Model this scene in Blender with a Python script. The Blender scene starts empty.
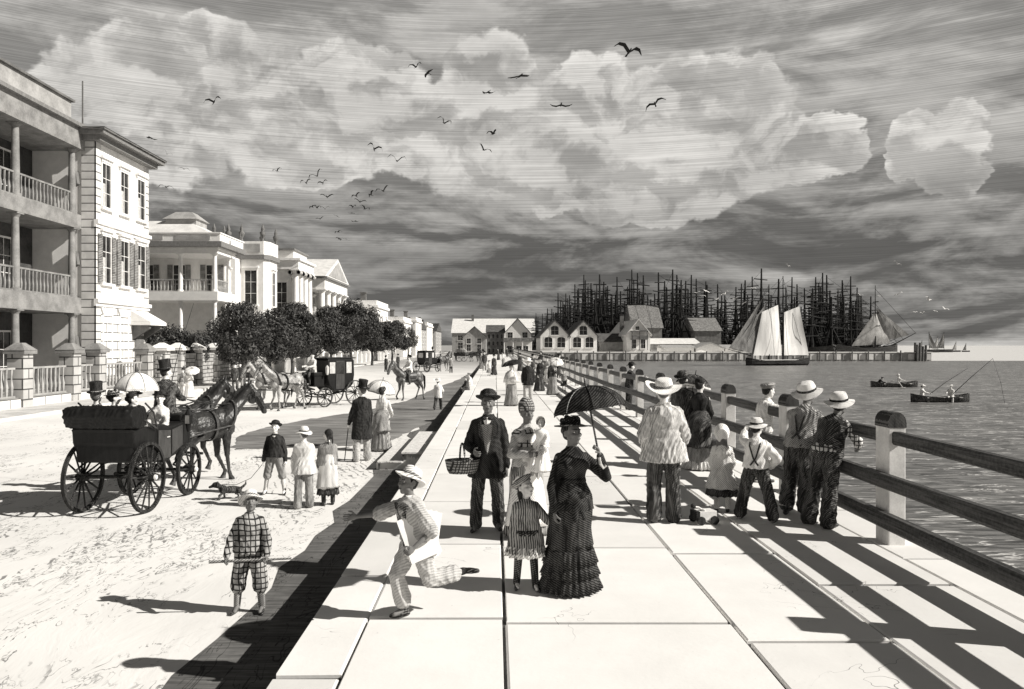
import bpy, bmesh, math, random
import numpy as np
from mathutils import Vector, Matrix, Quaternion
random.seed(7)
R = math.radians
# ------------------------------------------------------------------ camera, sky, sun, exposure
F, EYE, VX, HY = 760.0, 2.3, 495.0, 345.0      # focal length in pixels, eye height, vanishing point
scn = bpy.context.scene
col = scn.collection
cd = bpy.data.cameras.new('camera'); cam = bpy.data.objects.new('camera', cd); col.objects.link(cam)
cam.location = (0, 0, EYE); cam.rotation_euler = (R(90), 0, 0)
cd.sensor_width = 36; cd.lens = 36 * F / 1024
cd.shift_x = (512 - VX) / 1024; cd.shift_y = (HY - 344.5) / 1024
cd.clip_end = 6000; cd.clip_start = .05
scn.camera = cam
SUN_EL, SUN_AZ = R(35), R(103)                 # azimuth clockwise from +Y: from the right, a little behind us
world = bpy.data.worlds.new('World'); scn.world = world; world.use_nodes = True
sl = bpy.data.lights.new('sun', 'SUN'); sl.energy = 4.9; sl.angle = R(.5); sl.color = (1, .962, .90)
so = bpy.data.objects.new('sun', sl); col.objects.link(so)
sdir = Vector((math.sin(SUN_AZ) * math.cos(SUN_EL), math.cos(SUN_AZ) * math.cos(SUN_EL), math.sin(SUN_EL)))
so.rotation_euler = sdir.to_track_quat('Z', 'Y').to_euler()
scn.view_settings.view_transform = 'Standard'; scn.view_settings.look = 'None'
scn.view_settings.exposure = .32; scn.view_settings.gamma = 1
scn.render.resolution_x = 1024; scn.render.resolution_y = 689

class NT:                                      # tiny node helper
    def __init__(s, nt): s.nt = nt; nt.nodes.clear()
    def n(s, t, **kw):
        o = s.nt.nodes.new(t)
        for k, v in kw.items(): setattr(o, k, v)
        return o
    def put(s, sock, v):
        if isinstance(v, bpy.types.NodeSocket): s.nt.links.new(v, sock)
        elif v is not None: sock.default_value = v
    def m(s, op, a, b=None, c=None, clamp=False):
        o = s.n('ShaderNodeMath', operation=op, use_clamp=clamp)
        s.put(o.inputs[0], a); s.put(o.inputs[1], b)
        if c is not None: s.put(o.inputs[2], c)
        return o.outputs[0]
    def v(s, op, a, b=None):
        o = s.n('ShaderNodeVectorMath', operation=op); s.put(o.inputs[0], a); s.put(o.inputs[1], b)
        return o.outputs['Value'] if op in ('LENGTH', 'DOT_PRODUCT', 'DISTANCE') else o.outputs[0]
    def xyz(s, a):
        o = s.n('ShaderNodeSeparateXYZ'); s.put(o.inputs[0], a); return o.outputs
    def comb(s, x, y, z):
        o = s.n('ShaderNodeCombineXYZ'); s.put(o.inputs[0], x); s.put(o.inputs[1], y); s.put(o.inputs[2], z); return o.outputs[0]
    def noise(s, vec, scale, detail=4, rough=.55, dist=0, out='Fac'):
        o = s.n('ShaderNodeTexNoise'); s.put(o.inputs['Vector'], vec)
        o.inputs['Scale'].default_value = scale; o.inputs['Detail'].default_value = detail
        o.inputs['Roughness'].default_value = rough; o.inputs['Distortion'].default_value = dist
        return o.outputs[out]
    def rng(s, v, a, b, c, d, smooth=True):
        o = s.n('ShaderNodeMapRange', interpolation_type='SMOOTHSTEP' if smooth else 'LINEAR')
        s.put(o.inputs[0], v)
        for i, q in zip((1, 2, 3, 4), (a, b, c, d)): s.put(o.inputs[i], q)
        return o.outputs[0]
    def mix(s, f, a, b):
        o = s.n('ShaderNodeMix', data_type='FLOAT'); s.put(o.inputs[0], f); s.put(o.inputs[2], a); s.put(o.inputs[3], b)
        return o.outputs[0]
    def ramp(s, v, pts):
        o = s.n('ShaderNodeValToRGB'); e = o.color_ramp.elements
        while len(e) < len(pts): e.new(.5)
        for q, (p, g) in zip(e, pts): q.position = p; q.color = (g, g, g, 1)
        s.put(o.inputs[0], v); return o.outputs[0]

def sky():
    T = NT(world.node_tree)
    d = T.n('ShaderNodeTexCoord').outputs['Generated']
    x, y, z = T.xyz(T.v('NORMALIZE', d))
    az = T.m('ARCTAN2', x, y); el = T.m('ARCSINE', z)
    p = T.comb(az, el, 0.)
    w = T.v('SUBTRACT', T.noise(T.v('MULTIPLY', p, (1, 1.5, 1)), 9, 5, .6, 0, 'Color'), (.5, .5, .5))
    w2 = T.v('SUBTRACT', T.noise(p, 40, 3, .55, 0, 'Color'), (.5, .5, .5))
    q = T.v('ADD', p, T.v('ADD', T.v('MULTIPLY', w, (.07, .06, 0)), T.v('MULTIPLY', w2, (.026, .024, 0))))
    blobs = [(85, 95, 46, 42), (150, 75, 60, 45), (210, 60, 60, 34), (165, 135, 70, 45), (255, 110, 75, 62), (300, 150, 80, 34),
             (360, 95, 70, 52), (420, 130, 70, 45), (490, 85, 52, 50), (500, 150, 80, 60), (585, 95, 50, 40), (600, 150, 90, 62),
             (690, 115, 75, 55), (735, 105, 60, 48), (680, 175, 90, 45), (755, 150, 55, 45), (833, 146, 29, 28), (798, 160, 33, 26),
             (915, 135, 24, 24), (945, 150, 34, 34), (955, 172, 26, 20), (905, 162, 18, 17), (640, 200, 70, 24), (10, 130, 50, 40), (560, 185, 50, 28)]
    best = None
    for (px, py, rx, ry) in blobs:
        a = math.atan((px - VX) / F); e = math.atan((HY - py) / F * math.cos(a))
        ln = T.v('LENGTH', T.v('MULTIPLY', T.v('SUBTRACT', q, (a, e, 0)), (F / rx * 1.0, F / ry * 1.0, 0)))
        best = ln if best is None else T.m('SMOOTH_MIN', best, ln, .04)
    cum = T.rng(best, 1.04, .93, 0., 1.)
    rim = T.m('MULTIPLY', T.rng(best, .55, .97, 0., 1.), cum)
    n1 = T.noise(T.v('MULTIPLY', p, (1, 2.2, 1)), 7, 6, .58)
    n2 = T.noise(T.v('MULTIPLY', T.v('ADD', p, (3, 1, 0)), (1, 3.4, 1)), 5.2, 7, .58, .4)
    e1 = T.m('DIVIDE', el, 1.5708, clamp=True)
    base = T.ramp(e1, [(0, .15), (.03, .115), (.075, .115), (.11, .185), (.16, .27), (.24, .32), (.28, .31), (.36, .05), (1, .03)])
    n3 = T.noise(T.v('MULTIPLY', T.v('ADD', p, (9, 4, 0)), (1, 2.4, 1)), 13, 5, .55, .3)
    up = T.noise(T.v('MULTIPLY', T.v('ADD', p, (3, 1.012, 0)), (1, 3.4, 1)), 5.2, 7, .58, .4)
    strat = T.m('ADD', T.rng(n2, .40, .60, .55, 1.7), T.m('MULTIPLY', T.m('SUBTRACT', n2, up), T.rng(el, .12, .26, 5.5, 2.)))
    strat = T.m('MULTIPLY', T.m('MAXIMUM', strat, .45), T.rng(n3, .35, .65, .88, 1.14))
    strat = T.mix(T.rng(el, .02, .30, 0., 1.), strat, T.mix(.55, strat, 1.))
    sk = T.m('MULTIPLY', base, strat)
    def puff(off):
        return T.noise(T.v('MULTIPLY', T.v('ADD', q, off), (1, 1.5, 1)), 8.5, 5, .52, .25)
    em = T.m('SUBTRACT', puff((0, 0, 0)), puff((.010, .016, 0)))
    ctone = T.m('ADD', T.mix(T.rng(n1, .36, .64, 0., 1.), .385, .51), T.m('MULTIPLY', rim, .07))
    ctone = T.m('ADD', ctone, T.m('MULTIPLY', T.rng(em, -.075, .075, -1., 1.), .10))
    ctone = T.m('MULTIPLY', ctone, T.rng(el, .13, .24, .62, 1.))
    tone = T.mix(cum, sk, ctone)
    # fine wind-drawn streaks
    st = T.noise(T.v('MULTIPLY', p, (3.5, 300, 1)), 1.0, 2, .6)
    st2 = T.noise(T.v('MULTIPLY', p, (6, 1100, 1)), 1.0, 1, .5)
    tone = T.m('MULTIPLY', tone, T.m('ADD', T.rng(st, .3, .7, .955, 1.04), T.rng(st2, .35, .65, -.14, .14)))
    below = T.rng(z, -.02, 0., .16, 1.)
    tone = T.m('MULTIPLY', tone, below)
    ns = T.n('ShaderNodeTexSky', sky_type='NISHITA'); ns.sun_disc = False
    ns.sun_elevation = SUN_EL; ns.sun_rotation = SUN_AZ
    bw = T.n('ShaderNodeRGBToBW'); T.put(bw.inputs[0], ns.outputs[0])
    clear = T.m('MULTIPLY', bw.outputs[0], .035)                 # what little clear sky there is behind the cloud
    tone = T.m('ADD', T.m('MULTIPLY', tone, .93), T.m('MULTIPLY', clear, T.rng(z, .45, 0., .0, .3)))
    c = T.n('ShaderNodeVectorMath', operation='SCALE'); c.inputs[0].default_value = (10., 9.72, 9.22); T.put(c.inputs['Scale'], tone)
    bg = T.n('ShaderNodeBackground'); T.put(bg.inputs[0], c.outputs[0]); bg.inputs[1].default_value = .1
    out = T.n('ShaderNodeOutputWorld'); T.nt.links.new(bg.outputs[0], out.inputs[0])
sky()

# ------------------------------------------------------------------ object bookkeeping
def tag(o, label=None, cat=None, group=None, kind=None):
    if label: o['label'] = label
    if cat: o['category'] = cat
    if group: o['group'] = group
    if kind: o['kind'] = kind
    return o
def thing(name, label, cat, loc=(0, 0, 0), rz=0, group=None, scale=1):
    o = bpy.data.objects.new(name, None); col.objects.link(o)
    o.empty_display_size = .2; o.location = loc; o.rotation_euler = (0, 0, rz); o.scale = (scale,) * 3
    return tag(o, label, cat, group)
def copy_tree(o, parent=None, loc=None, rz=None, label=None, scale=None, kids=None):
    if kids is None:
        kids = {}
        for q in bpy.data.objects:
            if q.parent: kids.setdefault(q.parent.name, []).append(q)
    c = o.copy(); col.objects.link(c); c.parent = parent
    if loc is not None: c.location = loc
    if rz is not None: c.rotation_euler.z = rz
    if label: c['label'] = label
    if scale is not None: c.scale = scale if hasattr(scale, '__len__') else (scale,) * 3
    for ch in kids.get(o.name, []): copy_tree(ch, c, kids=kids)
    return c
def onz(px, py, z=0.):                            # where the sight line through a pixel meets the level z
    Y = (EYE - z) * F / (py - HY); return Vector(((px - VX) * Y / F, Y, z))
def atY(px, py, Y): return Vector(((px - VX) * Y / F, Y, EYE - (py - HY) * Y / F))
ROAD, SEA = -.6, -1.6

# ------------------------------------------------------------------ materials
MATS = {}
def mat(name, fn, rough=.75, spec=.3):
    if name in MATS: return MATS[name]
    m = bpy.data.materials.new(name); m.use_nodes = True; T = NT(m.node_tree)
    b = T.n('ShaderNodeBsdfPrincipled'); b.inputs['Roughness'].default_value = rough
    b.inputs['Specular IOR Level'].default_value = spec
    o = T.n('ShaderNodeOutputMaterial'); T.nt.links.new(b.outputs[0], o.inputs[0])
    val = fn(T, b)
    c = T.n('ShaderNodeVectorMath', operation='SCALE'); c.inputs[0].default_value = (1, .985, .96)
    T.put(c.inputs['Scale'], val); T.nt.links.new(c.outputs[0], b.inputs['Base Color'])
    MATS[name] = m; return m
def bump(T, b, h, st=.3, dist=.02):
    o = T.n('ShaderNodeBump'); o.inputs['Strength'].default_value = st; o.inputs['Distance'].default_value = dist
    T.put(o.inputs['Height'], h); T.nt.links.new(o.outputs[0], b.inputs['Normal'])
def ocoord(T): return T.n('ShaderNodeTexCoord').outputs['Object']
def hatch(name, lo, hi, scale=14, rot=(0, .5, .4), cover=.5, rough=.85, soft=.16, cross=False, streak=(5, 5, 1.3), bmp=.3, spec=.15):
    """engraving-style hatching: two tones in fine wandering lines, widened by noise as painted shading"""
    def fn(T, b):
        c = ocoord(T)
        mp = T.n('ShaderNodeMapping'); T.put(mp.inputs[0], c); mp.inputs['Rotation'].default_value = rot
        w = T.n('ShaderNodeTexWave', wave_type='BANDS', bands_direction='Z'); T.put(w.inputs['Vector'], mp.outputs[0])
        w.inputs['Scale'].default_value = scale; w.inputs['Distortion'].default_value = 2.2; w.inputs['Detail'].default_value = 2
        w.inputs['Detail Scale'].default_value = 1.2
        ln = w.outputs['Fac']
        if cross:
            mp2 = T.n('ShaderNodeMapping'); T.put(mp2.inputs[0], c); mp2.inputs['Rotation'].default_value = (rot[0] + 1.3, rot[1] - 1.1, rot[2])
            w2 = T.n('ShaderNodeTexWave', wave_type='BANDS', bands_direction='X'); T.put(w2.inputs['Vector'], mp2.outputs[0])
            w2.inputs['Scale'].default_value = scale * .8; w2.inputs['Distortion'].default_value = 2
            ln = T.m('MULTIPLY', ln, T.mix(.6, 1., w2.outputs['Fac']))
        f = T.noise(T.v('MULTIPLY', c, streak), 2.2, 4, .6, .6)
        th = T.rng(f, .33, .67, cover - .45, cover + .45, False)  # noise shifts the line width, engraved shading put into the colour
        g = T.noise(c, 60, 2)
        k = T.rng(T.m('ADD', ln, T.m('MULTIPLY', g, .25)), T.m('SUBTRACT', T.m('ADD', th, .12), soft), T.m('ADD', T.m('ADD', th, .12), soft), 0., 1.)
        if bmp: bump(T, b, T.m('ADD', f, T.m('MULTIPLY', ln, .05)), bmp, .03)
        return T.mix(k, lo, hi)
    return mat(name, fn, rough, spec)
def plain(name, v, var=.15, scale=6, rough=.7, bmp=.1, spec=.3, stretch=(1, 1, 1)):
    def fn(T, b):
        c = ocoord(T); n = T.noise(T.v('MULTIPLY', c, stretch), scale, 5, .6); n2 = T.noise(c, scale * 9, 2)
        if bmp: bump(T, b, T.m('ADD', n, T.m('MULTIPLY', n2, .4)), bmp, .02)
        return T.m('MULTIPLY', T.m('ADD', T.rng(n, .3, .7, 1 - var, 1 + var), T.rng(n2, .3, .7, -var * .4, var * .4)), v)
    return mat(name, fn, rough, spec)
def check(name, lo, hi, period=.075, width=.22):
    def fn(T, b):
        c = T.v('ADD', ocoord(T), T.v('MULTIPLY', T.noise(ocoord(T), 5, 2, .5, 0, 'Color'), (.05, .05, .05)))
        x, y, z = T.xyz(c)
        a = T.m('FRACT', T.m('DIVIDE', T.m('ADD', x, T.m('MULTIPLY', y, .6)), period)); e = T.m('FRACT', T.m('DIVIDE', z, period))
        l = T.m('MAXIMUM', T.m('LESS_THAN', a, width), T.m('LESS_THAN', e, width))
        n = T.noise(ocoord(T), 5, 3); bump(T, b, n, .3, .03)
        return T.m('MULTIPLY', T.mix(l, hi, lo), T.rng(n, .3, .7, .7, 1.2))
    return mat(name, fn, .85, .15)

# ------------------------------------------------------------------ mesh builder
_tmp = bpy.data.scenes.new('workshop')
def basis(d, up=(0, 0, 1)):
    d = Vector(d).normalized(); u = Vector(up)
    if abs(d.dot(u.normalized())) > .97: u = Vector((0, 1, 0)) if abs(d.y) < .9 else Vector((1, 0, 0))
    x = u.cross(d).normalized(); y = d.cross(x)
    return x, y, d
class B:
    def __init__(s): s.v = []; s.f = []; s.mi = []; s.cur = 0
    def add(s, vs, fs):
        o = len(s.v); s.v += [tuple(q) for q in vs]; s.f += [tuple(i + o for i in f) for f in fs]; s.mi += [s.cur] * len(fs); return s
    def rings(s, rs, close=True, loop=False):
        n = len(rs[0]); vs = [q for r in rs for q in r]; fs = []
        m = len(rs) - (0 if loop else 1)
        for i in range(m):
            j = (i + 1) % len(rs)
            for k in range(n): fs.append((i * n + k, i * n + (k + 1) % n, j * n + (k + 1) % n, j * n + k))
        if close and not loop: fs.append(tuple(reversed(range(n)))); fs.append(tuple(range((len(rs) - 1) * n, len(rs) * n)))
        return s.add(vs, fs)
    def box(s, c, size, rz=0, M=None):
        hx, hy, hz = (q / 2 for q in size); c = Vector(c)
        Q = M or Matrix.Rotation(rz, 3, 'Z')
        vs = [c + Q @ Vector((x, y, z)) for z in (-hz, hz) for x, y in ((-hx, -hy), (hx, -hy), (hx, hy), (-hx, hy))]
        return s.add(vs, [(3, 2, 1, 0), (4, 5, 6, 7), (0, 1, 5, 4), (1, 2, 6, 5), (2, 3, 7, 6), (3, 0, 4, 7)])
    def bb(s, x0, x1, y0, y1, z0, z1): return s.box(((x0 + x1) / 2, (y0 + y1) / 2, (z0 + z1) / 2), (abs(x1 - x0), abs(y1 - y0), abs(z1 - z0)))
    def cap(s, p0, p1, r0, r1=None, n=10, fl=1.0, side=None):   # tapered capsule
        p0 = Vector(p0); p1 = Vector(p1); r1 = r0 if r1 is None else r1
        d = p1 - p0; L = d.length or 1e-4; x, y, d = basis(d, side or (0, 0, 1))
        rs = []
        for t in (-.995, -.8, -.45): rs.append((p0 + d * (t * r0), r0 * math.sqrt(1 - t * t)))
        for t in (0, .5, 1): rs.append((p0 + d * (L * t), r0 + (r1 - r0) * t))
        for t in (.45, .8, .995): rs.append((p1 + d * (t * r1), r1 * math.sqrt(1 - t * t)))
        return s.rings([[c + x * (math.cos(a) * r) + y * (math.sin(a) * r * fl) for a in (2 * math.pi * k / n for k in range(n))] for c, r in rs])
    def ell(s, c, r, M=None, n=12, m=8):
        c = Vector(c); M = M or Matrix.Identity(3); rs = []
        for j in range(m + 1):
            t = math.pi * (j + .04) / (m + .08) - math.pi / 2
            rs.append([c + M @ Vector((r[0] * math.cos(t) * math.cos(a), r[1] * math.cos(t) * math.sin(a), r[2] * math.sin(t))) for a in (2 * math.pi * k / n for k in range(n))])
        return s.rings(rs)
    def cyl(s, p0, p1, r0, r1=None, n=10, close=True):
        p0 = Vector(p0); p1 = Vector(p1); r1 = r0 if r1 is None else r1; x, y, d = basis(p1 - p0)
        return s.rings([[c + x * (math.cos(a) * r) + y * (math.sin(a) * r) for a in (2 * math.pi * k / n for k in range(n))] for c, r in ((p0, r0), (p1, r1))], close)
    def tube(s, pts, r, n=6, r1=None):
        pts = [Vector(q) for q in pts]; rs = []; N = len(pts)
        for i, q in enumerate(pts):
            d = (pts[min(i + 1, N - 1)] - pts[max(i - 1, 0)]); x, y, d = basis(d)
            rr = r if r1 is None else r + (r1 - r) * i / (N - 1)
            rs.append([q + x * (math.cos(a) * rr) + y * (math.sin(a) * rr) for a in (2 * math.pi * k / n for k in range(n))])
        return s.rings(rs)
    def loft(s, secs, n=24, close=True, fn=None, M=None):       # secs: (cx, cy, z, rx, ry); fn(angle, i) -> radius factor
        rs = []
        for i, (cx, cy, z, rx, ry) in enumerate(secs):
            r = []
            for k in range(n):
                a = 2 * math.pi * k / n; g = fn(a, i) if fn else 1
                q = Vector((cx + math.cos(a) * rx * g, cy + math.sin(a) * ry * g, z))
                r.append(M @ q if M else q)
            rs.append(r)
        return s.rings(rs, close)
    def prism(s, pts, off):                                      # planar polygon extruded by off
        off = Vector(off); n = len(pts); vs = [Vector(q) for q in pts] + [Vector(q) + off for q in pts]
        return s.add(vs, [tuple(reversed(range(n))), tuple(range(n, 2 * n))] + [(i, (i + 1) % n, n + (i + 1) % n, n + i) for i in range(n)])
    def xf(s, M): s.v = [tuple(M @ Vector(q)) for q in s.v]; return s
    def mesh(s, name):
        me = bpy.data.meshes.new(name); me.from_pydata(s.v, [], s.f)
        if any(s.mi): me.polygons.foreach_set('material_index', s.mi)
        bm = bmesh.new(); bm.from_mesh(me); bmesh.ops.recalc_face_normals(bm, faces=bm.faces); bm.to_mesh(me); bm.free()
        me.update(); return me
    def build(s, name, m, parent=None, loc=None, smooth=False, angle=None, bevel=0, fold=0, voxel=0, relax=0):
        me = s.mesh(name)
        if voxel: me = blob(me, voxel, relax)
        if fold: folds(me, fold)
        for q in (m if isinstance(m, (list, tuple)) else [m]): me.materials.append(q)
        o = bpy.data.objects.new(name, me); col.objects.link(o)
        if smooth or voxel: me.shade_smooth()
        if angle: me.shade_smooth(); me.set_sharp_from_angle(angle=R(angle))
        if bevel:
            b = o.modifiers.new('bevel', 'BEVEL'); b.width = bevel; b.segments = 2; b.limit_method = 'ANGLE'
        if parent: o.parent = parent
        if loc is not None: o.location = loc
        return o
def blob(me, voxel, relax=3):                                    # overlapping pieces -> one continuous skin
    o = bpy.data.objects.new('tmp', me); _tmp.collection.objects.link(o)
    r = o.modifiers.new('r', 'REMESH'); r.mode = 'VOXEL'; r.voxel_size = voxel; r.adaptivity = 0
    if relax:
        q = o.modifiers.new('s', 'SMOOTH'); q.factor = .5; q.iterations = relax
    vl = _tmp.view_layers[0]; vl.update(); dg = vl.depsgraph; dg.update()
    n = bpy.data.meshes.new_from_object(o.evaluated_get(dg))
    bpy.data.objects.remove(o); bpy.data.meshes.remove(me); return n
def folds(me, amp, seed=None):
    n = len(me.vertices)
    if not n: return
    co = np.empty(n * 3); me.vertices.foreach_get('co', co); co = co.reshape(-1, 3)
    nr = np.empty(n * 3, dtype=np.float32); me.vertex_normals.foreach_get('vector', nr); nr = nr.reshape(-1, 3)
    s = random.random() * 9 if seed is None else seed
    x, y, z = co.T
    w = 1.3 * np.sin(x * 9 + z * 7 + s) + 1.1 * np.sin(y * 11 - z * 5 + s * 2)
    f1 = np.sin(x * 31 + y * 23 + z * 9 + w * 1.7 + s); f2 = np.sin(x * 17 - y * 37 - z * 26 + w * 2.2 + s * 3)
    d = .9 * (1 - 2 * np.abs(f1) ** .8) + .6 * (1 - 2 * np.abs(f2)) + .35 * np.sin(z * 48 + w * 2.5 + x * 12 + s)
    co += nr * (d * amp * .62)[:, None]
    me.vertices.foreach_set('co', co.ravel()); me.update()
# ------------------------------------------------------------------ the setting
def road_fn(T, b):
    c = ocoord(T); x, y, z = T.xyz(c)
    w = T.v('SUBTRACT', T.noise(c, .9, 3, .5, 0, 'Color'), (.5, .5, .5))
    q = T.v('ADD', T.v('MULTIPLY', c, (1, .33, 1)), T.v('MULTIPLY', w, (.25, .25, 0)))
    n = T.noise(q, 1.3, 5, .62, .8)
    l1 = T.rng(T.m('ABSOLUTE', T.m('SUBTRACT', T.m('FRACT', T.m('MULTIPLY', n, 9.)), .5)), .0, .07, 1., 0.)
    q2 = T.v('MULTIPLY', T.v('ADD', c, (7, 3, 0)), (1, .45, 1)); n2 = T.noise(q2, 6, 3, .6, 1.)
    l2 = T.rng(T.m('ABSOLUTE', T.m('SUBTRACT', n2, .5)), .0, .034, 1., 0.)
    patch = T.rng(T.noise(T.v('MULTIPLY', c, (1, .5, 1)), .55, 3, .6), .45, .56, 0., 1.)
    patch2 = T.rng(T.noise(T.v('MULTIPLY', T.v('ADD', c, (20, 9, 0)), (1, .4, 1)), 1.1, 3, .6), .50, .58, 0., 1.)
    hole = T.rng(T.noise(c, 7, 2), .4, .5, 0., 1.)
    k = T.m('MAXIMUM', T.m('MULTIPLY', T.m('MULTIPLY', l1, patch), T.m('MULTIPLY', hole, 1.)), T.m('MULTIPLY', l2, T.m('MULTIPLY', patch2, .9)))
    hw = T.n('ShaderNodeTexWave', wave_type='BANDS', bands_direction='DIAGONAL'); T.put(hw.inputs['Vector'], T.v('MULTIPLY', c, (1, .45, 1))); hw.inputs['Scale'].default_value = 3.4; hw.inputs['Distortion'].default_value = 5; hw.inputs['Detail Scale'].default_value = 1.4
    p3 = T.rng(T.noise(T.v('MULTIPLY', T.v('ADD', c, (2, 31, 0)), (1, .3, 1)), .9, 4, .65, .6), .56, .60, 0., 1.)
    k = T.m('MAXIMUM', k, T.m('MULTIPLY', T.m('MULTIPLY', T.rng(hw.outputs['Fac'], .80, .92, 0., .85), p3), hole))
    near = T.rng(y, 16, 34, 1., .1)
    k = T.m('MULTIPLY', k, near)
    g = T.noise(c, .35, 4); far = T.rng(y, 60, 130, 0., .55)
    bump(T, b, n, .35, .05)
    return T.m('MULTIPLY', T.mix(T.m('MAXIMUM', k, 0.), .82, .17), T.m('SUBTRACT', T.rng(g, .35, .65, .93, 1.03), far))
M_road = mat('pale_sand_road', road_fn, .95, .1)
def kerb_shade_fn(T, b):
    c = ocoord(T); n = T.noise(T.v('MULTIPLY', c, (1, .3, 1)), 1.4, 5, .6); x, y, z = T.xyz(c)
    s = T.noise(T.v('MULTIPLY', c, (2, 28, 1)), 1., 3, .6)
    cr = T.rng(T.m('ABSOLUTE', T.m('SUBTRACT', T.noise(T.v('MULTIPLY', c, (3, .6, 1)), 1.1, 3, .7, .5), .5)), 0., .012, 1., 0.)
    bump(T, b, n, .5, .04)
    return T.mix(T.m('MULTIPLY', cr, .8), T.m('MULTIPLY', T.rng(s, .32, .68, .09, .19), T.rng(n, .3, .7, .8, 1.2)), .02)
M_kerb_shade = mat('dark_kerb_shade', kerb_shade_fn, .9, .1)  # shadow of the promenade wall, put into the strip's colour
def road_shade_fn(T, b):
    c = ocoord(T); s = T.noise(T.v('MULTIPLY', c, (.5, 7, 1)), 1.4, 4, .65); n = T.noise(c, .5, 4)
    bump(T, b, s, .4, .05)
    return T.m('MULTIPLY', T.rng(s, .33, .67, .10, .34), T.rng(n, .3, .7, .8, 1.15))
M_road_shade = mat('dark_road_shade', road_shade_fn, .95, .05)  # grey shadow band across the road, painted as a dark patch
def slab_fn(T, b):
    c = ocoord(T); n = T.noise(c, 1.2, 5, .6); n2 = T.noise(c, 22, 4, .6)
    cr = T.rng(T.m('ABSOLUTE', T.m('SUBTRACT', T.noise(c, .8, 4, .6, .6), .5)), 0., .0022, 1., 0.)
    cr = T.m('MULTIPLY', cr, T.rng(T.noise(c, .45, 2), .55, .6, 0., 1.))
    x, y, z = T.xyz(c); wh_ = T.noise(T.v('MULTIPLY', c, (1.5, 9, 1)), 1.2, 4, .7); cr = T.m('MAXIMUM', cr, T.rng(wh_, .69, .75, 0., .35))
    sp = T.rng(n2, .68, .74, 0., .3)
    bump(T, b, T.m('ADD', n, T.m('MULTIPLY', n2, .15)), .25, .03)
    return T.m('MULTIPLY', T.mix(T.m('MAXIMUM', cr, sp), .84, .2), T.rng(n, .3, .7, .95, 1.03))
M_slab = mat('pale_flagstone', slab_fn, .85, .2)
def toned(v):
    def fn(T, b): return T.m('MULTIPLY', slab_fn(T, b), v)
    return fn
M_slab2 = mat('pale_flagstone_greyer', toned(.93), .85, .2); M_slab3 = mat('pale_flagstone_worn', toned(.87), .8, .2)
M_joint = plain('dark_joint_mortar', .05, .3)

def sheet(name, x0, x1, y0, y1, z, m):
    o = B().add([(x0, y0, z), (x1, y0, z), (x1, y1, z), (x0, y1, z)], [(0, 1, 2, 3)]).build(name, m); return tag(o, kind='structure')
PX0, PX1, PEND = -1.554, 4.95, 185.
road = sheet('road', -4000, PX0 + .01, -60, 5000, ROAD, M_road)
# promenade: a walled terrace whose flagstones are laid with open joints
b = B(); b.bb(PX0 + .02, PX1 - .02, -8, PEND, -4, -.035); b.cur = 1
cols = [(-1.554, -1.07, .68, 2.3), (-1.07, .08, 1.6, 2.4), (.08, 1.96, 1.6, 2.35), (1.96, 3.1, .9, 2.5), (3.1, 4.4, 2.3, 2.5), (4.4, 4.95, .9, 2.43)]
rr = random.Random(4)
for ci, (xa, xb, y0, L) in enumerate(cols):
    y = y0 - 3 * L
    while y < PEND - L:
        l = L if y < 12 else L * rr.uniform(.86, 1.14)
        g = .013; gy = .034; c = .010; zt = rr.uniform(-.003, .003)
        j = [rr.uniform(-.012, .012) for _ in range(4)]
        o = [(xa + g + j[0], y + gy), (xb - g + j[1], y + gy + j[2]), (xb - g + j[1], y + l - gy), (xa + g + j[0], y + l - gy + j[3])]
        i = [(xa + g + c, y + gy + c), (xb - g - c, y + gy + c + j[2]), (xb - g - c, y + l - gy - c), (xa + g + c, y + l - gy - c)]
        b.add([(*q, -.04) for q in o] + [(*q, -c + zt) for q in o] + [(*q, zt) for q in i],
              [(0, 1, 5, 4), (1, 2, 6, 5), (2, 3, 7, 6), (3, 0, 4, 7), (4, 5, 9, 8), (5, 6, 10, 9), (6, 7, 11, 10), (7, 4, 8, 11), (8, 9, 10, 11)]); b.mi[-9:] = [1 + rr.choice((0, 0, 1, 2))] * 9
        y += l
tag(b.build('promenade', [M_joint, M_slab, M_slab2, M_slab3]), kind='structure')
# dark strip and patch on the road side, shadow put into their colour
shade_strip = B(); N = 90; L0 = []; L1 = []
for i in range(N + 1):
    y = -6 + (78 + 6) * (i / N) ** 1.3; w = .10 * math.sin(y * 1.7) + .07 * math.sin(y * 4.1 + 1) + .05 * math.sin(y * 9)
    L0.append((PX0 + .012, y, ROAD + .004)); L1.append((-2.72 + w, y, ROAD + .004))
vs = L0 + L1; shade_strip.add(vs, [(i, i + 1, N + 2 + i, N + 1 + i) for i in range(N)])
tag(shade_strip.build('kerb_shadow', M_kerb_shade), kind='structure')
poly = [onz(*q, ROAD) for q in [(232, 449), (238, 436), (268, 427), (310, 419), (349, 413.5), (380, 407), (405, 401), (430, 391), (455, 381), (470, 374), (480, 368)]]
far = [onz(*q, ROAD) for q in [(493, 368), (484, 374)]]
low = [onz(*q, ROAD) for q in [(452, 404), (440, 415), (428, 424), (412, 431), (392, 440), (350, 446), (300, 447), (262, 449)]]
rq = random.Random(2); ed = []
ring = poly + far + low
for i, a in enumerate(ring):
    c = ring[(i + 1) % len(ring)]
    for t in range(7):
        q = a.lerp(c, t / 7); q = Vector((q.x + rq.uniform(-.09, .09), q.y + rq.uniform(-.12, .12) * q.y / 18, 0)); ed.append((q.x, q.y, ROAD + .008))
me = bpy.data.meshes.new('road_shadow'); bm = bmesh.new(); f = bm.faces.new([bm.verts.new(q) for q in ed]); bmesh.ops.triangulate(bm, faces=[f]); bm.to_mesh(me); bm.free()
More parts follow.
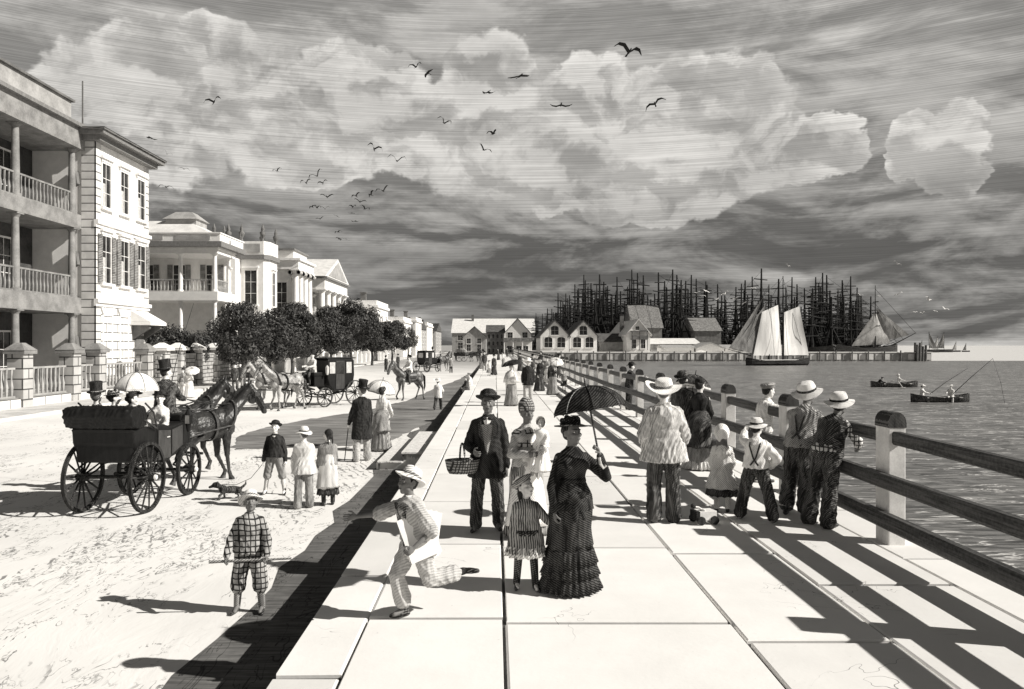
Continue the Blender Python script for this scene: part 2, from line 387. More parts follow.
me.materials.append(M_road_shade); o = bpy.data.objects.new('road_shadow', me); col.objects.link(o); tag(o, kind='structure')

# footway in front of the houses
b = B(); b.bb(-21.6, -18.8, -20, 400, ROAD - .3, ROAD + .13); b.bb(-18.8, -18.55, -20, 400, ROAD - .3, ROAD + .135)
tag(b.build('footpath', plain('footway_stone', .6, .2, 1.5)), kind='structure')
sheet('garden_ground', -120, -21.62, -20, 420, ROAD + .01, plain('garden_earth', .3, .4, .6))

def water_fn(T, b):
    c = ocoord(T); x, y, z = T.xyz(c)
    n = T.noise(T.v('MULTIPLY', c, (.55, 1.6, 1)), 1.1, 5, .6, .3)
    big = T.noise(T.v('MULTIPLY', c, (.06, .3, 1)), 1., 3, .6)
    fine = T.noise(T.v('MULTIPLY', c, (.8, 4.5, 1)), 1.3, 4, .65, .5)
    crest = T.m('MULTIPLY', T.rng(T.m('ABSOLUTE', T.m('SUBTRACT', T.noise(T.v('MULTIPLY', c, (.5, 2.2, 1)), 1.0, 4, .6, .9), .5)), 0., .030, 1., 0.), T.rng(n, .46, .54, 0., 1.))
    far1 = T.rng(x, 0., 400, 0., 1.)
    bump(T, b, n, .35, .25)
    glint = T.rng(y, 186, 190, 0., 1.)                       # sun glint beyond the wharf, painted as a pale base colour
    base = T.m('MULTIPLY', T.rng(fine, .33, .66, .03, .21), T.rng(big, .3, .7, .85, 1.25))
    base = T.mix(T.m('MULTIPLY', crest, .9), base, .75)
    return T.mix(glint, base, T.rng(fine, .3, .7, .66, .8))
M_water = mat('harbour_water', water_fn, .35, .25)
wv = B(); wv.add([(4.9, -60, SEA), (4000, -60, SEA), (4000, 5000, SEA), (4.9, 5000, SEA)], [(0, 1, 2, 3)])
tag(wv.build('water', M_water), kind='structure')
# harbour quay: a long pier of timber and stone running out to the right
QX = (925 - VX) * 185 / F
b = B(); b.bb(4.96, 130 - 60, 185, 262, -4, .55)
tag(b.build('quay_ground', plain('quay_earth', .34, .3, .3)), kind='structure')

# ------------------------------------------------------------------ sea railing
M_white = plain('white_paint', .74, .12, 5, .6)
M_rail = plain('dark_tarred_timber', .055, .75, 3, .55, .4, .3, (14, .5, 14))
M_capd = hatch('dark_post_cap', .03, .12, 22, (0, 1.2, .3), .6, .7)
rl = thing('railing', 'long dark three-rail railing on white round-topped posts along the sea edge', 'railing', (4.62, 5.66, 0))
for k in range(-2, 58):
    y = 8.74 + (k - 1) * 3.085 + .14 - 5.66; hh = 1.53
    if y + 5.66 > PEND - 1: break
    b = B(); prof = []
    b.bb(-.10, .10, y - .15, y + .15, -.02, hh - .17)
    p = b.build('post', M_white, rl, bevel=.012)
    c = B(); rs = []
    for t in range(9):
        a = math.pi * t / 8; rs.append((math.cos(a), math.sin(a)))
    # rounded head, arched across the post's depth and width
    pts = [(.105, 0)] + [(.105 * c_, .055 + .125 * s_) for c_, s_ in rs] + [(-.105, 0)]
    c.prism([(x, y - .155, hh - .182 + z) for x, z in pts], (0, .31, 0))
    q = c.build('post_cap', M_capd, p)
def rail(x, z, hw, hh, wob):
    b = B(); rs = []
    for i in range(0, 117):
        y = -6 + i * 1.56; w = .012 * math.sin(i * wob); rs.append([(x + dx * hw + w * .5, y, z + dz * hh + w) for dx, dz in ((-1, -.7), (-.7, -1), (.7, -1), (1, -.7), (1, .7), (.7, 1), (-.7, 1), (-1, .7))])
        if y + 5.66 > PEND - 2: break
    return b.rings(rs).build('rail', M_rail, rl, angle=40)
rail(-.01, 1.22, .055, .075, 1.3); rail(-.165, .76, .055, .082, .9); rail(-.165, .30, .055, .088, 1.1)

# wooden steps down from the promenade to the road
st = thing('wooden_steps', 'broad pale wooden steps going down from the promenade edge to the road', 'steps', (PX0, 19.6, ROAD))
M_wood = hatch('pale_weathered_boards', .45, .85, 9, (1.5, 0, 0), .35, .8, .2)
M_wdk = hatch('dark_step_timber', .04, .16, 14, (0, .2, .2), .5)
for (x0, x1, z) in ((-.62, -.02, .42), (-1.18, -.60, .21)):
    b = B(); b.bb(x0, x1, -2.0, 2.2, z - .05, z); t = b.build('tread', M_wood, st, bevel=.008)
    b = B(); b.bb(x0 + .02, x0 + .06, -1.98, 2.18, z - .2, z - .052); b.build('riser', M_wdk, st)
for y in (-1.95, 2.1):
    b = B(); b.prism([(-1.2, y, 0), (-.01, y, 0), (-.01, y, .36), (-.6, y, .36), (-.6, y, .155), (-1.2, y, .155)], (0, .06, 0)); b.build('side_board', M_wood, st)
# ------------------------------------------------------------------ houses along the left
M_stucco = plain('white_stucco', .84, .06, 2, .85)
def ashlar_fn(h, w, base):
    def fn(T, b):
        c = ocoord(T); x, y, z = T.xyz(c)
        br = T.n('ShaderNodeTexBrick'); T.put(br.inputs['Vector'], T.comb(T.m('ADD', x, y), z, 0.))
        br.inputs['Scale'].default_value = 1; br.inputs['Brick Width'].default_value = w; br.inputs['Row Height'].default_value = h
        br.inputs['Mortar Size'].default_value = .035; br.inputs['Mortar Smooth'].default_value = .3
        br.inputs['Color1'].default_value = (1, 1, 1, 1); br.inputs['Color2'].default_value = (.86, .86, .86, 1); br.inputs['Mortar'].default_value = (.16, .16, .16, 1)
        v = T.n('ShaderNodeRGBToBW'); T.put(v.inputs[0], br.outputs['Color'])
        bump(T, b, v.outputs[0], .4, .03)
        return T.m('MULTIPLY', T.m('MULTIPLY', v.outputs[0], base), T.rng(T.noise(c, 1.5, 4), .3, .7, .85, 1.08))
    return fn
M_ashlar = mat('ashlar_stone', ashlar_fn(.52, 1.3, .82), .85)
M_rust = mat('rusticated_quoin', ashlar_fn(.46, 3.0, .7), .85)
M_brick = mat('grey_brick_coursing', ashlar_fn(.28, .8, .42), .9)
M_glass = plain('dark_window_glass', .03, .6, 1.2, .12, 0, .5)
M_curt = plain('pale_window_blind', .5, .2)
M_shut = hatch('louvred_shutter', .07, .34, 3.2, (0, 0, 0), .5, .8, .2, streak=(1, 1, 1), bmp=0)
M_slate = hatch('dark_slate_roof', .05, .17, 2.4, (0, .1, .1), .55, .8, .25, streak=(.4, .4, .4))
M_plroof = plain('pale_tin_roof', .72, .12, 1.2)
M_grey = plain('grey_render', .36, .2, 1.2)
M_dgrey = plain('dark_grey_render', .15, .3, 1.2)
M_deep = plain('shaded_piazza_wall', .07, .4, .8)  # piazza back wall darkened, the veranda's deep shade painted in
M_pgrey = plain('grey_trim', .24, .25, 1.5)  # piazza trim greyed with painted veranda shade; plain grey on pier caps
M_pier = mat('grey_pier_stone', ashlar_fn(.46, .9, .5), .85)
M_iron = plain('black_iron', .025, .3, 8, .5)
M_shadew = plain('eave_shade_cornice', .2, .2)  # cornices and coping darkened, eave shadow put into their colour

class Face:                       # a vertical wall face: u runs along the wall, z up, n out of the wall (all relative to the house)
    def __init__(s, o, u, n, parent): s.o = Vector(o); s.u = Vector(u).normalized(); s.n = Vector(n).normalized(); s.p = parent
    def P(s, u, z, d=0): return s.o + s.u * u + s.n * d + Vector((0, 0, z))
    def slab(s, b, u0, u1, z0, z1, d0, d1):
        return b.prism([s.P(u0, z0, d0), s.P(u1, z0, d0), s.P(u1, z1, d0), s.P(u0, z1, d0)], s.n * (d1 - d0))
    def window(s, u, z, w, h, head=True, sill=True, shut=0, bars=(1, 2), trim=None, curtain=False, arch=False, parent=None):
        trim = trim or M_stucco
        b = B(); t = .10
        s.slab(b, u - w / 2 - t, u - w / 2, z, z + h, -.02, .07); s.slab(b, u + w / 2, u + w / 2 + t, z, z + h, -.02, .07)
        s.slab(b, u - w / 2 - t, u + w / 2 + t, z + h, z + h + t, -.02, .075)
        for i in range(bars[0]):
            x = u - w / 2 + w * (i + 1) / (bars[0] + 1); s.slab(b, x - .016, x + .016, z, z + h, .012, .03)
        for i in range(bars[1]):
            y = z + h * (i + 1) / (bars[1] + 1); s.slab(b, u - w / 2, u + w / 2, y - .016, y + .016, .014, .032)
        o = b.build('window', trim, parent or s.p)
        b = B()
        if arch:
            pts = [s.P(u - w / 2, z, .004), s.P(u + w / 2, z, .004)] + [s.P(u + w / 2 * math.cos(a), z + h - w * .28 + w * .28 * math.sin(a), .004) for a in [math.pi * k / 8 for k in range(9)]]
            b.prism(pts, s.n * .006)
        else: s.slab(b, u - w / 2, u + w / 2, z, z + h, .002, .010)
        b.build('pane', M_glass, o)
        if curtain: s.slab(B(), u - w / 2 + .03, u - .05, z, z + h * .55, .012, .013).build('blind', M_curt, o)
        if sill: s.slab(B(), u - w / 2 - .22, u + w / 2 + .22, z - .16, z, -.02, .2).build('sill', trim, o)
        if head: s.slab(s.slab(B(), u - w / 2 - .24, u + w / 2 + .24, z + h + .26, z + h + .40, -.02, .24), u - w / 2 - .14, u + w / 2 + .14, z + h + t, z + h + .26, -.02, .12).build('lintel', trim, o)
        if shut:
            for sg in (-1, 1):
                q = B(); a0 = u + sg * (w / 2 + .06); s.slab(q, a0, a0 + sg * w * .46, z - .02, z + h + .04, .08, .13); q.build('shutter', M_shut, o)
        return o
def balustrade(name, face, u0, u1, z0, z1, d, parent, step=.32, m=None, slat=.05):
    m = m or M_stucco
    b = B(); face.slab(b, u0, u1, z1 - .09, z1, d - .06, d + .06); face.slab(b, u0, u1, z0, z0 + .08, d - .06, d + .06)
    n = max(2, int((u1 - u0) / step))
    for i in range(n):
        u = u0 + (u1 - u0) * (i + .5) / n
        p = face.P(u, 0, d); zz = (z0 + .08, z0 + (z1 - z0) * .35, z0 + (z1 - z0) * .6, z1 - .09)
        b.loft([(p.x, p.y, zz[0], slat, slat), (p.x, p.y, zz[1], slat * 1.5, slat * 1.5), (p.x, p.y, zz[2], slat * .6, slat * .6), (p.x, p.y, zz[3], slat, slat)], 6)
    return b.build(name, m, parent)
def column(parent, x, y, z0, z1, r, m=None, ionic=False, square=False):
    m = m or M_stucco; b = B()
    if square: b.bb(x - r, x + r, y - r, y + r, z0, z1)
    else: b.loft([(x, y, z0, r * 1.35, r * 1.35), (x, y, z0 + r * .8, r * 1.35, r * 1.35), (x, y, z0 + r * .9, r, r), (x, y, z0 + (z1 - z0) * .4, r, r), (x, y, z1 - r * 1.1, r * .82, r * .82)], 14)
    o = b.build('column', m, parent, angle=40)
    c = B(); c.bb(x - r * 1.4, x + r * 1.4, y - r * 1.4, y + r * 1.4, z1 - r * .35, z1 + .002)
    c.loft([(x, y, z1 - r * 1.15, r * .85, r * .85), (x, y, z1 - r * .36, r * 1.3, r * 1.3)], 12)
    if ionic:
        for sx in (-1, 1):
            for sy in (-1, 1): c.cyl((x + sx * r * 1.25, y - r * 1.45 * 1, z1 - r * .95), (x + sx * r * 1.25, y + r * 1.45, z1 - r * .95), r * .55, n=10)
    c.build('capital', m, o, angle=40); return o
def urn(parent, x, y, z, s=1., name='urn', m=None):
    B().loft([(x, y, z, .16 * s, .16 * s), (x, y, z + .12 * s, .14 * s, .14 * s), (x, y, z + .3 * s, .06 * s, .06 * s), (x, y, z + .5 * s, .2 * s, .2 * s), (x, y, z + .75 * s, .26 * s, .26 * s),
              (x, y, z + .9 * s, .12 * s, .12 * s), (x, y, z + 1.05 * s, .16 * s, .16 * s), (x, y, z + 1.5 * s, .02 * s, .02 * s)], 10).build(name, m or M_dgrey, parent, smooth=True)

# --- tall three-storey house at the left
H = thing('town_house', 'tall white three-storey house with stone quoins, shuttered windows and a pillared side piazza', 'house', (-23, 43.7, ROAD))
b = B(); b.bb(-14, 0, 0, 6.6, 0, 14.6)
b.build('wall', M_stucco, H)
b = B(); b.bb(-14, .02, .03, 6.57, .0, 5.3); b.build('ground_floor_wall', M_ashlar, H)
b = B(); b.bb(-.75, .055, -.06, .0, 0, 14.6); b.bb(-.0, .055, -.06, .55, 0, 14.6); b.bb(0, .055, 6.1, 6.66, 0, 14.6); b.build('quoin', M_rust, H)
f = Face((0, 0, 0), (0, 1, 0), (1, 0, 0), H); L = -ROAD
for z in (9.9, 5.35): f.slab(f.slab(B(), -.1, 6.7, z, z + .22, -.02, .24), -.1, 6.7, z - .2, z, -.02, .12).build('string_course', M_stucco, H)
for u in (1.2, 3.4, 5.6):
    f.window(u, 11.0, .95, 2.55, curtain=True)
    f.window(u, 6.55, 1.0, 2.75, shut=1, curtain=True)
for u in (1.35, 3.35): f.window(u, .9, .95, 3.7, head=False, sill=False)
for u in (1.35, 3.35):
    q = B()
    for k in range(-2, 3): q.prism([f.P(u + k * .2 - .09, 4.62, .03), f.P(u + k * .2 + .09, 4.62, .03), f.P(u + k * .34 + .15, 5.1, .03), f.P(u + k * .34 - .15, 5.1, .03)], f.n * .08)
    q.build('keystone', M_stucco, H)
dr = f.slab(B(), 4.75, 5.95, .05, 3.5, .0, .06).build('door', M_dgrey, H); f.slab(B(), 5.7, 5.8, 1.5, 1.65, .06, .12).build('handle', M_iron, dr)
for u in (4.55, 6.15): B().prism([f.P(u - .12, 3.2, .02), f.P(u - .12, 4.15, .02), f.P(u - .12, 4.15, 1.1), f.P(u - .12, 3.95, 1.1), f.P(u - .12, 3.5, .45)], f.u * .24).build('bracket', M_dgrey, H)
f.slab(B(), 4.2, 6.5, 4.16, 4.36, .02, 1.3).prism([f.P(4.2, 4.37, .02), f.P(4.2, 4.37, 1.28), f.P(4.2, 5.1, .02)], f.u * 2.3).build('door_hood', M_stucco, H)
fr = Face((0, 0, 0), (1, 0, 0), (0, -1, 0), H)
b = B(); b.bb(-14.4, .85, -.7, 7.3, 14.9, 15.12); b.bb(-14.4, .5, -.4, 7.0, 14.6, 14.9); b.build('cornice', M_shadew, H)
b = B(); b.bb(-14.4, .95, -.8, 7.4, 15.12, 15.24); b.rings([[(-14.4, -.8, 15.25), (.95, -.8, 15.25), (.95, 7.4, 15.25), (-14.4, 7.4, 15.25)], [(-10, 2.5, 16.2), (-3.5, 2.5, 16.2), (-3.5, 4.2, 16.2), (-10, 4.2, 16.2)]]); b.build('roof', M_slate, H)
B().tube([(-.6, -.2, 15.2), (-.6, -.2, 18.0)], .05).build('flagpole', M_dgrey, H)
# piazza set back beside it, running towards us
pz = Face((-.75, 0, 0), (0, -1, 0), (1, 0, 0), H)
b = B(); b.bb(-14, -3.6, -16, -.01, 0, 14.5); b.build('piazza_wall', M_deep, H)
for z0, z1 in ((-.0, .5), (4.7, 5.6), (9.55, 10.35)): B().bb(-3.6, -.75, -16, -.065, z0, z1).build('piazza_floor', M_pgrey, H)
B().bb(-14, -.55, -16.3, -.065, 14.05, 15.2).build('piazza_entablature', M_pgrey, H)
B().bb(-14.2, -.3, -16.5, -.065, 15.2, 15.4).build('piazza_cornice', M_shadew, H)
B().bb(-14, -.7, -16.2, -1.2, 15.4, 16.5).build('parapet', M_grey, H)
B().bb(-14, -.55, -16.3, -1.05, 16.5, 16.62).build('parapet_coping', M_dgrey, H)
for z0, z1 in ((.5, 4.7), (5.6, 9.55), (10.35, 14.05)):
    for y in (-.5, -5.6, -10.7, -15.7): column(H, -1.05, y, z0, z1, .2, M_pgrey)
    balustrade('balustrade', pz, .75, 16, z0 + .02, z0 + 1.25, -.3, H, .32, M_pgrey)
    for y in (-2.6, -6.2, -9.8, -13.4):
        w = Face((-3.6, 0, 0), (0, 1, 0), (1, 0, 0), H).window(y, z0 + .3, 1.2, 2.8, head=False, sill=False, shut=1)
for z in (3.6, 8.4, 13.): B().prism([(-1.2, -.10, z), (-.9, -.10, z - .2), (-.8, -.10, z - .9), (-1.15, -.10, z - 1.1)], (0, -.3, 0)).build('scroll_bracket', M_dgrey, H)

# --- balustraded garden wall in front
gw = thing('garden_balustrade', 'stone garden balustrade with square capped piers before the tall white house', 'balustrade', (-21.3, 30, ROAD))
g = Face((0, 0, 0), (0, 1, 0), (1, 0, 0), gw)
B().bb(-.25, .25, -4, 16.8, 0, .55).build('plinth', M_ashlar, gw)
ps = [-4, -.3, 4.1, 8.1, 10.6, 16.2]
for y in ps:
    p = B().bb(-.36, .36, y - .36, y + .36, 0, 2.5).build('pier', M_pier, gw)
    B().bb(-.48, .48, y - .48, y + .48, 2.5, 2.66).rings([[(-.5, y - .5, 2.665), (.5, y - .5, 2.665), (.5, y + .5, 2.665), (-.5, y + .5, 2.665)], [(-.15, y - .15, 3.0), (.15, y - .15, 3.0), (.15, y + .15, 3.0), (-.15, y + .15, 3.0)]]).build('pier_cap', M_pgrey, p)
for a, c in zip(ps[:-1], ps[1:]): balustrade('balusters', g, a + .45, c - .45, .56, 1.9, 0, gw, .34, M_grey, slat=.06)
# --- pillared garden wall further on
g2 = thing('garden_wall', 'coursed garden wall with striped square pillars and stone caps beyond the tall house', 'wall', (-21.3, 48, ROAD))
B().bb(-.15, .15, 0, 22, 0, 2.2).build('wall_panel', M_brick, g2)
B().bb(-.22, .22, 0, 22, 2.2, 2.32).build('coping', M_grey, g2)
for y in (.6, 3.0, 6., 9.5, 13.2, 17.3, 21.8):
    p = B().bb(-.38, .38, y - .38, y + .38, 0, 2.55).build('pillar', M_pier, g2)
    B().bb(-.58, .58, y - .58, y + .58, 2.55, 2.7).rings([[(-.6, y - .6, 2.705), (.6, y - .6, 2.705), (.6, y + .6, 2.705), (-.6, y + .6, 2.705)], [(-.1, y - .1, 3.05), (.1, y - .1, 3.05), (.1, y + .1, 3.05), (-.1, y + .1, 3.05)]]).build('pillar_cap', M_stucco, p)
g3 = thing('park_fence', 'low pale fence behind the row of dark street trees', 'fence', (-21.3, 72, ROAD))
B().bb(-.1, .1, 0, 78, 0, 1.5).build('panel', M_grey, g3)
for k in range(20): B().bb(-.25, .25, k * 4, k * 4 + .5, 0, 1.9).build('post', M_stucco, g3)

# --- house with the two-storey piazza facing us
H2 = thing('piazza_house', 'white house with a two-storey columned piazza, panelled parapet and small roof lantern', 'house', (-23, 63, ROAD))
b = B(); b.bb(-15, -.9, 4.2, 5.3, 0, 11.2); b.build('wall', M_stucco, H2)
b = B(); b.bb(-15, -6., 5.3, 10.5, 0, 11.6); b.build('side_wing', M_stucco, H2)
for za, zb in ((0, .6), (6.6, 7.35)): B().bb(-15, .0, .0, 4.19, za, zb).build('piazza_floor', M_stucco, H2)
B().bb(-15, .0, 0, 4.19, 10.5, 10.9).bb(-15, .12, -.12, 4.3, 10.9, 11.02).build('entablature', M_stucco, H2)
B().bb(-15, .5, -.5, 5.7, 11.02, 11.45).build('cornice', M_shadew, H2)
B().bb(-15, .3, -.3, 5.5, 11.45, 12.1).bb(-15, .38, -.38, 5.6, 12.1, 12.2).build('parapet', M_stucco, H2)
fp = Face((0, -.3, 0), (1, 0, 0), (0, -1, 0), H2)
for a in (-11.4, -7.6, -3.7): fp.slab(B(), a + .3, a + 3.2, 11.6, 11.98, 0, .04).build('parapet_panel', M_grey, H2)
B().rings([[(-11, .2, 12.2), (-.6, .2, 12.2), (-.6, 5.2, 12.2), (-11, 5.2, 12.2)], [(-6.5, 2, 13.5), (-3.2, 2, 13.5), (-3.2, 3.8, 13.5), (-6.5, 3.8, 13.5)]]).build('roof', M_plroof, H2)
B().bb(-5, -2.4, 1.6, 4, 12.4, 13.6).rings([[(-5.2, 1.4, 13.61), (-2.2, 1.4, 13.61), (-2.2, 4.2, 13.61), (-5.2, 4.2, 13.61)], [(-4.4, 2.2, 14.3), (-3., 2.2, 14.3), (-3., 3.4, 14.3), (-4.4, 3.4, 14.3)]]).build('roof_lantern', M_grey, H2)
for za, zb in ((.6, 6.6), (7.35, 10.5)):
    for x in (-12.2, -9.2, -6.25, -3.2, -.35): column(H2, x, .35, za, zb, .19)
    column(H2, -.35, 3.6, za, zb, .19)
    balustrade('balustrade', Face((0, 0, 0), (1, 0, 0), (0, -1, 0), H2), -14, -.5, za + .02, za + 1.05, -.35, H2, .3, M_grey, .045)
    balustrade('balustrade', Face((0, 0, 0), (0, 1, 0), (1, 0, 0), H2), .5, 3.5, za + .02, za + 1.05, -.35, H2, .3, M_grey, .045)
    w = Face((0, 4.2, 0), (1, 0, 0), (0, -1, 0), H2)
    for x in (-10.6, -7.7, -4.9, -2.0): w.window(x, za + .1, 1.0, 2.5, head=False, sill=False, shut=1)
wf = Face((-.9, 0, 0), (0, 1, 0), (1, 0, 0), H2); wf.window(4.75, 7.5, .7, 2.6, head=False)
for y in (1, 5): urn(H2, .2, y, 12.2, .5)

# --- house with the ornate urned parapet
H3 = thing('urned_parapet_house', 'white house with tall framed window and a parapet crowned with dark urns', 'house', (-23, 74.5, ROAD))
b = B(); b.bb(-13, -2.3, -.5, 4.6, 0, 11.4); b.build('wall', M_stucco, H3)
b = B(); b.rings([[(-2.6, 1, z), (.0, 1, z), (.4, 1.6, z), (.4, 4.3, z), (.0, 4.6, z), (-2.6, 4.6, z)] for z in (0, 11.4)]); b.build('bay', M_stucco, H3)
B().rings([[(-2.6, .7, z), (.15, .7, z), (.65, 1.5, z), (.65, 4.4, z), (.15, 4.9, z), (-2.6, 4.9, z)] for z in (11.4, 11.85)]).bb(-13, -2.61, -.8, 4.9, 11.4, 11.85).build('cornice', M_shadew, H3)
B().rings([[(-2.4, .9, z), (.05, .9, z), (.5, 1.6, z), (.5, 4.3, z), (.05, 4.7, z), (-2.4, 4.7, z)] for z in (11.86, 13.2)]).bb(-13, -2.41, -.6, 4.7, 11.86, 13.0).build('parapet', M_stucco, H3)
f3 = Face((-2.6, 1, 0), (1, 0, 0), (0, -1, 0), H3); f3.window(1.35, 6.9, 1.15, 3.4); f3.window(1.35, 1.2, 1.15, 3.4)
f3b = Face((.4, 1.6, 0), (0, 1, 0), (1, 0, 0), H3); f3b.window(1.35, 6.8, .9, 3.4)
f3c = Face((0, -.5, 0), (1, 0, 0), (0, -1, 0), H3); f3c.window(-3.3, 6.8, .95, 3.2); f3c.window(-6, 6.8, 1.15, 3.4)
f3.slab(B(), .5, 2.3, 12.1, 12.95, .1, .16).build('parapet_panel', M_grey, H3)
for x, y in ((-2.2, 1.1), (-.1, 1.1), (.3, 4.2), (-3.0, -.35), (-4.4, -.35), (-1.2, 4.5)): urn(H3, x, y, 13.15 if x > -3 else 12.95, 1.2)

# --- ionic portico house
H4 = thing('ionic_portico_house', 'white house with giant scroll-topped columns and a stepped attic', 'house', (-23, 86.5, ROAD))
b = B(); b.bb(-13, -.5, 1.0, 7.4, 0, 11.6); b.build('wall', M_stucco, H4)
B().bb(-13, .5, .5, 7.9, 11.6, 12.6).bb(-13, .75, .25, 8.1, 12.6, 12.85).build('entablature', M_stucco, H4)
B().bb(-12, -.2, 1.0, 7.2, 12.85, 13.8).build('attic', M_stucco, H4)
B().bb(-12.3, .0, .7, 7.5, 13.8, 14.0).build('attic_coping', M_shadew, H4)
for x, y in ((-2.85, .85), (.05, .95), (.05, 3.1), (.05, 5.3), (.05, 7.4)): column(H4, x, y, 0, 11.6, .40, ionic=True)
f4 = Face((0, 1.0, 0), (1, 0, 0), (0, -1, 0), H4); f4.window(-1.55, 6.6, 1.15, 3.5); f4.window(-6.5, 6.6, 1.15, 3.5)
f4b = Face((-.5, 0, 0), (0, 1, 0), (1, 0, 0), H4)
for u in (2.0, 4.2, 6.4): f4b.window(u, 7, 1.2, 3.2); f4b.window(u, 1.6, 1.2, 3.2)
# --- temple fronted house
H5 = thing('temple_front_house', 'white temple-fronted house with a columned porch and triangular gable to the street', 'house', (-23, 101.5, ROAD))
b = B(); b.bb(-16, -2.6, 0, 15, 0, 11.5); b.build('wall', M_grey, H5)
B().bb(-16, .3, -.2, 15.2, 10.4, 11.8).build('entablature', M_stucco, H5)
B().bb(-16.4, .7, -.6, 15.6, 11.8, 12.05).build('cornice', M_shadew, H5)
B().prism([(-16.5, -.8, 12.06), (-16.5, 15.8, 12.06), (-16.5, 7.5, 15.2)], (17.0, 0, 0)).build('roof', M_plroof, H5)
B().prism([(.52, 1.2, 12.3), (.52, 13.8, 12.3), (.52, 7.5, 14.7)], (.04, 0, 0)).build('gable', M_grey, H5)
for y in (.3, 3.9, 7.5, 11.1, 14.7): column(H5, -.2, y, 0, 10.4, .48)
for k, u in enumerate((2, 5.6, 9.3, 12.9)): Face((-2.6, 0, 0), (0, 1, 0), (1, 0, 0), H5).window(u, 6.6, 1.2, 3)
Face((0, 0, 0), (1, 0, 0), (0, -1, 0), H5).window(-6, 6.6, 1.3, 3.4)
# --- lower houses further along
def rowhouse(name, label, y0, y1, x, h, m, roof='flat', nwin=2, floors=2, chim=True, group=None):
    t = thing(name, label, 'house', (x, y0, ROAD), 0, group); L = y1 - y0
    B().bb(-14, 0, 0, L, 0, h).build('wall', m, t)
    if roof == 'flat':
        B().bb(-14, .35, -.35, L + .3, h, h + .45).build('cornice', M_stucco, t); B().bb(-14, .05, -.05, L, h + .45, h + 1.3).build('parapet', m, t)
    elif roof == 'hip':
        B().bb(-14.3, .5, -.5, L + .5, h, h + .25).rings([[(-14.5, -.6, h + .26), (.6, -.6, h + .26), (.6, L + .6, h + .26), (-14.5, L + .6, h + .26)], [(-9, L * .35, h + 2.2), (-5, L * .35, h + 2.2), (-5, L * .65, h + 2.2), (-9, L * .65, h + 2.2)]]).build('roof', M_plroof, t)
    else:
        B().prism([(-14, -.4, h), (.3, -.4, h), (.3, L / 2, h + 3.0), (-14, L / 2, h + 3.0)], (0, .01, 0)).prism([(.3, -.4, h), (.3, L + .4, h), (.3, L / 2, h + 3)], (-14.3, 0, 0)).build('roof', M_slate, t)
    if chim: B().bb(-4, -3, L * .4, L * .4 + .9, h, h + 3.0).bb(-4.15, -2.85, L * .4 - .15, L * .4 + 1.05, h + 3.0, h + 3.25).build('chimney', M_dgrey, t)
    fa = Face((0, 0, 0), (0, 1, 0), (1, 0, 0), t); fb = Face((0, 0, 0), (1, 0, 0), (0, -1, 0), t)
    for i in range(floors):
        z = 1.2 + i * (h - 1) / floors
        for k in range(nwin): fa.window(L * (k + .5) / nwin, z, 1.2, min(2.6, (h - 1) / floors - 1.4))
        for u in (-2.6, -6.5): fb.window(u, z, 1.3, min(2.6, (h - 1) / floors - 1.4))
    return t
rowhouse('villa', 'low white villa with pale hipped roof and a chimney beyond the temple front', 123, 140, -23, 8.7, M_stucco, 'hip', 3)
rowhouse('villa', 'white flat-topped villa with projecting cornice peeping over the dark trees', 141, 156, -22, 9.9, M_stucco, 'flat', 3)
rowhouse('row_house', 'grey flat-roofed house beyond the trees', 160, 172, -23, 7.8, M_grey, 'flat', 2)
rowhouse('row_house', 'white house with one tall window on its end wall behind the small round tree', 174, 190, -21.0, 8.1, M_stucco, 'flat', 2)
rowhouse('row_house', 'dark-walled house with chimney in the distant terrace', 192, 206, -22.5, 7.2, M_dgrey, 'gable', 2, 3)
rowhouse('row_house', 'narrow white three-storey house in the distant terrace', 206.2, 222, -21.5, 9.2, M_stucco, 'flat', 2, 3)
rowhouse('row_house', 'grey gabled house in the distant terrace', 222.2, 240, -22, 7.6, M_grey, 'gable', 3, 3)
rowhouse('row_house', 'white house with small dark windows far down the terrace', 240.2, 262, -21.5, 8.8, M_stucco, 'flat', 3, 3)
rowhouse('row_house', 'small grey house at the far end of the terrace', 263, 290, -20.5, 7.8, M_grey, 'gable', 3, 3)

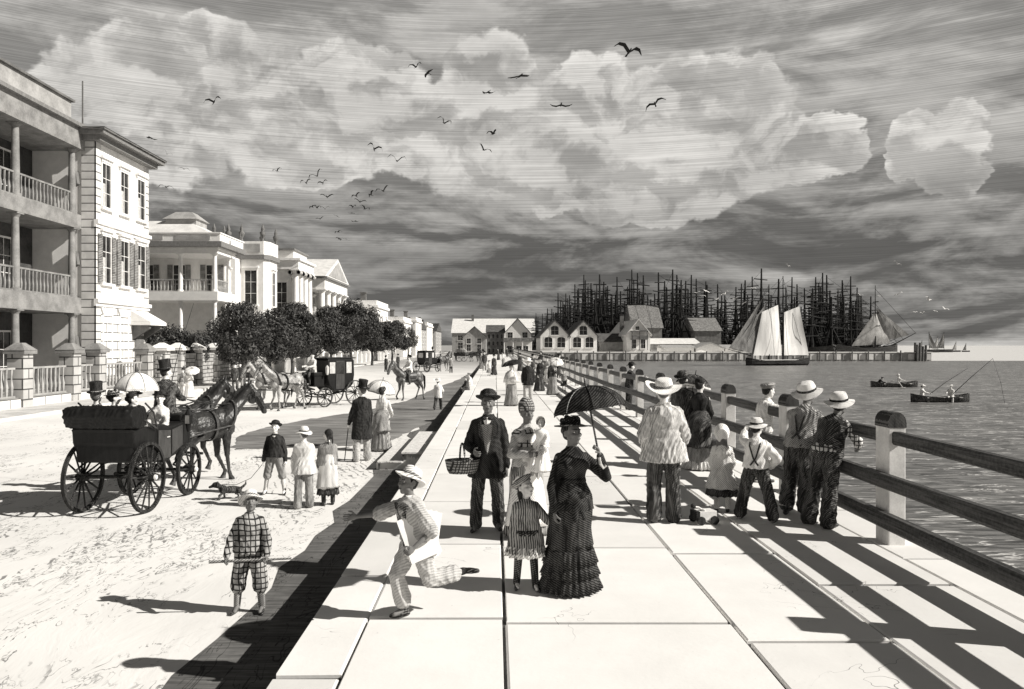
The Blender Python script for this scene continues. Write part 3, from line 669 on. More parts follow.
# --- buildings closing the end of the street and along the quay; position from a sight line, true size
def gabled(name, label, cat, px0, px1, ybase, yeave, ytop, Y, depth, wallm, roofm, along=False, zb=None, group=None, wins=(), chim=None, side=None):
    """gable (or eave, if along) faces us"""
    a = atY(px0, ybase, Y); c = atY(px1, ybase, Y); w = c.x - a.x; zb = a.z if zb is None else zb
    he = atY(0, yeave, Y).z - zb; ht = atY(0, ytop, Y).z - zb
    t = thing(name, label, cat, ((a.x + c.x) / 2, Y, zb), 0, group); h = w / 2
    if along:
        B().bb(-h, h, 0, depth, -1.5, he).build('wall', wallm, t)
        B().prism([(-h - .4, -.5, he), (-h - .4, depth + .5, he), (-h - .4, depth / 2, ht)], (w + .8, 0, 0)).build('roof', roofm, t)
    else:
        B().prism([(-h, 0, -1.5), (h, 0, -1.5), (h, 0, he), (0, 0, ht), (-h, 0, he)], (0, depth, 0)).build('wall', wallm, t)
        o = .45; k = (ht - he) / h
        r = B().prism([(-h - o, -.5, he - o * k + .02), (0, -.5, ht + .02), (0, -.5, ht + .32), (-h - o, -.5, he - o * k + .32)], (0, depth + 1, 0))
        r.prism([(h + o, -.5, he - o * k + .02), (h + o, -.5, he - o * k + .32), (0.001, -.5, ht + .32), (0.001, -.5, ht + .02)], (0, depth + 1, 0)).build('roof', roofm, t)
    fc = Face((0, 0, 0), (1, 0, 0), (0, -1, 0), t)
    for (u, z, ww, hh, ar) in wins: fc.window(u * h, z * he, ww, hh, head=False, bars=(1, 1), arch=ar)
    if side:
        fs = Face((-h, 0, 0), (0, 1, 0), (-1, 0, 0), t)
        for i in range(side[0]):
            for j in range(side[1]): fs.window(depth * (i + .5) / side[0], 1 + j * (he - .6) / side[1], 1.3, 1.6, head=False, sill=False)
    if chim: B().bb(chim[0] * h, chim[0] * h + 1.0, depth * .4, depth * .4 + 1, he, ht + chim[1]).build('chimney', M_dgrey, t)
    return t
gabled('warehouse', 'long warehouse with a broad pale roof closing the end of the street', 'warehouse', 452, 535, 352, 333, 317.5, 300, 26, M_grey, M_plroof, True, ROAD, chim=(-.55, 1.5), wins=[(-.8, .2, 2, 2.4, 0), (-.5, .2, 2, 2.4, 0), (-.8, .62, 2, 2, 0), (-.5, .62, 2, 2, 0)])
gabled('street_end_house', 'dark-roofed gabled house standing before the pale warehouse roof', 'house', 463, 486, 353, 337, 327, 260, 16, M_grey, M_slate, False, ROAD, wins=[(-.5, .15, 1.4, 2.2, 0), (.4, .15, 1.4, 2.2, 0), (-.5, .6, 1.4, 1.8, 0), (.4, .6, 1.4, 1.8, 0)])
t = gabled('storehouse', 'dark three-storey storehouse with white gable and a broad veranda', 'storehouse', 504, 531, 353, 334, 319, 225, 22, M_stucco, M_slate, False, ROAD, wins=[(-.55, .82, 1.5, 1.6, 0), (.55, .82, 1.5, 1.6, 0), (-.6, .1, 1.5, 2, 0), (.1, .1, 1.5, 2, 0), (.6, .1, 1.5, 2, 0)])
B().bb(-4.2, 4.2, -2.4, -.0, 3.9, 4.1).bb(-4.2, 4.2, -2.4, -2.3, 4.1, 5.0).build('veranda', M_shut, t)
for x in (-4, -1.4, 1.4, 4): column(t, x, -2.2, 0, 3.9, .14)
t = gabled('brick_store', 'dark many-windowed brick store beside the white-gabled storehouse', 'store', 487, 504, 353, 332, 324, 226, 22, M_dgrey, M_slate, True, ROAD)
fc = Face((0, 0, 0), (1, 0, 0), (0, -1, 0), t)
for i in range(4):
    for j in range(3): fc.window(-1.9 + i * 1.25, .7 + j * 2.1, .7, 1.2, head=False, sill=False, bars=(0, 0), trim=M_grey)
aw = [(-.45, .12, 2.0, 2.6, 1), (.45, .12, 2.0, 2.6, 1), (0, 1.08, 1.9, 2.3, 1)]
gabled('boat_house', 'white gabled boathouse with arched windows, left of the matching pair on the quay', 'boathouse', 540.5, 569, 349, 336, 321, 190, 20, M_stucco, M_slate, False, None, 'twin white boathouses on the quay', aw)
gabled('boat_house', 'white gabled boathouse with arched windows, right of the matching pair on the quay', 'boathouse', 569.5, 597, 349, 336, 321.5, 190, 20, M_stucco, M_slate, False, None, 'twin white boathouses on the quay', aw)
t = gabled('porch_cottage', 'white gabled cottage on the quay with a little upper porch and tall chimney', 'cottage', 627, 650, 350, 334, 320, 190, 30, M_stucco, M_plroof, False, None, None, [(-.1, 1.25, .9, .9, 0), (-.4, .1, 1.1, 2.2, 0), (.4, .1, 1.1, 2.2, 0)], chim=(-.9, 1.5))
B().bb(-2, 2, -1.6, -.02, 2.6, 2.75).bb(-2, 2, -1.6, -1.5, 2.75, 3.6).bb(-2.1, 2.1, -1.8, -.02, 4.6, 4.8).build('porch', M_dgrey, t)
for x in (-1.9, 0, 1.9): B().bb(x - .08, x + .08, -1.6, -1.45, 0, 4.6).build('porch_post', M_dgrey, t)
gabled('porch_wing', 'long grey-roofed side range adjoining the porch cottage', 'shed', 600, 628, 350, 342, 333, 196, 12, M_grey, M_slate, True)
gabled('tin_roof_shed', 'wide pale-roofed range running between the cottage and the white sheds', 'shed', 651, 700, 350, 344, 338, 200, 14, M_grey, M_plroof, True)
gabled('tall_warehouse', 'tall grey warehouse roof looming among the masts behind the cottage', 'warehouse', 633, 662, 350, 328, 304, 216, 14, M_dgrey, M_shut, True)
gabled('masted_store', 'square grey store roof standing among the masts', 'store', 695, 721, 350, 331, 317, 216, 14, M_dgrey, M_shut, True)
gabled('wharf_shed', 'long low white wharf shed at the left of the pier', 'shed', 664, 694, 353, 347.5, 345, 187.5, 8, M_stucco, M_grey, True)
gabled('wharf_shed', 'low white wharf shed with gable end beside the schooner', 'shed', 696, 724, 353, 348.5, 343.5, 187.5, 8, M_stucco, M_grey, False)
gabled('wharf_shed', 'long pale wharf shed behind the schooner sails', 'shed', 725, 800, 353.5, 348, 344.6, 188.5, 8, M_stucco, M_grey, True)
# pier
pier = thing('pier', 'long low timber pier with pale panelled face running out across the harbour', 'pier', (4.96, 184.9, SEA))
B().bb(0, 100.5, -1.2, 4.0, -.4, 2.0).build('deck', M_grey, pier)
B().bb(10, 100.8, -1.35, 4.1, 2.0, 2.2).build('coping', M_stucco, pier)
rp = random.Random(3)
for k in range(46):
    x = 10 + k * 1.97; B().bb(x + .15, x + 1.6, -1.32, -1.19, .35, 1.75).build('panel', [M_stucco, M_plroof, M_grey][rp.randrange(3)], pier)
for k in range(23): B().cyl((11 + k * 3.9, -1.6, -1), (11 + k * 3.9, -1.6, 2.3 + .3 * rp.random()), .16).build('pile', M_dgrey, pier)
pe = thing('pile_cluster', 'cluster of stout dark mooring piles at the far end of the pier', 'piles', (atY(921, 350, 183).x, 183, SEA))
for k in range(7): B().cyl((k % 4 * .7 - 1, k // 4 * .9, -1), (k % 4 * .7 - 1 + .1, k // 4 * .9, 4.0 + .5 * math.sin(k * 2)), .28).build('pile', M_dgrey, pe)

# --- street lamp
lp = thing('street_lamp', 'slender iron street lamp with a glass lantern by the garden wall', 'street lamp', (*onz(249, 386, ROAD)[:2], ROAD))
B().loft([(0, 0, 0, .12, .12), (0, 0, .5, .09, .09), (0, 0, .6, .05, .05), (0, 0, 2.5, .04, .04)], 8).build('post', M_iron, lp)
lg = B().loft([(0, 0, 2.55, .10, .10), (0, 0, 3.05, .19, .19)], 6).build('lantern', M_plroof, lp)
B().loft([(0, 0, 3.06, .24, .24), (0, 0, 3.25, .05, .05), (0, 0, 3.4, .02, .02)], 6).build('lantern_cap', M_iron, lg)

# ------------------------------------------------------------------ trees and shrubs
M_bark = hatch('dark_bark', .03, .12, 9, (0, .3, .3), .5)
def leaf_fn(lo, hi):
    def fn(T, b):
        c = ocoord(T); n = T.noise(c, 3.3, 3, .6); n2 = T.noise(c, 19, 2)
        return T.mix(T.rng(T.m('ADD', T.m('MULTIPLY', n, .45), T.m('MULTIPLY', n2, .55)), .44, .60, 0., 1.), lo, hi)
    return fn
M_leaf = mat('dark_evergreen_leaves', leaf_fn(.012, .13), .6, .2)
M_leaf2 = mat('grey_leaves', leaf_fn(.03, .2), .7, .2)
def crown(seed, rx, ry, rz, z0, lobes, leaves, size):
    r = random.Random(seed); b = B(); L = []; rx *= 1.1; ry *= 1.1
    for i in range(lobes):
        a = r.uniform(0, 6.28); t = r.uniform(-.75, 1); k = math.sqrt(max(0, 1 - t * t)) * r.uniform(.45, .8)
        L.append((Vector((math.cos(a) * k * rx, math.sin(a) * k * ry, z0 + t * rz * .72)), r.uniform(.30, .46) * min(rx, rz)))
    for i in range(int(leaves * 1.35)):
        c, q = L[i % lobes]; d = Vector((r.gauss(0, 1), r.gauss(0, 1), r.gauss(0, 1))).normalized()
        p = c + d * q * r.uniform(.7, 1.06); s = size * r.uniform(.6, 1.3)
        n = (d + Vector((r.uniform(-.7, .7), r.uniform(-.7, .7), r.uniform(-.7, .7)))).normalized(); x, y, _ = basis(n, (r.random(), r.random(), 1))
        a = r.uniform(0, 6.28); u = (x * math.cos(a) + y * math.sin(a)); w = n.cross(u)
        b.add([p + u * s, p + w * s * .42 + n * s * .1, p - u * s, p - w * s * .42 + n * s * .1], [(0, 1, 2, 3)])
    return b, L
def tree(label, x, y, h, r, seed, mleaf=None, trunk=None, leaves=5200, name='street_tree', cat='tree', group=None, size=.13):
    t = thing(name, label, cat, (x, y, ROAD), 0, group)
    tr = trunk if trunk else h * .27
    rz = (h - tr * .8) / 2; b, L = crown(seed, r, r, rz, h - rz, 20, leaves, size)
    k = B(); k.tube([(0, 0, -.05), (.05, .03, tr * .6), (-.04, 0, tr * 1.1), (0, 0, h * .62)], .13 + h * .011, 8, .05)
    for c, q in L[:8]: k.tube([(0, 0, tr * .95), c * .45 + Vector((0, 0, tr * .5)), c], .07, 6, .02)
    k.build('trunk', M_bark, t); b.build('crown', mleaf or M_leaf, t); return t
tg = 'dark trees in a row along the footway'
desc = ['bushy dark street tree nearest the lamp, first of the row', 'second dark street tree of the row, behind the grey carriage horses', 'third dark street tree of the row, left of the black coach', 'fourth dark street tree, directly behind the black coach',
        'fifth dark street tree, rising right of the black coach', 'tallest dark street tree with a rounded top', 'seventh dark street tree with bare trunk above the parasol lady', 'dark street tree, last and farthest of the row', 'low dark street tree just before the last of the row']
for i, (px, Y, ytop, r) in enumerate([(243, 52, 303, 1.9), (268, 58, 307, 2.1), (292, 65, 306, 2.4), (313, 73, 307, 2.7), (331, 82, 306, 3.0), (351, 93, 301, 3.7), (372, 108, 312, 3.3), (392, 133, 320, 3.4)]):
    p = atY(px, ytop + (0, 5, -2, 6, 1, -2, 3, 0)[i], Y); tree(desc[i], p.x, Y, p.z - ROAD, r, i + 3, group=tg, leaves=int(5200 + i * 500), size=.13 + i * .01)
p = atY(408, 328, 150); tree('small round-topped young tree standing alone before the white house end', p.x, 150, p.z - ROAD, 1.9, 31, M_leaf2, trunk=2.6, leaves=1800, size=.16)
for i, (px, Y, ytop, r, lab) in enumerate([(158, 50.5, 336, 1.1, 'dark garden shrub just right of the door hood'), (175, 53, 324, 1.6, 'tall dark garden shrub below the first piazza column'), (195, 56, 334, 1.3, 'rounded dark garden shrub between two piazza columns'), (212, 60, 330, 1.6, 'dark garden shrub at the corner of the piazza'), (226, 63, 318, 2.2, 'large dark garden shrub beyond the piazza corner')]):
    p = atY(px, ytop, Y); tree(lab, p.x - .3, Y, p.z - ROAD, r, 50 + i, trunk=.6, leaves=3200, name='garden_shrub', cat='shrub', group='dark shrubs in the piazza garden', size=.12)
# ------------------------------------------------------------------ shipping
M_hull = hatch('black_ship_hull', .012, .09, 1.2, (0, 0, 0), .6, .6, streak=(.3, .3, 2))
M_spar = plain('dark_spar', .014, .5, .8, .8)
M_sail = hatch('white_sailcloth', .62, .88, 2.1, (0, 1.5, 0), .25, .85, .3, streak=(.6, .6, .12))
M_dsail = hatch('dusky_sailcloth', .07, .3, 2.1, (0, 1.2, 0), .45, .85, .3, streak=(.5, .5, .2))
def hull(b, L, W, Hh, sheer=.5, n=14, bow=.9):
    rs = []
    for i in range(n + 1):
        t = i / n; x = (t - .5) * L; w = W / 2 * (math.sin(math.pi * min(1, .12 + t * .88)) ** .55 if t > .5 else (1 - .22 * (1 - t * 2) ** 2)) * (1 if t < .98 else .15)
        z = sheer * (2 * t - 1) ** 2
        rs.append([(x, -w, Hh + z), (x, -w * .92, Hh * .45), (x, -w * .55, .0), (x, 0, -.15 * Hh), (x, w * .55, 0), (x, w * .92, Hh * .45), (x, w, Hh + z), (x, w * .85, Hh + z - .02 * Hh), (x, 0, Hh * .72), (x, -w * .85, Hh + z - .02 * Hh)])
    return b.rings(rs)
def ship(label, x, y, rz, L, mh, seed, group):
    r = random.Random(seed); t = thing('sailing_ship', label, 'ship', (x, y, SEA), rz, group)
    hull(B(), L, L * .2, L * .10, L * .03).build('hull', M_hull, t)
    B().tube([(L * .48, 0, L * .11), (L * .72, 0, L * .2)], .16, 6, .07).build('bowsprit', M_spar, t)
    for k, mx in enumerate((-.3, -.02, .27)):
        h = mh * (.82, 1., .93)[k] * r.uniform(.93, 1.06); X = mx * L
        m = B().tube([(X, 0, L * .07), (X, 0, h * .6), (X - .2, 0, h)], .58, 6, .22).build('mast', M_spar, t)
        B().bb(X - .7, X + .7, -.9, .9, h * .50, h * .52).build('fighting_top', M_spar, m)
        for j, f in enumerate((.34, .50, .64, .77, .88)):
            w = mh * (.20, .18, .15, .11, .08)[j]; a = r.uniform(-.12, .12); B().tube([(X + .35, -w, h * f + a * w), (X + .45, 0, h * f), (X + .35, w, h * f - a * w)], .17, 6).build('yard', M_spar, m)
        b = B()
        for s in (-1, 1):
            for q in range(5): b.tube([(X - 1.6 + q * .7, s * L * .1, L * .09), (X, s * .3, h * .51)], .11, 4)
            for q in range(3): b.tube([(X - .8 + q * .5, s * .7, h * .51), (X, s * .1, h * .78)], .075, 4)
            for q in range(7): z = .15 + q * .11; b.tube([(X - 1.6 * (1 - z) * 1., s * L * .1 * (1 - z), L * .09 + (h * .51 - L * .09) * z), (X + 1.2 * (1 - z), s * L * .1 * (1 - z), L * .09 + (h * .51 - L * .09) * z)], .06, 4)
        nx = (-.02, .27, .7)[k] * L; b.tube([(X, 0, h * .78), (nx, 0, h * .5 if k < 2 else L * .2)], .05, 4); b.tube([(X, 0, h * .97), (nx, 0, h * .8 if k < 2 else L * .19)], .045, 4); b.tube([(X, 0, h * .5), (nx, 0, L * .14)], .05, 4)
        b.build('rigging', M_spar, m)
    return t
def kids_map():
    k = {}
    for q in bpy.data.objects:
        if q.parent: k.setdefault(q.parent.name, []).append(q)
    return k
GS = 'sailing ships crowded at the wharves'
s0 = ship('bare-masted ship in the thick of the harbour mast forest', atY(600, 345, 232).x, 232, 1.3, 34, 25, 1, GS)
s1 = ship('bare-masted ship in the thick of the harbour mast forest', atY(760, 345, 235).x, 235, 1.7, 38, 27, 2, GS)
KM = kids_map(); rs_ = random.Random(12)
spots = [(536, 60, .50, 2), (552, 262, .72, 2), (566, 240, .80, 2), (578, 255, .88, 2), (590, 270, .97, 2), (612, 236, .95, 2), (624, 262, .95, 2), (638, 232, .98, 2), (648, 258, 1.05, 2), (660, 240, 1.0, 2),
         (672, 232, 1.08, 1), (684, 252, 1.05, 2), (698, 266, .96, 1), (712, 236, .92, 2), (726, 250, .98, 1), (741, 230, .92, 2), (753, 262, .98, 1), (775, 242, .90, 2), (788, 228, .92, 1), (799, 246, 1.0, 2), (811, 233, .98, 2), (822, 246, 1.08, 1), (833, 228, .98, 2), (845, 240, .96, 2), (856, 232, .86, 2), (816, 262, 1.05, 2), (838, 265, 1.0, 2), (604, 258, .9, 2), (632, 276, 1.0, 2), (668, 270, 1.05, 1), (706, 280, 1.0, 2), (764, 276, 1., 2), (790, 270, .98, 1), (850, 262, .98, 2), (542, 270, .6, 2), (547, 250, .66, 1), (556, 246, .74, 2), (561, 272, .85, 2), (572, 250, .88, 1), (576, 292, .92, 2), (587, 244, .9, 1), (593, 262, .95, 2), (607, 290, .95, 1), (615, 250, .98, 2), (629, 246, 1.02, 1), (559, 284, .8, 1), (584, 280, .95, 2), (597, 286, .9, 1), (618, 284, 1.0, 2), (642, 290, 1.08, 1), (655, 284, 1.1, 2), (680, 288, 1.08, 1), (690, 280, 1.02, 2), (722, 284, 1.02, 1), (735, 290, 1., 2), (770, 290, 1.02, 1), (796, 284, 1.05, 2), (806, 290, 1.0, 1), (828, 286, 1.1, 2), (842, 288, 1.05, 1)]
for i, (px, Y, sc, k) in enumerate(spots):
    Y = 280 if Y == 60 else Y; sc = sc * (1 + (Y - 240) / 500)
    src = s0 if (i % 2) else s1; X = atY(px, 345, Y).x
    lab = 'bare-masted ship in the thick of the harbour mast forest' if px > 665 else 'bare-masted ship among the masts behind the boathouses and porch cottage'
    if px == 536: lab = 'small bare-masted ship, leftmost and lowest of the masts'
    if px == 856: lab = 'bare-masted ship at the right edge of the mast forest'
    if px == 822: lab = 'tallest-masted ship at the right of the mast forest'
    copy_tree(src, None, (X, Y, SEA), 1.57 + rs_.uniform(-.55, .55) + (math.pi if rs_.random() > .5 else 0), lab, (sc * .9, sc * .9, sc * rs_.choice((.70, .80, .86, .92, .98, 1.06, 1.14))), KM)
# bow with slack grey sail standing out beyond the masts
t = thing('barque', 'moored ship at the right of the masts with bowsprit and hanging grey triangular sails', 'ship', (atY(866, 352, 205).x, 205, SEA), 0)
hull(B(), 17, 4.5, 3.2, 1.).build('hull', M_hull, t)
B().tube([(7, 0, 3.8), (13.5, 0, 7.2)], .2, 6, .08).build('bowsprit', M_spar, t)
for X, h in ((-4, 19), (2.5, 20)):
    m = B().tube([(X, 0, 2), (X, 0, h)], .25, 6, .08).build('mast', M_spar, t)
    for z in (9, 12.5, 15.5): B().tube([(X, -3.4 * (1 - z / 30), z), (X + .2, 3.4 * (1 - z / 30), z)], .14, 5).build('yard', M_spar, m)
def sailpoly(pts, m, parent, belly=.5, name='sail', th=.05):
    pts = [Vector(p) for p in pts]; n = (pts[1] - pts[0]).cross(pts[2] - pts[0]).normalized(); b = B(); N = 10
    if len(pts) == 3: pts = [pts[0], pts[1], pts[2], pts[2].lerp(pts[0], .02)]
    g = []
    for o in (0, th):
        for i in range(N + 1):
            for j in range(N + 1):
                u, v = i / N, j / N; p = pts[0].lerp(pts[1], u).lerp(pts[3].lerp(pts[2], u), v); g.append(p + n * (belly * math.sin(math.pi * u) * math.sin(math.pi * v) + o + .04 * math.sin(u * 19)))
    M = N + 1; fs = []
    for o in (0, M * M):
        for i in range(N):
            for j in range(N): a = o + i * M + j; fs.append((a, a + 1, a + M + 1, a + M))
    b.add(g, fs); return b.build(name, m, parent, smooth=True)
M_pale2 = hatch('pale_hanging_sail', .2, .6, 1.8, (0, .8, 0), .4, .85, .3, streak=(.5, .5, .3))  # pale grey sailcloth in two tones
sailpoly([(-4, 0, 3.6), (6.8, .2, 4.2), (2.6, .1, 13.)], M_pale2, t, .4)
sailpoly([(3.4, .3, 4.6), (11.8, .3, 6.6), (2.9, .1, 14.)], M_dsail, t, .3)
b = B()
for p_, q_ in (((2.5, 0, 19), (13.4, 0, 7.1)), ((-4, 0, 18), (2.5, 0, 14)), ((2.5, 0, 15), (10, 0, 5.5)), ((-4, 0, 18), (-9, 0, 4))): b.tube([p_, q_], .05, 4)
b.build('rigging', M_spar, t)
# schooner
sc = thing('schooner', 'two-masted schooner under tall white sails gliding before the pier', 'schooner', (atY(776, 362, 146).x, 146, SEA), math.pi + .30)
hull(B(), 13.6, 3.0, .82, .75).build('hull', M_hull, sc)
B().bb(-5.0, 4.4, -1.0, 1.0, 1.0, 1.1).build('deck', M_wood, sc)
B().tube([(5.6, 0, 1.9), (10.6, 0, 3.1)], .13, 6, .05).build('bowsprit', M_spar, sc)
for X, h in ((-1.6, 17.2), (1.6, 15.5)): B().tube([(X, 0, 1), (X, 0, h)], .19, 8, .07).build('mast', M_spar, sc)
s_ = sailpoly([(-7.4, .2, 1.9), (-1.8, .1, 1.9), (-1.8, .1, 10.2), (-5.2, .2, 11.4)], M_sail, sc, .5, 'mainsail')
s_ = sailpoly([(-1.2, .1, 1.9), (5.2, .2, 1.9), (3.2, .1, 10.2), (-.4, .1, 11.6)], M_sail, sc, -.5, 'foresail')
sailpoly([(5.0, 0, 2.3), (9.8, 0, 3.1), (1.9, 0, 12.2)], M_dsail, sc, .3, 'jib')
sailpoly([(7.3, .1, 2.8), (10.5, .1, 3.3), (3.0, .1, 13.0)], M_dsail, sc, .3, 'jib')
B().tube([(-6.9, .2, 1.85), (-1.6, 0, 1.85)], .09).build('boom', M_spar, sc)
b = B()
for p_, q_ in (((1.6, 0, 15.3), (10.5, 0, 3.1)), ((1.6, 0, 11), (8, 0, 2.5)), ((-1.6, 0, 17), (1.6, 0, 12)), ((-1.6, 0, 16.8), (-6.5, 0, 2)), ((1.6, 0, 14), (1.2, 1.2, 1.5)), ((1.6, 0, 14), (1.2, -1.2, 1.5)), ((-1.6, 0, 15), (-1.8, 1.3, 1.5)), ((-1.6, 0, 15), (-1.8, -1.3, 1.5))): b.tube([p_, q_], .035, 4)
b.build('rigging', M_spar, sc)
# far sails out on the bay
for px, Y, h, m, lab in ((922, 420, 6.5, 0, 'small dark distant sail farthest left on the bay'), (929, 400, 11, 0, 'taller dark pointed distant sail on the bay'), (938, 430, 9, 1, 'pale distant sail between two dark ones on the bay'), (944, 410, 11, 0, 'dark distant sail right of the pale one'), (956, 430, 6, 1, 'small pale distant sail on the bay horizon'), (966, 430, 5, 0, 'tiny dark distant sail farthest right on the bay')):
    t = thing('sailboat', lab, 'sailboat', (atY(px, 345, Y).x, Y, SEA), math.pi if px % 2 else 0, 'far sails on the bay')
    hull(B(), h * .9, h * .25, h * .14, .1).build('hull', M_hull, t)
    B().tube([(0, 0, .3), (0, 0, h)], .12, 5).build('mast', M_spar, t)
    sailpoly([(-h * .38, 0, h * .2), (-.1, 0, h * .2), (0, 0, h * .97)], (M_pale2 if m else M_dsail), t, .3)
# rowing boats
def rowboat(label, px, py, L, rz, group=None):
    p = onz(px, py, SEA); t = thing('rowing_boat', label, 'rowing boat', p, rz, group)
    rs = []; n = 14
    for i in range(n + 1):
        u = i / n; x = (u - .5) * L; w = L * .13 * math.sin(math.pi * (.03 + u * .94)) ** .8; z = .34 + .26 * (2 * u - 1) ** 2
        rs.append([(x, -w, z), (x, -w * .8, .12), (x, 0, -.12), (x, w * .8, .12), (x, w, z), (x, w * .9, z), (x, w * .68, .16), (x, 0, .02), (x, -w * .68, .16), (x, -w * .9, z)])
    B().rings(rs).build('hull', C_dark, t, angle=50)
    for x in (-.25, .05, .3): B().bb(x * L - .12, x * L + .12, -L * .10, L * .10, .3, .34).build('thwart', M_wood, t)
    return t, p
# ------------------------------------------------------------------ people
def skin(name, v):
    def fn(T, b):
        c = ocoord(T); n = T.noise(c, 14, 3); w = T.n('ShaderNodeTexWave', wave_type='BANDS', bands_direction='Z'); T.put(w.inputs['Vector'], c)
        w.inputs['Scale'].default_value = 38; w.inputs['Distortion'].default_value = 2
        return T.m('MULTIPLY', T.m('ADD', T.rng(n, .3, .7, .82, 1.12), T.m('MULTIPLY', w.outputs['Fac'], .12)), v)
    return mat(name, fn, .6, .3)
S_dark = skin('dark_skin', .17); S_light = skin('light_skin', .72)
M_eye = plain('eye_white', .7, 0, 1, .3, 0); M_pupil = plain('dark_pupil', .01, 0, 1, .2, 0); M_lipd = plain('dark_lip', .035, 0, 1, .5, 0); M_lipl = plain('light_lip', .22, 0, 1, .5, 0)
C_black = hatch('black_cloth', .008, .07, 18, (0, .7, .5), .72, streak=(6, 6, 1.2))
C_black2 = hatch('black_silk', .008, .095, 17, (0, -.5, .2), .70, .6, streak=(9, 9, 1))
C_dark = hatch('dark_grey_cloth', .025, .20, 17, (0, .5, .3), .58, cross=True)
C_faded = hatch('faded_grey_cloth', .34, .52, 16, (0, .7, .4), .34, soft=.4, streak=(8, 8, 1.6), bmp=.5)
C_mid = hatch('mid_grey_cloth', .09, .44, 17, (0, .6, .2), .5)
C_pale = hatch('pale_linen', .26, .78, 16, (0, .8, .3), .24)
C_white = hatch('white_cotton', .45, .86, 16, (0, .9, .1), .05)
C_stripe = hatch('striped_smock', .07, .46, 15, (0, 1.57, .2), .50, soft=.22)
C_stripe2 = hatch('striped_trousers', .12, .68, 15, (0, 1.5, .1), .42)
C_plaid = check('plaid_cloth', .035, .40, .058, .26); C_plaid2 = check('bold_check_cloth', .06, .75, .06, .3)
C_straw = hatch('pale_straw', .34, .86, 22, (0, 0, 0), .15, streak=(2, 2, 2))
C_strawd = hatch('shaded_straw', .08, .6, 24, (0, .2, 0), .4)
C_leather = hatch('black_leather', .012, .10, 20, (0, .3, 0), .7, .45, spec=.4)
C_hair = hatch('dark_hair', .008, .07, 26, (0, 1.4, .2), .65, .6)
C_hairm = hatch('brown_hair', .03, .25, 26, (0, 1.4, .2), .55, .6)
C_wick = check('wicker', .04, .36, .035, .35)
C_dot = check('spotted_kerchief', .07, .45, .03, .4)
def D(fwd=0, out=0, side=1):   # a limb direction: straight down, swung forward and outward
    f, o = R(fwd), R(out); return Vector((side * math.sin(o), -math.sin(f) * math.cos(o), -math.cos(f) * math.cos(o)))

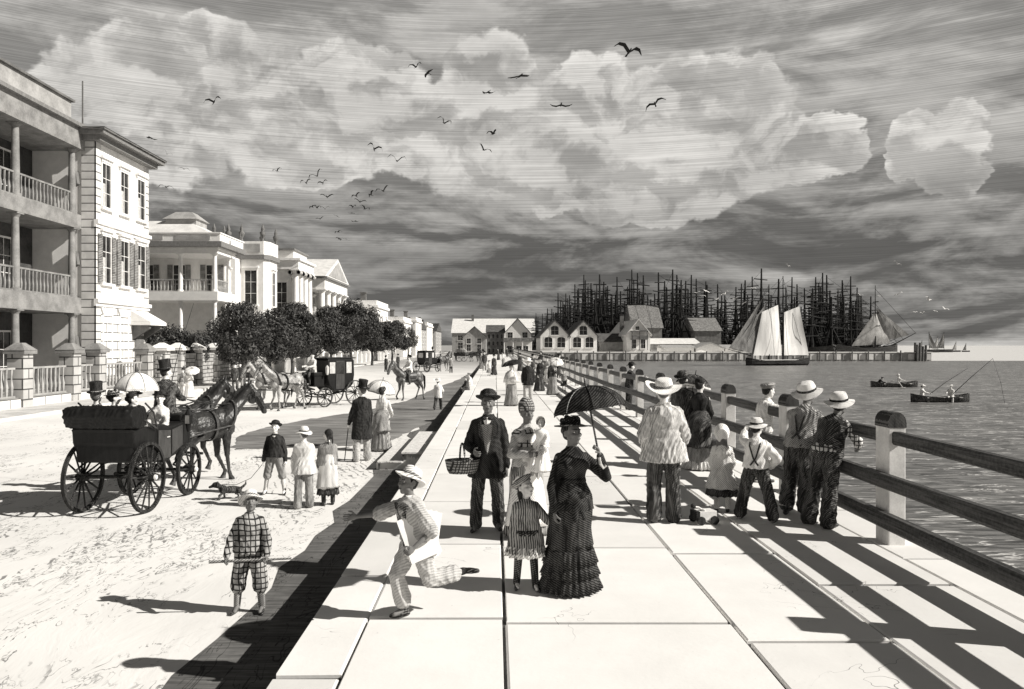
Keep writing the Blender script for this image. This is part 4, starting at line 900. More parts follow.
class Person:
    """A figure facing -Y in its own space. pose keys: lean (degrees forward), tilt, turn (head yaw), nod,
    aL/aR = (upper fwd, upper out, fore fwd, fore out), lL/lR = (thigh fwd, out, shin fwd, out), grip, female, hip (height override)"""
    def __init__(s, label, loc, face, H=1.7, skn=None, vox=.012, group=None, pose=None, child=0., girth=1., name='person', cat='person'):
        p = dict(lean=0, tilt=0, turn=0, nod=0, aR=(5, 8, 15, 0), aL=(5, 8, 15, 0), lR=(2, 3, -2, 0), lL=(-2, 3, -4, 0), fem=0, hip=None, grip=.5, sway=0)
        p.update(pose or {}); s.p = p; s.k = k = H / 1.7; s.H = H; s.child = child; s.g = girth * k; s.vox = vox * (1 if H > 1.4 else .85)
        s.t = thing(name, label, cat, loc, face, group); s.sk = skn or S_light
        legL = .245 * H * (1 - .06 * child) * 1.; s.thigh = s.shin = legL
        s.ankle = .045 * H
        hd = .146 * H * (1 + .30 * child); s.hd = hd
        tr = H - 2 * legL - s.ankle - hd - .012 * H; s.trunk = tr     # hip to neck base
        w = s.g
        J = s.J = {}
        hipw = (.085 if not p['fem'] else .09) * w; shw = (.158 if not p['fem'] else .135) * w * (1 - .05 * child)
        low = 0
        def leg(sd, key):
            a = p[key]; t = D(a[0], a[1], sd); q = D(a[2], a[3], sd); return t * s.thigh, q * s.shin
        for sd, key in ((-1, 'lR'), (1, 'lL')):
            a, b = leg(sd, key); low = min(low, a.z + b.z)
        hz = p['hip'] if p['hip'] is not None else -low + s.ankle
        hip = J['hip'] = Vector((0, 0, hz)); ln = R(p['lean']); tl = R(p['tilt'])
        up = Vector((math.sin(tl), -math.sin(ln), math.cos(ln))).normalized(); s.up = up
        sx = Vector((1, 0, 0)); sx = (sx - up * sx.dot(up)).normalized()
        s.sx = sx; s.fw = up.cross(sx) * -1 if up.cross(sx).y > 0 else up.cross(sx)
        J['waist'] = hip + up * tr * .38; J['chest'] = hip + up * tr * .70; J['neck'] = hip + up * tr * 1.0; J['sh'] = hip + up * tr * .80
        for n, sd in (('R', -1), ('L', 1)):
            J['hip' + n] = hip + Vector((sd * hipw, 0, 0)); a, b = leg(sd, 'l' + n)
            J['knee' + n] = J['hip' + n] + a; J['ank' + n] = J['knee' + n] + b
            J['sh' + n] = J['sh'] + sx * sd * shw; q = p['a' + n]
            ua = .165 * H; fa = .145 * H
            J['el' + n] = J['sh' + n] + D(q[0], q[1], sd) * ua; J['wr' + n] = J['el' + n] + D(q[2], q[3], sd) * fa
        nod = R(p['nod']); J['head'] = J['neck'] + up * (.012 * H) + Vector((0, -math.sin(ln + nod) * hd * .5 - .01, math.cos(ln + nod) * hd * .5))
        s.HM = Matrix.Rotation(R(p['turn']), 3, 'Z') @ Matrix.Rotation(ln * .4 + nod, 3, 'X') @ Matrix.Rotation(tl, 3, 'Y')
        s.body()
    def body(s):
        J, k, w, p = s.J, s.k, s.g, s.p; b = B()
        s.torso(b, 0, 0, low=True)
        b.cap(J['neck'] - s.up * .05 * k, J['head'], .052 * k, .05 * k)
        for n in 'RL':
            b.cap(J['hip' + n], J['knee' + n], .078 * w, .052 * w); b.cap(J['knee' + n], J['ank' + n], .052 * w, .034 * w)
            b.ell(J['knee' + n].lerp(J['ank' + n], .3) + Vector((0, .015 * k, 0)), (.05 * w, .05 * w, .09 * w))
            b.cap(J['ank' + n], J['ank' + n] + Vector((0, -.13 * k, -.03 * k)), .034 * k, .028 * k)
            b.cap(J['sh' + n], J['el' + n], .052 * w, .038 * w); b.cap(J['el' + n], J['wr' + n], .038 * w, .024 * w)
        # head
        r = s.hd / 2; c = J['head']; M = s.HM; q = lambda x, y, z: c + M @ Vector((x * r, y * r, z * r))
        b.ell(q(0, .12, .22), (.64 * r, .78 * r, .74 * r), M); b.ell(q(0, -.12, -.22), (.53 * r, .58 * r, .68 * r), M)
        b.cap(q(0, -.38, -.72), q(0, -.45, -.74), .24 * r, .2 * r); b.cap(q(-.3, -.2, -.5), q(0, -.42, -.72), .22 * r, .2 * r); b.cap(q(.3, -.2, -.5), q(0, -.42, -.72), .22 * r, .2 * r)
        b.cap(q(0, -.66, .12), q(0, -.86, -.2), .08 * r, .125 * r); b.ell(q(-.09, -.76, -.22), (.09 * r,) * 3); b.ell(q(.09, -.76, -.22), (.09 * r,) * 3)
        for sd in (-1, 1):
            b.cap(q(.12 * sd, -.64, .2), q(.36 * sd, -.55, .2), .085 * r); b.ell(q(.32 * sd, -.5, -.18), (.2 * r, .2 * r, .18 * r)); b.ell(q(.64 * sd, .1, -.05), (.08 * r, .17 * r, .26 * r), M)
        b.cap(q(-.13, -.7, -.44), q(.13, -.7, -.44), .075 * r); b.cap(q(-.1, -.68, -.54), q(.1, -.68, -.54), .075 * r)
        hands = []
        for n in 'RL': hands.append(s.hand(b, n))
        me = blob(b.mesh('body'), min(s.vox, .009 if s.vox < .02 else s.vox), 2)
        e = B(); e.v = [tuple(v.co) for v in me.vertices]; e.f = [tuple(f.vertices) for f in me.polygons]; e.mi = [0] * len(e.f)
        for h in hands:
            for ch in h:
                for (a, c2, r0, r1) in ch: e.cap(a, c2, r0, r1, 7)
        if s.vox < .03:
            for sd in (-1, 1):
                e.cur = 1; e.ell(q(.24 * sd, -.60, .06), (.105 * r, .07 * r, .062 * r), M, 8, 6); e.cur = 2; e.ell(q(.235 * sd, -.655, .06), (.045 * r, .03 * r, .05 * r), M, 8, 6)
                e.cap(q(.12 * sd, -.715, .22), q(.38 * sd, -.62, .25), .03 * r, .02 * r, 6)
            e.cur = 3; e.cap(q(-.15, -.755, -.49), q(.15, -.755, -.49), .025 * r, n=6)
        bpy.data.meshes.remove(me)
        dk = s.sk == S_dark
        s.o = e.build('body', [s.sk, M_eye, M_pupil, M_lipd if dk else M_lipl], s.t, smooth=True)
    def hand(s, b, n):
        J, k = s.J, s.k * (1 + .1 * s.child); d = (J['wr' + n] - J['el' + n]).normalized(); sd = -1 if n == 'R' else 1
        inn = Vector((-sd, 0, 0)); nrm = (inn - d * inn.dot(d)); nrm = nrm.normalized() if nrm.length > .2 else Vector((0, 0, -1))   # palm faces inward
        wd = d.cross(nrm).normalized()
        if wd.y > 0: wd = -wd                       # thumb side points forward
        if abs(wd.y) < .3 and wd.z < 0: wd = -wd
        w = J['wr' + n]; pc = w + d * .045 * k
        M = Matrix((wd, nrm, d)).transposed()
        b.ell(pc, (.040 * k, .019 * k, .052 * k), M, 10, 8)
        g = s.p.get('grip' + n, s.p['grip']); out = []
        for i, (o, L) in enumerate(((.028, .068), (.010, .076), (-.009, .070), (-.027, .055))):
            a = w + d * .075 * k + wd * o * k; ch = []; ang = g * .55; dr = d
            for seg, (l, r0, r1) in enumerate(((.45, .0088, .008), (.3, .008, .0072), (.25, .0072, .006))):
                dr = (d * math.cos(ang) + nrm * math.sin(ang) + wd * (o * 2.5 * (1 - g))).normalized(); e = a + dr * L * l * k * 1.1
                ch.append((a, e, r0 * k, r1 * k)); a = e; ang += g * 1.35
            out.append(ch)
        a = w + d * .03 * k + wd * .030 * k; ch = []
        e = a + (wd * .75 + d * .6 + nrm * .3 * g).normalized() * .036 * k; ch.append((a, e, .0115 * k, .0095 * k))
        e2 = e + (wd * .25 + d * .75 + nrm * 1.0 * g).normalized() * .032 * k; ch.append((e, e2, .0095 * k, .0075 * k)); out.append(ch)
        return out
    def torso(s, b, inf, lowdrop=0, low=False, top=True):
        J, w, k = s.J, s.g, s.k; f = s.p['fem'] and not s.child; up = s.up; hip = J['hip']; tr = s.trunk
        M = Matrix((s.sx, s.sx.cross(up) * -1 if False else up.cross(s.sx), up)).transposed()
        pf = [(-.10, .115, .085), (0, .16, .115), (.15, .158 if not f else .15, .112), (.38, .145 if not f else .108, .100 if not f else .085), (.60, .162 if not f else .135, .115), (.78, .172 if not f else .145, .115 if not f else .12), (.87, .148 if not f else .125, .092), (.93, .108 if not f else .095, .078), (.985, .066, .064), (1.04, .05, .05)]
        if not low: pf = pf[1:]
        if s.child: pf = [(a, (x * .8 + .13 * .2) if .3 < a < .5 else x, y * 1.08) for a, x, y in pf]
        rs = []
        for a, rx, ry in pf:
            i = inf * (1 if a < .95 else .5)
            c = hip + up * (a * tr)
            rs.append([c + s.sx * math.cos(t) * (rx * w + i) + M.col[1] * math.sin(t) * (ry * w + i) for t in (2 * math.pi * q / 16 for q in range(16))])
        b.rings(rs)
        if f:
            for sd in (-1, 1): b.ell(J['hip'] + up * tr * .70 + s.sx * sd * .065 * w + s.fw * .085 * w, (.065 * w + inf, .06 * w + inf, .065 * w + inf))
    # ---- clothing
    def coat(s, m, length=.12, inf=.022, name='coat', sleeve=1., flare=.02, fold=.006, collar=None, openf=True, sl_r=0, arms=True):
        J, w, k = s.J, s.g, s.k; b = B(); s.torso(b, inf)
        hip = J['hip']; rs = []; L = length
        f = s.p['fem'] and not s.child
        W = J['waist']
        for t in (0, .35, .7, 1):
            z = (W.z + .02) + (hip.z - L - W.z) * t; cc = Vector((W.x + (hip.x - W.x) * t, W.y + (hip.y - W.y) * min(1, t * 1.3), z))
            r0_ = .158 if not f else .115; rx = r0_ * w + inf + ((.168 - r0_) * w + flare * .6) * min(1, t * 1.2) + flare * .5 * t; ry = rx * .74
            rs.append([cc + Vector((math.cos(a) * rx, math.sin(a) * ry, 0)) for a in (2 * math.pi * q / 18 for q in range(18))])
        b.rings(rs)
        for n in ('RL' if arms else ''):
            b.cap(J['sh' + n] + s.sx * (-.01 if n == 'L' else .01) * k, J['el' + n], .052 * w + inf * .62, .046 * w + inf * .6 + sl_r)
            if sleeve > .5: b.cap(J['el' + n], J['el' + n].lerp(J['wr' + n], min(.96, sleeve)), .046 * w + inf * .6 + sl_r, .033 * w + inf * .5 + sl_r)
            elif sleeve > 0: b.cap(J['el' + n], J['el' + n].lerp(J['wr' + n], sleeve), .046 * w + inf * .6, .045 * w + inf * .6)
        o = b.build(name, m, s.t, voxel=s.vox, relax=3, fold=fold * k); return o
    def trousers(s, m, to=1., inf=.016, name='trousers', fold=.006, hem=0, waist=.3):
        J, w, k = s.J, s.g, s.k; b = B(); hip = J['hip']; up = s.up
        b.rings([[hip + up * s.trunk * a + s.sx * math.cos(t) * (rx * w + inf) + Vector((0, 1, 0)) * math.sin(t) * (ry * w + inf) for t in (2 * math.pi * q / 16 for q in range(16))] for a, rx, ry in ((-.12, .10, .08), (0, .158, .115), (.15, .155, .11), (waist, .142, .102))])
        for n in 'RL':
            b.cap(J['hip' + n] - Vector((0, 0, .01)), J['knee' + n], .086 * w + inf, .060 * w + inf)
            if to > 0:
                e = J['knee' + n].lerp(J['ank' + n], to); b.cap(J['knee' + n], e, .060 * w + inf, (.048 + hem) * w + inf)
        return b.build(name, m, s.t, voxel=s.vox, relax=2, fold=fold * k)
    def shoes(s, m=None, bare=False, pitch=None):
        J, k = s.J, s.k * 1.02; m = m or C_leather
        for n, sd in (('R', -1), ('L', 1)):
            sh = (J['ank' + n] - J['knee' + n]).normalized(); b = B(); a = J['ank' + n]
            # the sole stays flat unless the shin points well away from straight down
            t = max(0, min(1, (math.degrees(math.acos(max(-1, min(1, -sh.z)))) - 28) / 30)); x = Vector((1, 0, 0))
            fw = Vector((.22 * sd, -1, 0)).normalized(); dn = Vector((0, 0, -1))
            if t > 0: dn = (dn * (1 - t) + sh * t).normalized(); fw = (fw - dn * fw.dot(dn)).normalized(); fw = (fw + dn * .5 * t).normalized()
            ank = s.ankle
            b.cap(a + dn * -.05 * k, a + dn * ank * .3, .043 * k, .042 * k)
            b.cap(a - fw * .03 * k + dn * (ank - .032 * k), a + fw * .075 * k + dn * (ank - .033 * k), .034 * k, .036 * k)
            b.cap(a + fw * .07 * k + dn * (ank - .03 * k), a + fw * .15 * k + dn * (ank - .024 * k), .036 * k, .026 * k)
            b.build('shoe', m, s.t, voxel=min(s.vox, .012), relax=2)
    def hair(s, m=None, style='short'):
        r = s.hd / 2; c = s.J['head']; M = s.HM; q = lambda x, y, z: c + M @ Vector((x * r, y * r, z * r)); b = B()
        b.ell(q(0, .22, .30), (.70 * r, .76 * r, .76 * r), M); 
        if style in ('short', 'curly'): b.ell(q(0, .42, -.05), (.55 * r, .48 * r, .55 * r), M)
        if style == 'bun': b.ell(q(0, .85, .25), (.38 * r, .36 * r, .4 * r), M); b.ell(q(0, .4, -.05), (.58 * r, .5 * r, .55 * r), M)
        if style == 'long':
            b.ell(q(0, .45, -.2), (.62 * r, .48 * r, .8 * r), M)
            for x in (-.45, -.15, .2, .5): b.cap(q(x, .5, -.4), q(x * 1.25, .55, -1.5), .24 * r, .13 * r)
        if style == 'braids':
            b.ell(q(0, .42, -.1), (.6 * r, .48 * r, .6 * r), M)
            for x in (-.45, .45): b.cap(q(x, .6, -.4), q(x * .9, .72, -1.3), .16 * r, .13 * r); b.cap(q(x * .9, .72, -1.3), q(x * .9, .7, -2.1), .13 * r, .08 * r)
        return b.build('hair', m or C_hair, s.t, voxel=min(s.vox, .012), relax=1, fold=.003)
    def hat(s, kind, m, band=None, tip=0, scale=1., yaw=0):
        r = s.hd / 2 * scale; c = s.J['head']; M = s.HM @ Matrix.Rotation(R(yaw), 3, 'Z') @ Matrix.Rotation(R(tip), 3, 'X'); o = c + M @ Vector((0, .12 * r, .50 * r)); M = M @ Matrix.Rotation(R(-11), 3, 'X'); b = B()
        def L(secs, n=28, fn=None, bb_=None): (bb_ or b).rings([[o + M @ Vector((math.cos(a) * x * r * (fn(a) if fn else 1), math.sin(a) * y * r * (fn(a) if fn else 1), z * r + (curl(a) * max(0, x - .85) * r))) for a in (2 * math.pi * q / n for q in range(n))] for x, y, z in secs])
        curl = lambda a: 0
        if kind == 'top': curl = lambda a: .5 * abs(math.cos(a)) - .1; L([(1.12, 1.3, .0), (1.14, 1.33, .07), (.84, .94, .1), (.8, .9, .3), (.76, .86, .9), (.82, .92, 1.5), (.78, .88, 1.54), (.02, .02, 1.5)]); bz = (.815, .915, .32, .8, .9, .12)
        if kind == 'bowler': curl = lambda a: .55 * abs(math.cos(a)) - .12; L([(1.25, 1.42, .0), (1.27, 1.44, .07), (.88, .98, .08), (.87, .97, .35), (.78, .88, .72), (.5, .58, .95), (.02, .02, 1.02)]); bz = (.895, .995, .33, .895, .995, .1)
        if kind == 'wide': curl = lambda a: .35 * math.cos(a * 2) + .25 * math.sin(a + 1); L([(1.75, 1.85, .02), (1.76, 1.86, .09), (1.2, 1.3, .07), (.88, .98, .1), (.86, .96, .4), (.76, .86, .78), (.6, .66, .86), (.02, .02, .80)]); bz = (.895, .995, .34, .905, 1.0, .12)
        if kind == 'straw': curl = lambda a: .3 * math.sin(a * 2 + .6) - .35; L([(1.5, 1.58, .0), (1.51, 1.59, .07), (.9, 1.0, .12), (.86, .96, .5), (.7, .8, .92), (.35, .4, 1.05), (.02, .02, 1.06)]); bz = (.90, 1.0, .36, .915, 1.01, .14)
        if kind == 'cap': L([(.76, .86, -.1), (.84, .94, .1), (.98, 1.02, .34), (.8, .84, .5), (.3, .3, .56), (.02, .02, .55)]); b.rings([[o + M @ Vector((x * r, y * r, z * r)) for x, y, z in q] for q in ([(-.6, -.55, -.08), (-.35, -1.05, -.17), (.35, -1.05, -.17), (.6, -.55, -.08)], [(-.6, -.55, .0), (-.35, -1.05, -.09), (.35, -1.05, -.09), (.6, -.55, .0)])]); bz = None
        if kind == 'beret': L([(.78, .88, -.15), (.8, .9, .02), (1.12, 1.16, .2), (1.1, 1.14, .34), (.7, .7, .46), (.02, .02, .5)]); bz = None
        if kind == 'bonnet':
            b.rings([[o + M @ Vector((math.cos(a) * x * r, y * r, (math.sin(a) * zz - .35) * r)) for a in (math.pi * 1.0 * q / 14 - .35 + .7 * 0 for q in range(-3, 18))] for x, y, zz in ((.2, .98, .35), (.72, .85, .95), (.88, .3, 1.1), (.92, -.4, 1.12), (1.0, -.95, 1.2), (.97, -.96, 1.16), (.88, -.4, 1.06), (.80, .3, 1.02))]); bz = None
        if kind == 'pillbox': L([(.72, .8, -.02), (.74, .82, .1), (.66, .74, .55), (.5, .6, .72), (.02, .02, .75)]); bz = None
        if kind == 'lady': curl = lambda a: .5 * math.sin(a - .6); L([(1.28, 1.35, .0), (1.30, 1.37, .08), (.8, .88, .1), (.76, .84, .45), (.62, .7, .75), (.02, .02, .8)]); bz = (.82, .9, .4, .79, .87, .1)
        if kind == 'kerchief': L([(.78, .9, -.35), (.84, .96, .05), (.8, .9, .5), (.6, .7, .9), (.32, .4, 1.15), (.02, .02, 1.2)]); bz = None
        h = b.build('hat', m, s.t, smooth=True, fold=.0025)
        h.data.set_sharp_from_angle(angle=R(50))
        if bz and band:
            q = B(); L([(bz[3], bz[4], bz[5]), (bz[3], bz[4], bz[5] + .01), (bz[0], bz[1], bz[2])], bb_=q); q.build('hat_band', band, h, smooth=True)
        if kind == 'lady':
            q = B()
            for i in range(7): a = i * .9; q.ell(o + M @ Vector((math.cos(a) * .55 * r, math.sin(a) * .6 * r, (.55 + .12 * math.sin(i * 2)) * r)), (.28 * r, .26 * r, .3 * r), None, 8, 6)
            q.build('hat_trim', C_black, h, voxel=.01, relax=1, fold=.006)
        return h
    def skirt(s, m, hem=.03, top=None, rw=.12, rh=.36, depth=.9, pleats=16, amp=.05, back=.05, name='skirt', curve=1.0, twist=0, cx=0, n=96, ruf=0):
        J, k, w = s.J, s.k, s.g; T = top if top is not None else J['waist'].z; hw = J['waist']; secs = []; N = 14
        for i in range(N + 1):
            t = i / N; z = T + (hem - T) * t; r = rw * w + (rh * k - rw * w) * (t ** curve); hipb = .055 * w * math.exp(-((t - .25) / .2) ** 2) * (1 if s.p['fem'] else 0)
            secs.append((hw.x * (1 - t) + cx * t, hw.y * (1 - t) + back * k * math.sin(min(1, t * 1.5) * 1.57), z, r + hipb, (r + hipb) * depth))
        ph = random.random() * 6
        fn = lambda a, i: 1 + amp * min(1, (i / N) * 1.6 + .1) * (math.sin(a * pleats + ph + twist * i / N) * .6 + .4 * math.sin(a * pleats * .5 + 2 * ph + 1.3 * math.sin(a * 3))) + ruf * (i / N) * math.sin(a * pleats * 2.3)
        b = B(); rs = []
        for i, (cx_, cy, z, rx, ry) in enumerate(secs):
            r = []
            for q in range(n):
                a = 2 * math.pi * q / n; g = fn(a, i); r.append((cx_ + math.cos(a) * rx * g, cy + math.sin(a) * ry * g, z + (.012 * k * math.sin(a * pleats + ph) if i == N else 0)))
            rs.append(r)
        cx_, cy, z, rx, ry = secs[-1]; rs.append([(cx_ + (x - cx_) * .9, cy + (y - cy) * .9, z_ + .03) for x, y, z_ in rs[-1]])
        return b.rings(rs).build(name, m, s.t, smooth=True)
    def flounce(s, m, z0, z1, r0, r1, pleats=34, amp=.05, cx=0, cy=.05, name='flounce', depth=.9):
        k = s.k; b = B(); rs = []; n = 160
        for t, rr in ((0, r0), (.08, r0 * 1.02), (.5, (r0 + r1) / 2), (1, r1), (1.0, r1 * .97), (.9, r0 * .9)):
            rs.append([(cx + math.cos(a) * rr * k * (1 + amp * (t + .15) * math.sin(a * pleats)), cy * k + math.sin(a) * rr * k * depth * (1 + amp * (t + .15) * math.sin(a * pleats)), z0 + (z1 - z0) * t + .006 * math.sin(a * pleats * .5)) for a in (2 * math.pi * q / n for q in range(n))])
        return b.rings(rs).build(name, m, s.t, smooth=True)
    def apron(s, m, top=None, hem=.3, r0=.15, r1=.3, arc=1.2, back=.05, name='apron'):
        J, k, w = s.J, s.k, s.g; T = top or J['waist'].z; b = B(); rs = []
        for sc in (1.0, 1.035):
            for i in range(9):
                t = i / 8; z = T + (hem - T) * t; r = (r0 + (r1 - r0) * t) * k * sc
                rs.append([(J['waist'].x * (1 - t) + math.sin(a) * r * (1 + .03 * math.sin(a * 9) * t), J['waist'].y * (1 - t) + back * k * t - math.cos(a) * r * .93 * (1 + .03 * math.sin(a * 9) * t), z) for a in [(-arc + 2 * arc * q / 20) for q in range(21)]])
        vs = [q for r in rs for q in r]; n = 21; fs = []
        for o in (0, 9):
            for i in range(8):
                for q in range(20): a = (o + i) * n + q; fs.append((a, a + 1, a + n + 1, a + n))
        for i in range(8):
            for q in (0, 20): a = i * n + q; fs.append((a, a + n, a + n + 9 * n, a + 9 * n))
        for q in range(20): a = 8 * n + q; fs.append((a, a + 1, a + 1 + 9 * n, a + 9 * n)); fs.append((q, q + 1, q + 1 + 9 * n, q + 9 * n))
        b.add(vs, fs); return b.build(name, m, s.t, smooth=True, fold=.003)
    def collar(s, m, r=.075, z=.0, w=.03, name='collar', drop=.03):
        c = s.J['neck'] - s.up * .012 * s.k; k = s.k; b = B()
        b.rings([[c + s.sx * math.cos(a) * x * k + Vector((0, 1, 0)) * math.sin(a) * x * k * .85 + s.up * zz * k for a in (2 * math.pi * q / 20 for q in range(20))] for x, zz in ((r * .82, .03), (r * .9, .035), (r + w, -drop), (r + w * .8, -drop - .008), (r * .8, .01))])
        return b.build(name, m, s.t, smooth=True)
    def front(s, m, w=.04, z0=.45, z1=.92, name='shirt_front', inf=.03):   # strip on the chest
        J = s.J; k = s.k; b = B(); rs = []
        for a in (z0, (z0 + z1) / 2, z1):
            c = J['hip'] + s.up * s.trunk * a; ry = (.112 if a < .85 else .085) * s.g + inf; ww = w * (a - z0 + .05) / (z1 - z0)
            f = Vector((0, -1, 0)); rs.append([c + s.sx * x * ww * k + f * (ry * (1 - .1 * abs(x))) + f * dd for x, dd in ((-1, 0), (0, 0), (1, 0), (1, -.02), (0, -.02), (-1, -.02))])
        return b.rings(rs).build(name, m, s.t)
    def belt(s, m, z=None, r=.02, h=.05, name='sash'):
        J = s.J; c = J['waist'] if z is None else J['hip'] + s.up * s.trunk * z; w = s.g; b = B(); rx, ry = (.14 if not s.p['fem'] else .112) * w + r, (.102 if not s.p['fem'] else .09) * w + r
        b.rings([[c + s.sx * math.cos(a) * rx * f + Vector((0, 1, 0)) * math.sin(a) * ry * f + s.up * zz for a in (2 * math.pi * q / 24 for q in range(24))] for f, zz in ((.9, -h), (1.06, -h), (1.1, 0), (1.04, h), (.9, h))])
        return b.build(name, m, s.t, smooth=True)
    def W(s, v):  # own space -> world
        return s.t.location + Matrix.Rotation(s.t.rotation_euler.z, 3, 'Z') @ Vector(v)
    def palm(s, n, f=.065):
        d = (s.J['wr' + n] - s.J['el' + n]).normalized(); return s.W(s.J['wr' + n] + d * f * s.k)

def parasol(label, grip, top, R0, h, gap, m, dark=True, group=None, name='umbrella', ribs=8, down=.35, tiltx=None, lining=None, edge=None):
    """grip: where the hand holds it, top: where the canopy's crown is (world)"""
    grip = Vector(grip); top = Vector(top); ax = (top - grip).normalized(); t = thing(name, label, name, grip, 0, group)
    x, y, d = basis(ax, (0, 1, .01)); T = top - grip
    b = B(); b.tube([-d * down, T + d * .05], .009, 8); b.build('shaft', C_leather if dark else M_wood, t)
    b = B(); b.tube([-d * down, -d * (down + .06), -d * (down + .10) + x * .02, -d * (down + .08) + x * .05], .014, 8); b.build('handle', M_wood if dark else C_leather, t)
    rs = []; n = ribs * 8; M = 9
    for th in (0, .012):
        for i in range(M + 1):
            f = i / M; ang = f * 1.22; r = R0 * math.sin(ang) / math.sin(1.22); z = -h * (1 - math.cos(ang)) / (1 - math.cos(1.22)) - th * (1 if True else 0)
            row = []
            for q in range(n):
                u = (q % 8) / 8; sag = math.sin(math.pi * u) * f ** 1.5
                rr = r * (1 - .075 * sag); zz = z + sag * .03 * h + sag * -.0
                a = 2 * math.pi * q / n; row.append(T + x * math.cos(a) * rr + y * math.sin(a) * rr + d * zz)
            rs.append(row)
    rings = rs[:M + 1] + list(reversed(rs[M + 1:]))
    b = B(); b.rings(rings, close=False); c = b.build('canopy', m, t, smooth=True); c.data.set_sharp_from_angle(angle=R(60))
    if edge:
        b = B(); b.rings([[p_ + d * (-.004) for p_ in rs[M]], [p_ - d * .035 - (p_ - T).normalized() * -.004 for p_ in rs[M]]], close=False); b.build('fringe', edge, c)
    for k in range(ribs):
        pts = [rs[M + 1 + i][k * 8] - d * .006 for i in range(M + 1)]; pts2 = [rs[i][k * 8] + d * .004 for i in range(M + 1)]
        b = B(); b.tube(pts, .0065, 5); b.tube(pts2, .005 if dark else .007, 5); b.build('rib', C_leather, c)
    B().cap(T, T + d * .09, .014, .006).build('ferrule', C_leather, t)
    return t
# ------------------------------------------------------------------ the people on the promenade
def GP(px, py, z=0.):
    p = onz(px, py, z); return (p.x, p.y, z)
# lady in black with the umbrella
lady = Person('woman in a tight black jacket and flounced black skirt holding up a black umbrella', GP(572, 592), R(10), 1.60, S_dark, .010,
              pose=dict(fem=1, turn=26, nod=-8, aR=(4, 16, 10, -4), aL=(42, 36, 168, -20), gripL=1.2, gripR=.9, lean=1))
lady.coat(C_black, .10, .014, 'jacket', flare=.035, fold=.004, sleeve=.92)
lady.skirt(C_black2, hem=.12, rw=.105, rh=.265, pleats=11, amp=.05, back=.07, name='overskirt', curve=.8, twist=1.5)
lady.skirt(C_black2, hem=.42, rw=.112, rh=.235, pleats=7, amp=.085, back=.08, name='draped_overskirt', curve=.75, twist=3.0)
for z0, z1, r0, r1 in ((.40, .27, .235, .27), (.29, .16, .245, .29), (.17, .03, .265, .315)): lady.flounce(C_black2, z0, z1, r0, r1, 30, .06, cy=.07)
lady.belt(C_black, h=.03, r=.015, name='belt')
B().ell((.05, -.15, .93), (.05, .03, .035)).ell((-.03, -.155, .92), (.05, .03, .035)).cap((0, -.15, .91), (-.03, -.20, .72), .025, .035, fl=.4).cap((.02, -.15, .91), (.06, -.2, .74), .025, .035, fl=.4).build('bow', C_black, lady.t, voxel=.012, relax=1)
lady.hair(C_hair, 'bun'); lady.hat('lady', C_dark, C_black, tip=4); lady.shoes()
lady.collar(C_white, .058, w=.004, drop=-.005)
g = lady.palm('L'); parasol('black umbrella held upright by the woman in black', g, g + Vector((-.10, .06, .56)), .335, .21, .10, C_black, name='umbrella', ribs=8, down=.08)
# little girl at her hand
girl = Person('little girl in a striped smock holding the hand of the woman in black', GP(526, 589), R(8), 1.06, S_light, .009,
              pose=dict(turn=30, nod=-18, aR=(3, 10, 8, 2), aL=(12, 38, 30, 50), lL=(6, 4, 2, 3), lR=(-4, 4, -6, 3)), child=1)
girl.coat(C_stripe, .14, .022, 'smock', flare=.05, fold=.004)
girl.skirt(C_stripe, hem=.36, rw=.14, rh=.31, pleats=20, amp=.05, back=.0, name='dress')
girl.flounce(C_pale, .42, .33, .275, .32, 26, .05, cy=0)
girl.belt(C_dark, z=-.02, r=.045, h=.045, name='sash'); girl.trousers(C_dark, 1.0, .004, 'stockings', fold=0); girl.shoes()
girl.hair(C_hair, 'long'); girl.hat('beret', C_mid, tip=-12, yaw=30); girl.collar(C_dark, .06, w=.03)
# man with the basket
man = Person('man in a dark open jacket and black bowler hat carrying a basket on his arm', GP(488, 530), R(-4), 1.70, S_dark, .010,
             pose=dict(turn=0, nod=-5, aR=(8, 18, 78, -22), aL=(2, 12, 10, 4), lR=(4, 6, 0, 3), lL=(-4, 4, -6, 2)))
man.trousers(C_dark, .98, .022, hem=.012); man.coat(C_black, .26, .03, 'jacket', flare=.05, fold=.008)
man.front(C_mid, .075, .10, .80, 'waistcoat', .052); man.front(C_white, .05, .70, .97, 'shirt_front', .046); man.collar(C_white, .062, w=.012)
B().ell((-.035, -.155, 0), (.035, .02, .022)).ell((.035, -.155, 0), (.035, .02, .022)).xf(Matrix.Translation(man.J['neck'] + Vector((0, .03, -.03)))).build('bow_tie', C_black, man.t)
man.hair(C_hair); man.hat('bowler', C_black, C_leather); man.shoes()
for sd in (-1, 1):   # lapels
    B().prism([Vector((sd * .045, -.158, 1.12)), Vector((sd * .075, -.150, 1.38)), Vector((sd * .12, -.135, 1.33)), Vector((sd * .115, -.152, 1.22))], (0, -.012, 0)).build('lapel', C_dark, man.t)
w_ = man.W(man.J['elR'].lerp(man.J['wrR'], .45))
bk = thing('basket', 'oval wicker basket full of wares hanging on the bowler-hatted man\'s arm', 'basket', w_ - Vector((.10, .04, .30)), R(15))
n = 28; rs = []
for z, f in ((0, .78), (.04, .9), (.15, 1.02), (.165, 1.03), (.165, .94), (.06, .84)): rs.append([(math.cos(a) * .21 * f, math.sin(a) * .14 * f, z) for a in (2 * math.pi * q / n for q in range(n))])
B().rings(rs).build('basket_body', C_wick, bk, smooth=True)
B().tube([(.21 * math.cos(a) * 0, .14 * math.cos(a), .14 + .22 * math.sin(a)) for a in [math.pi * q / 14 for q in range(15)]], .012, 8).build('basket_handle', C_wick, bk)
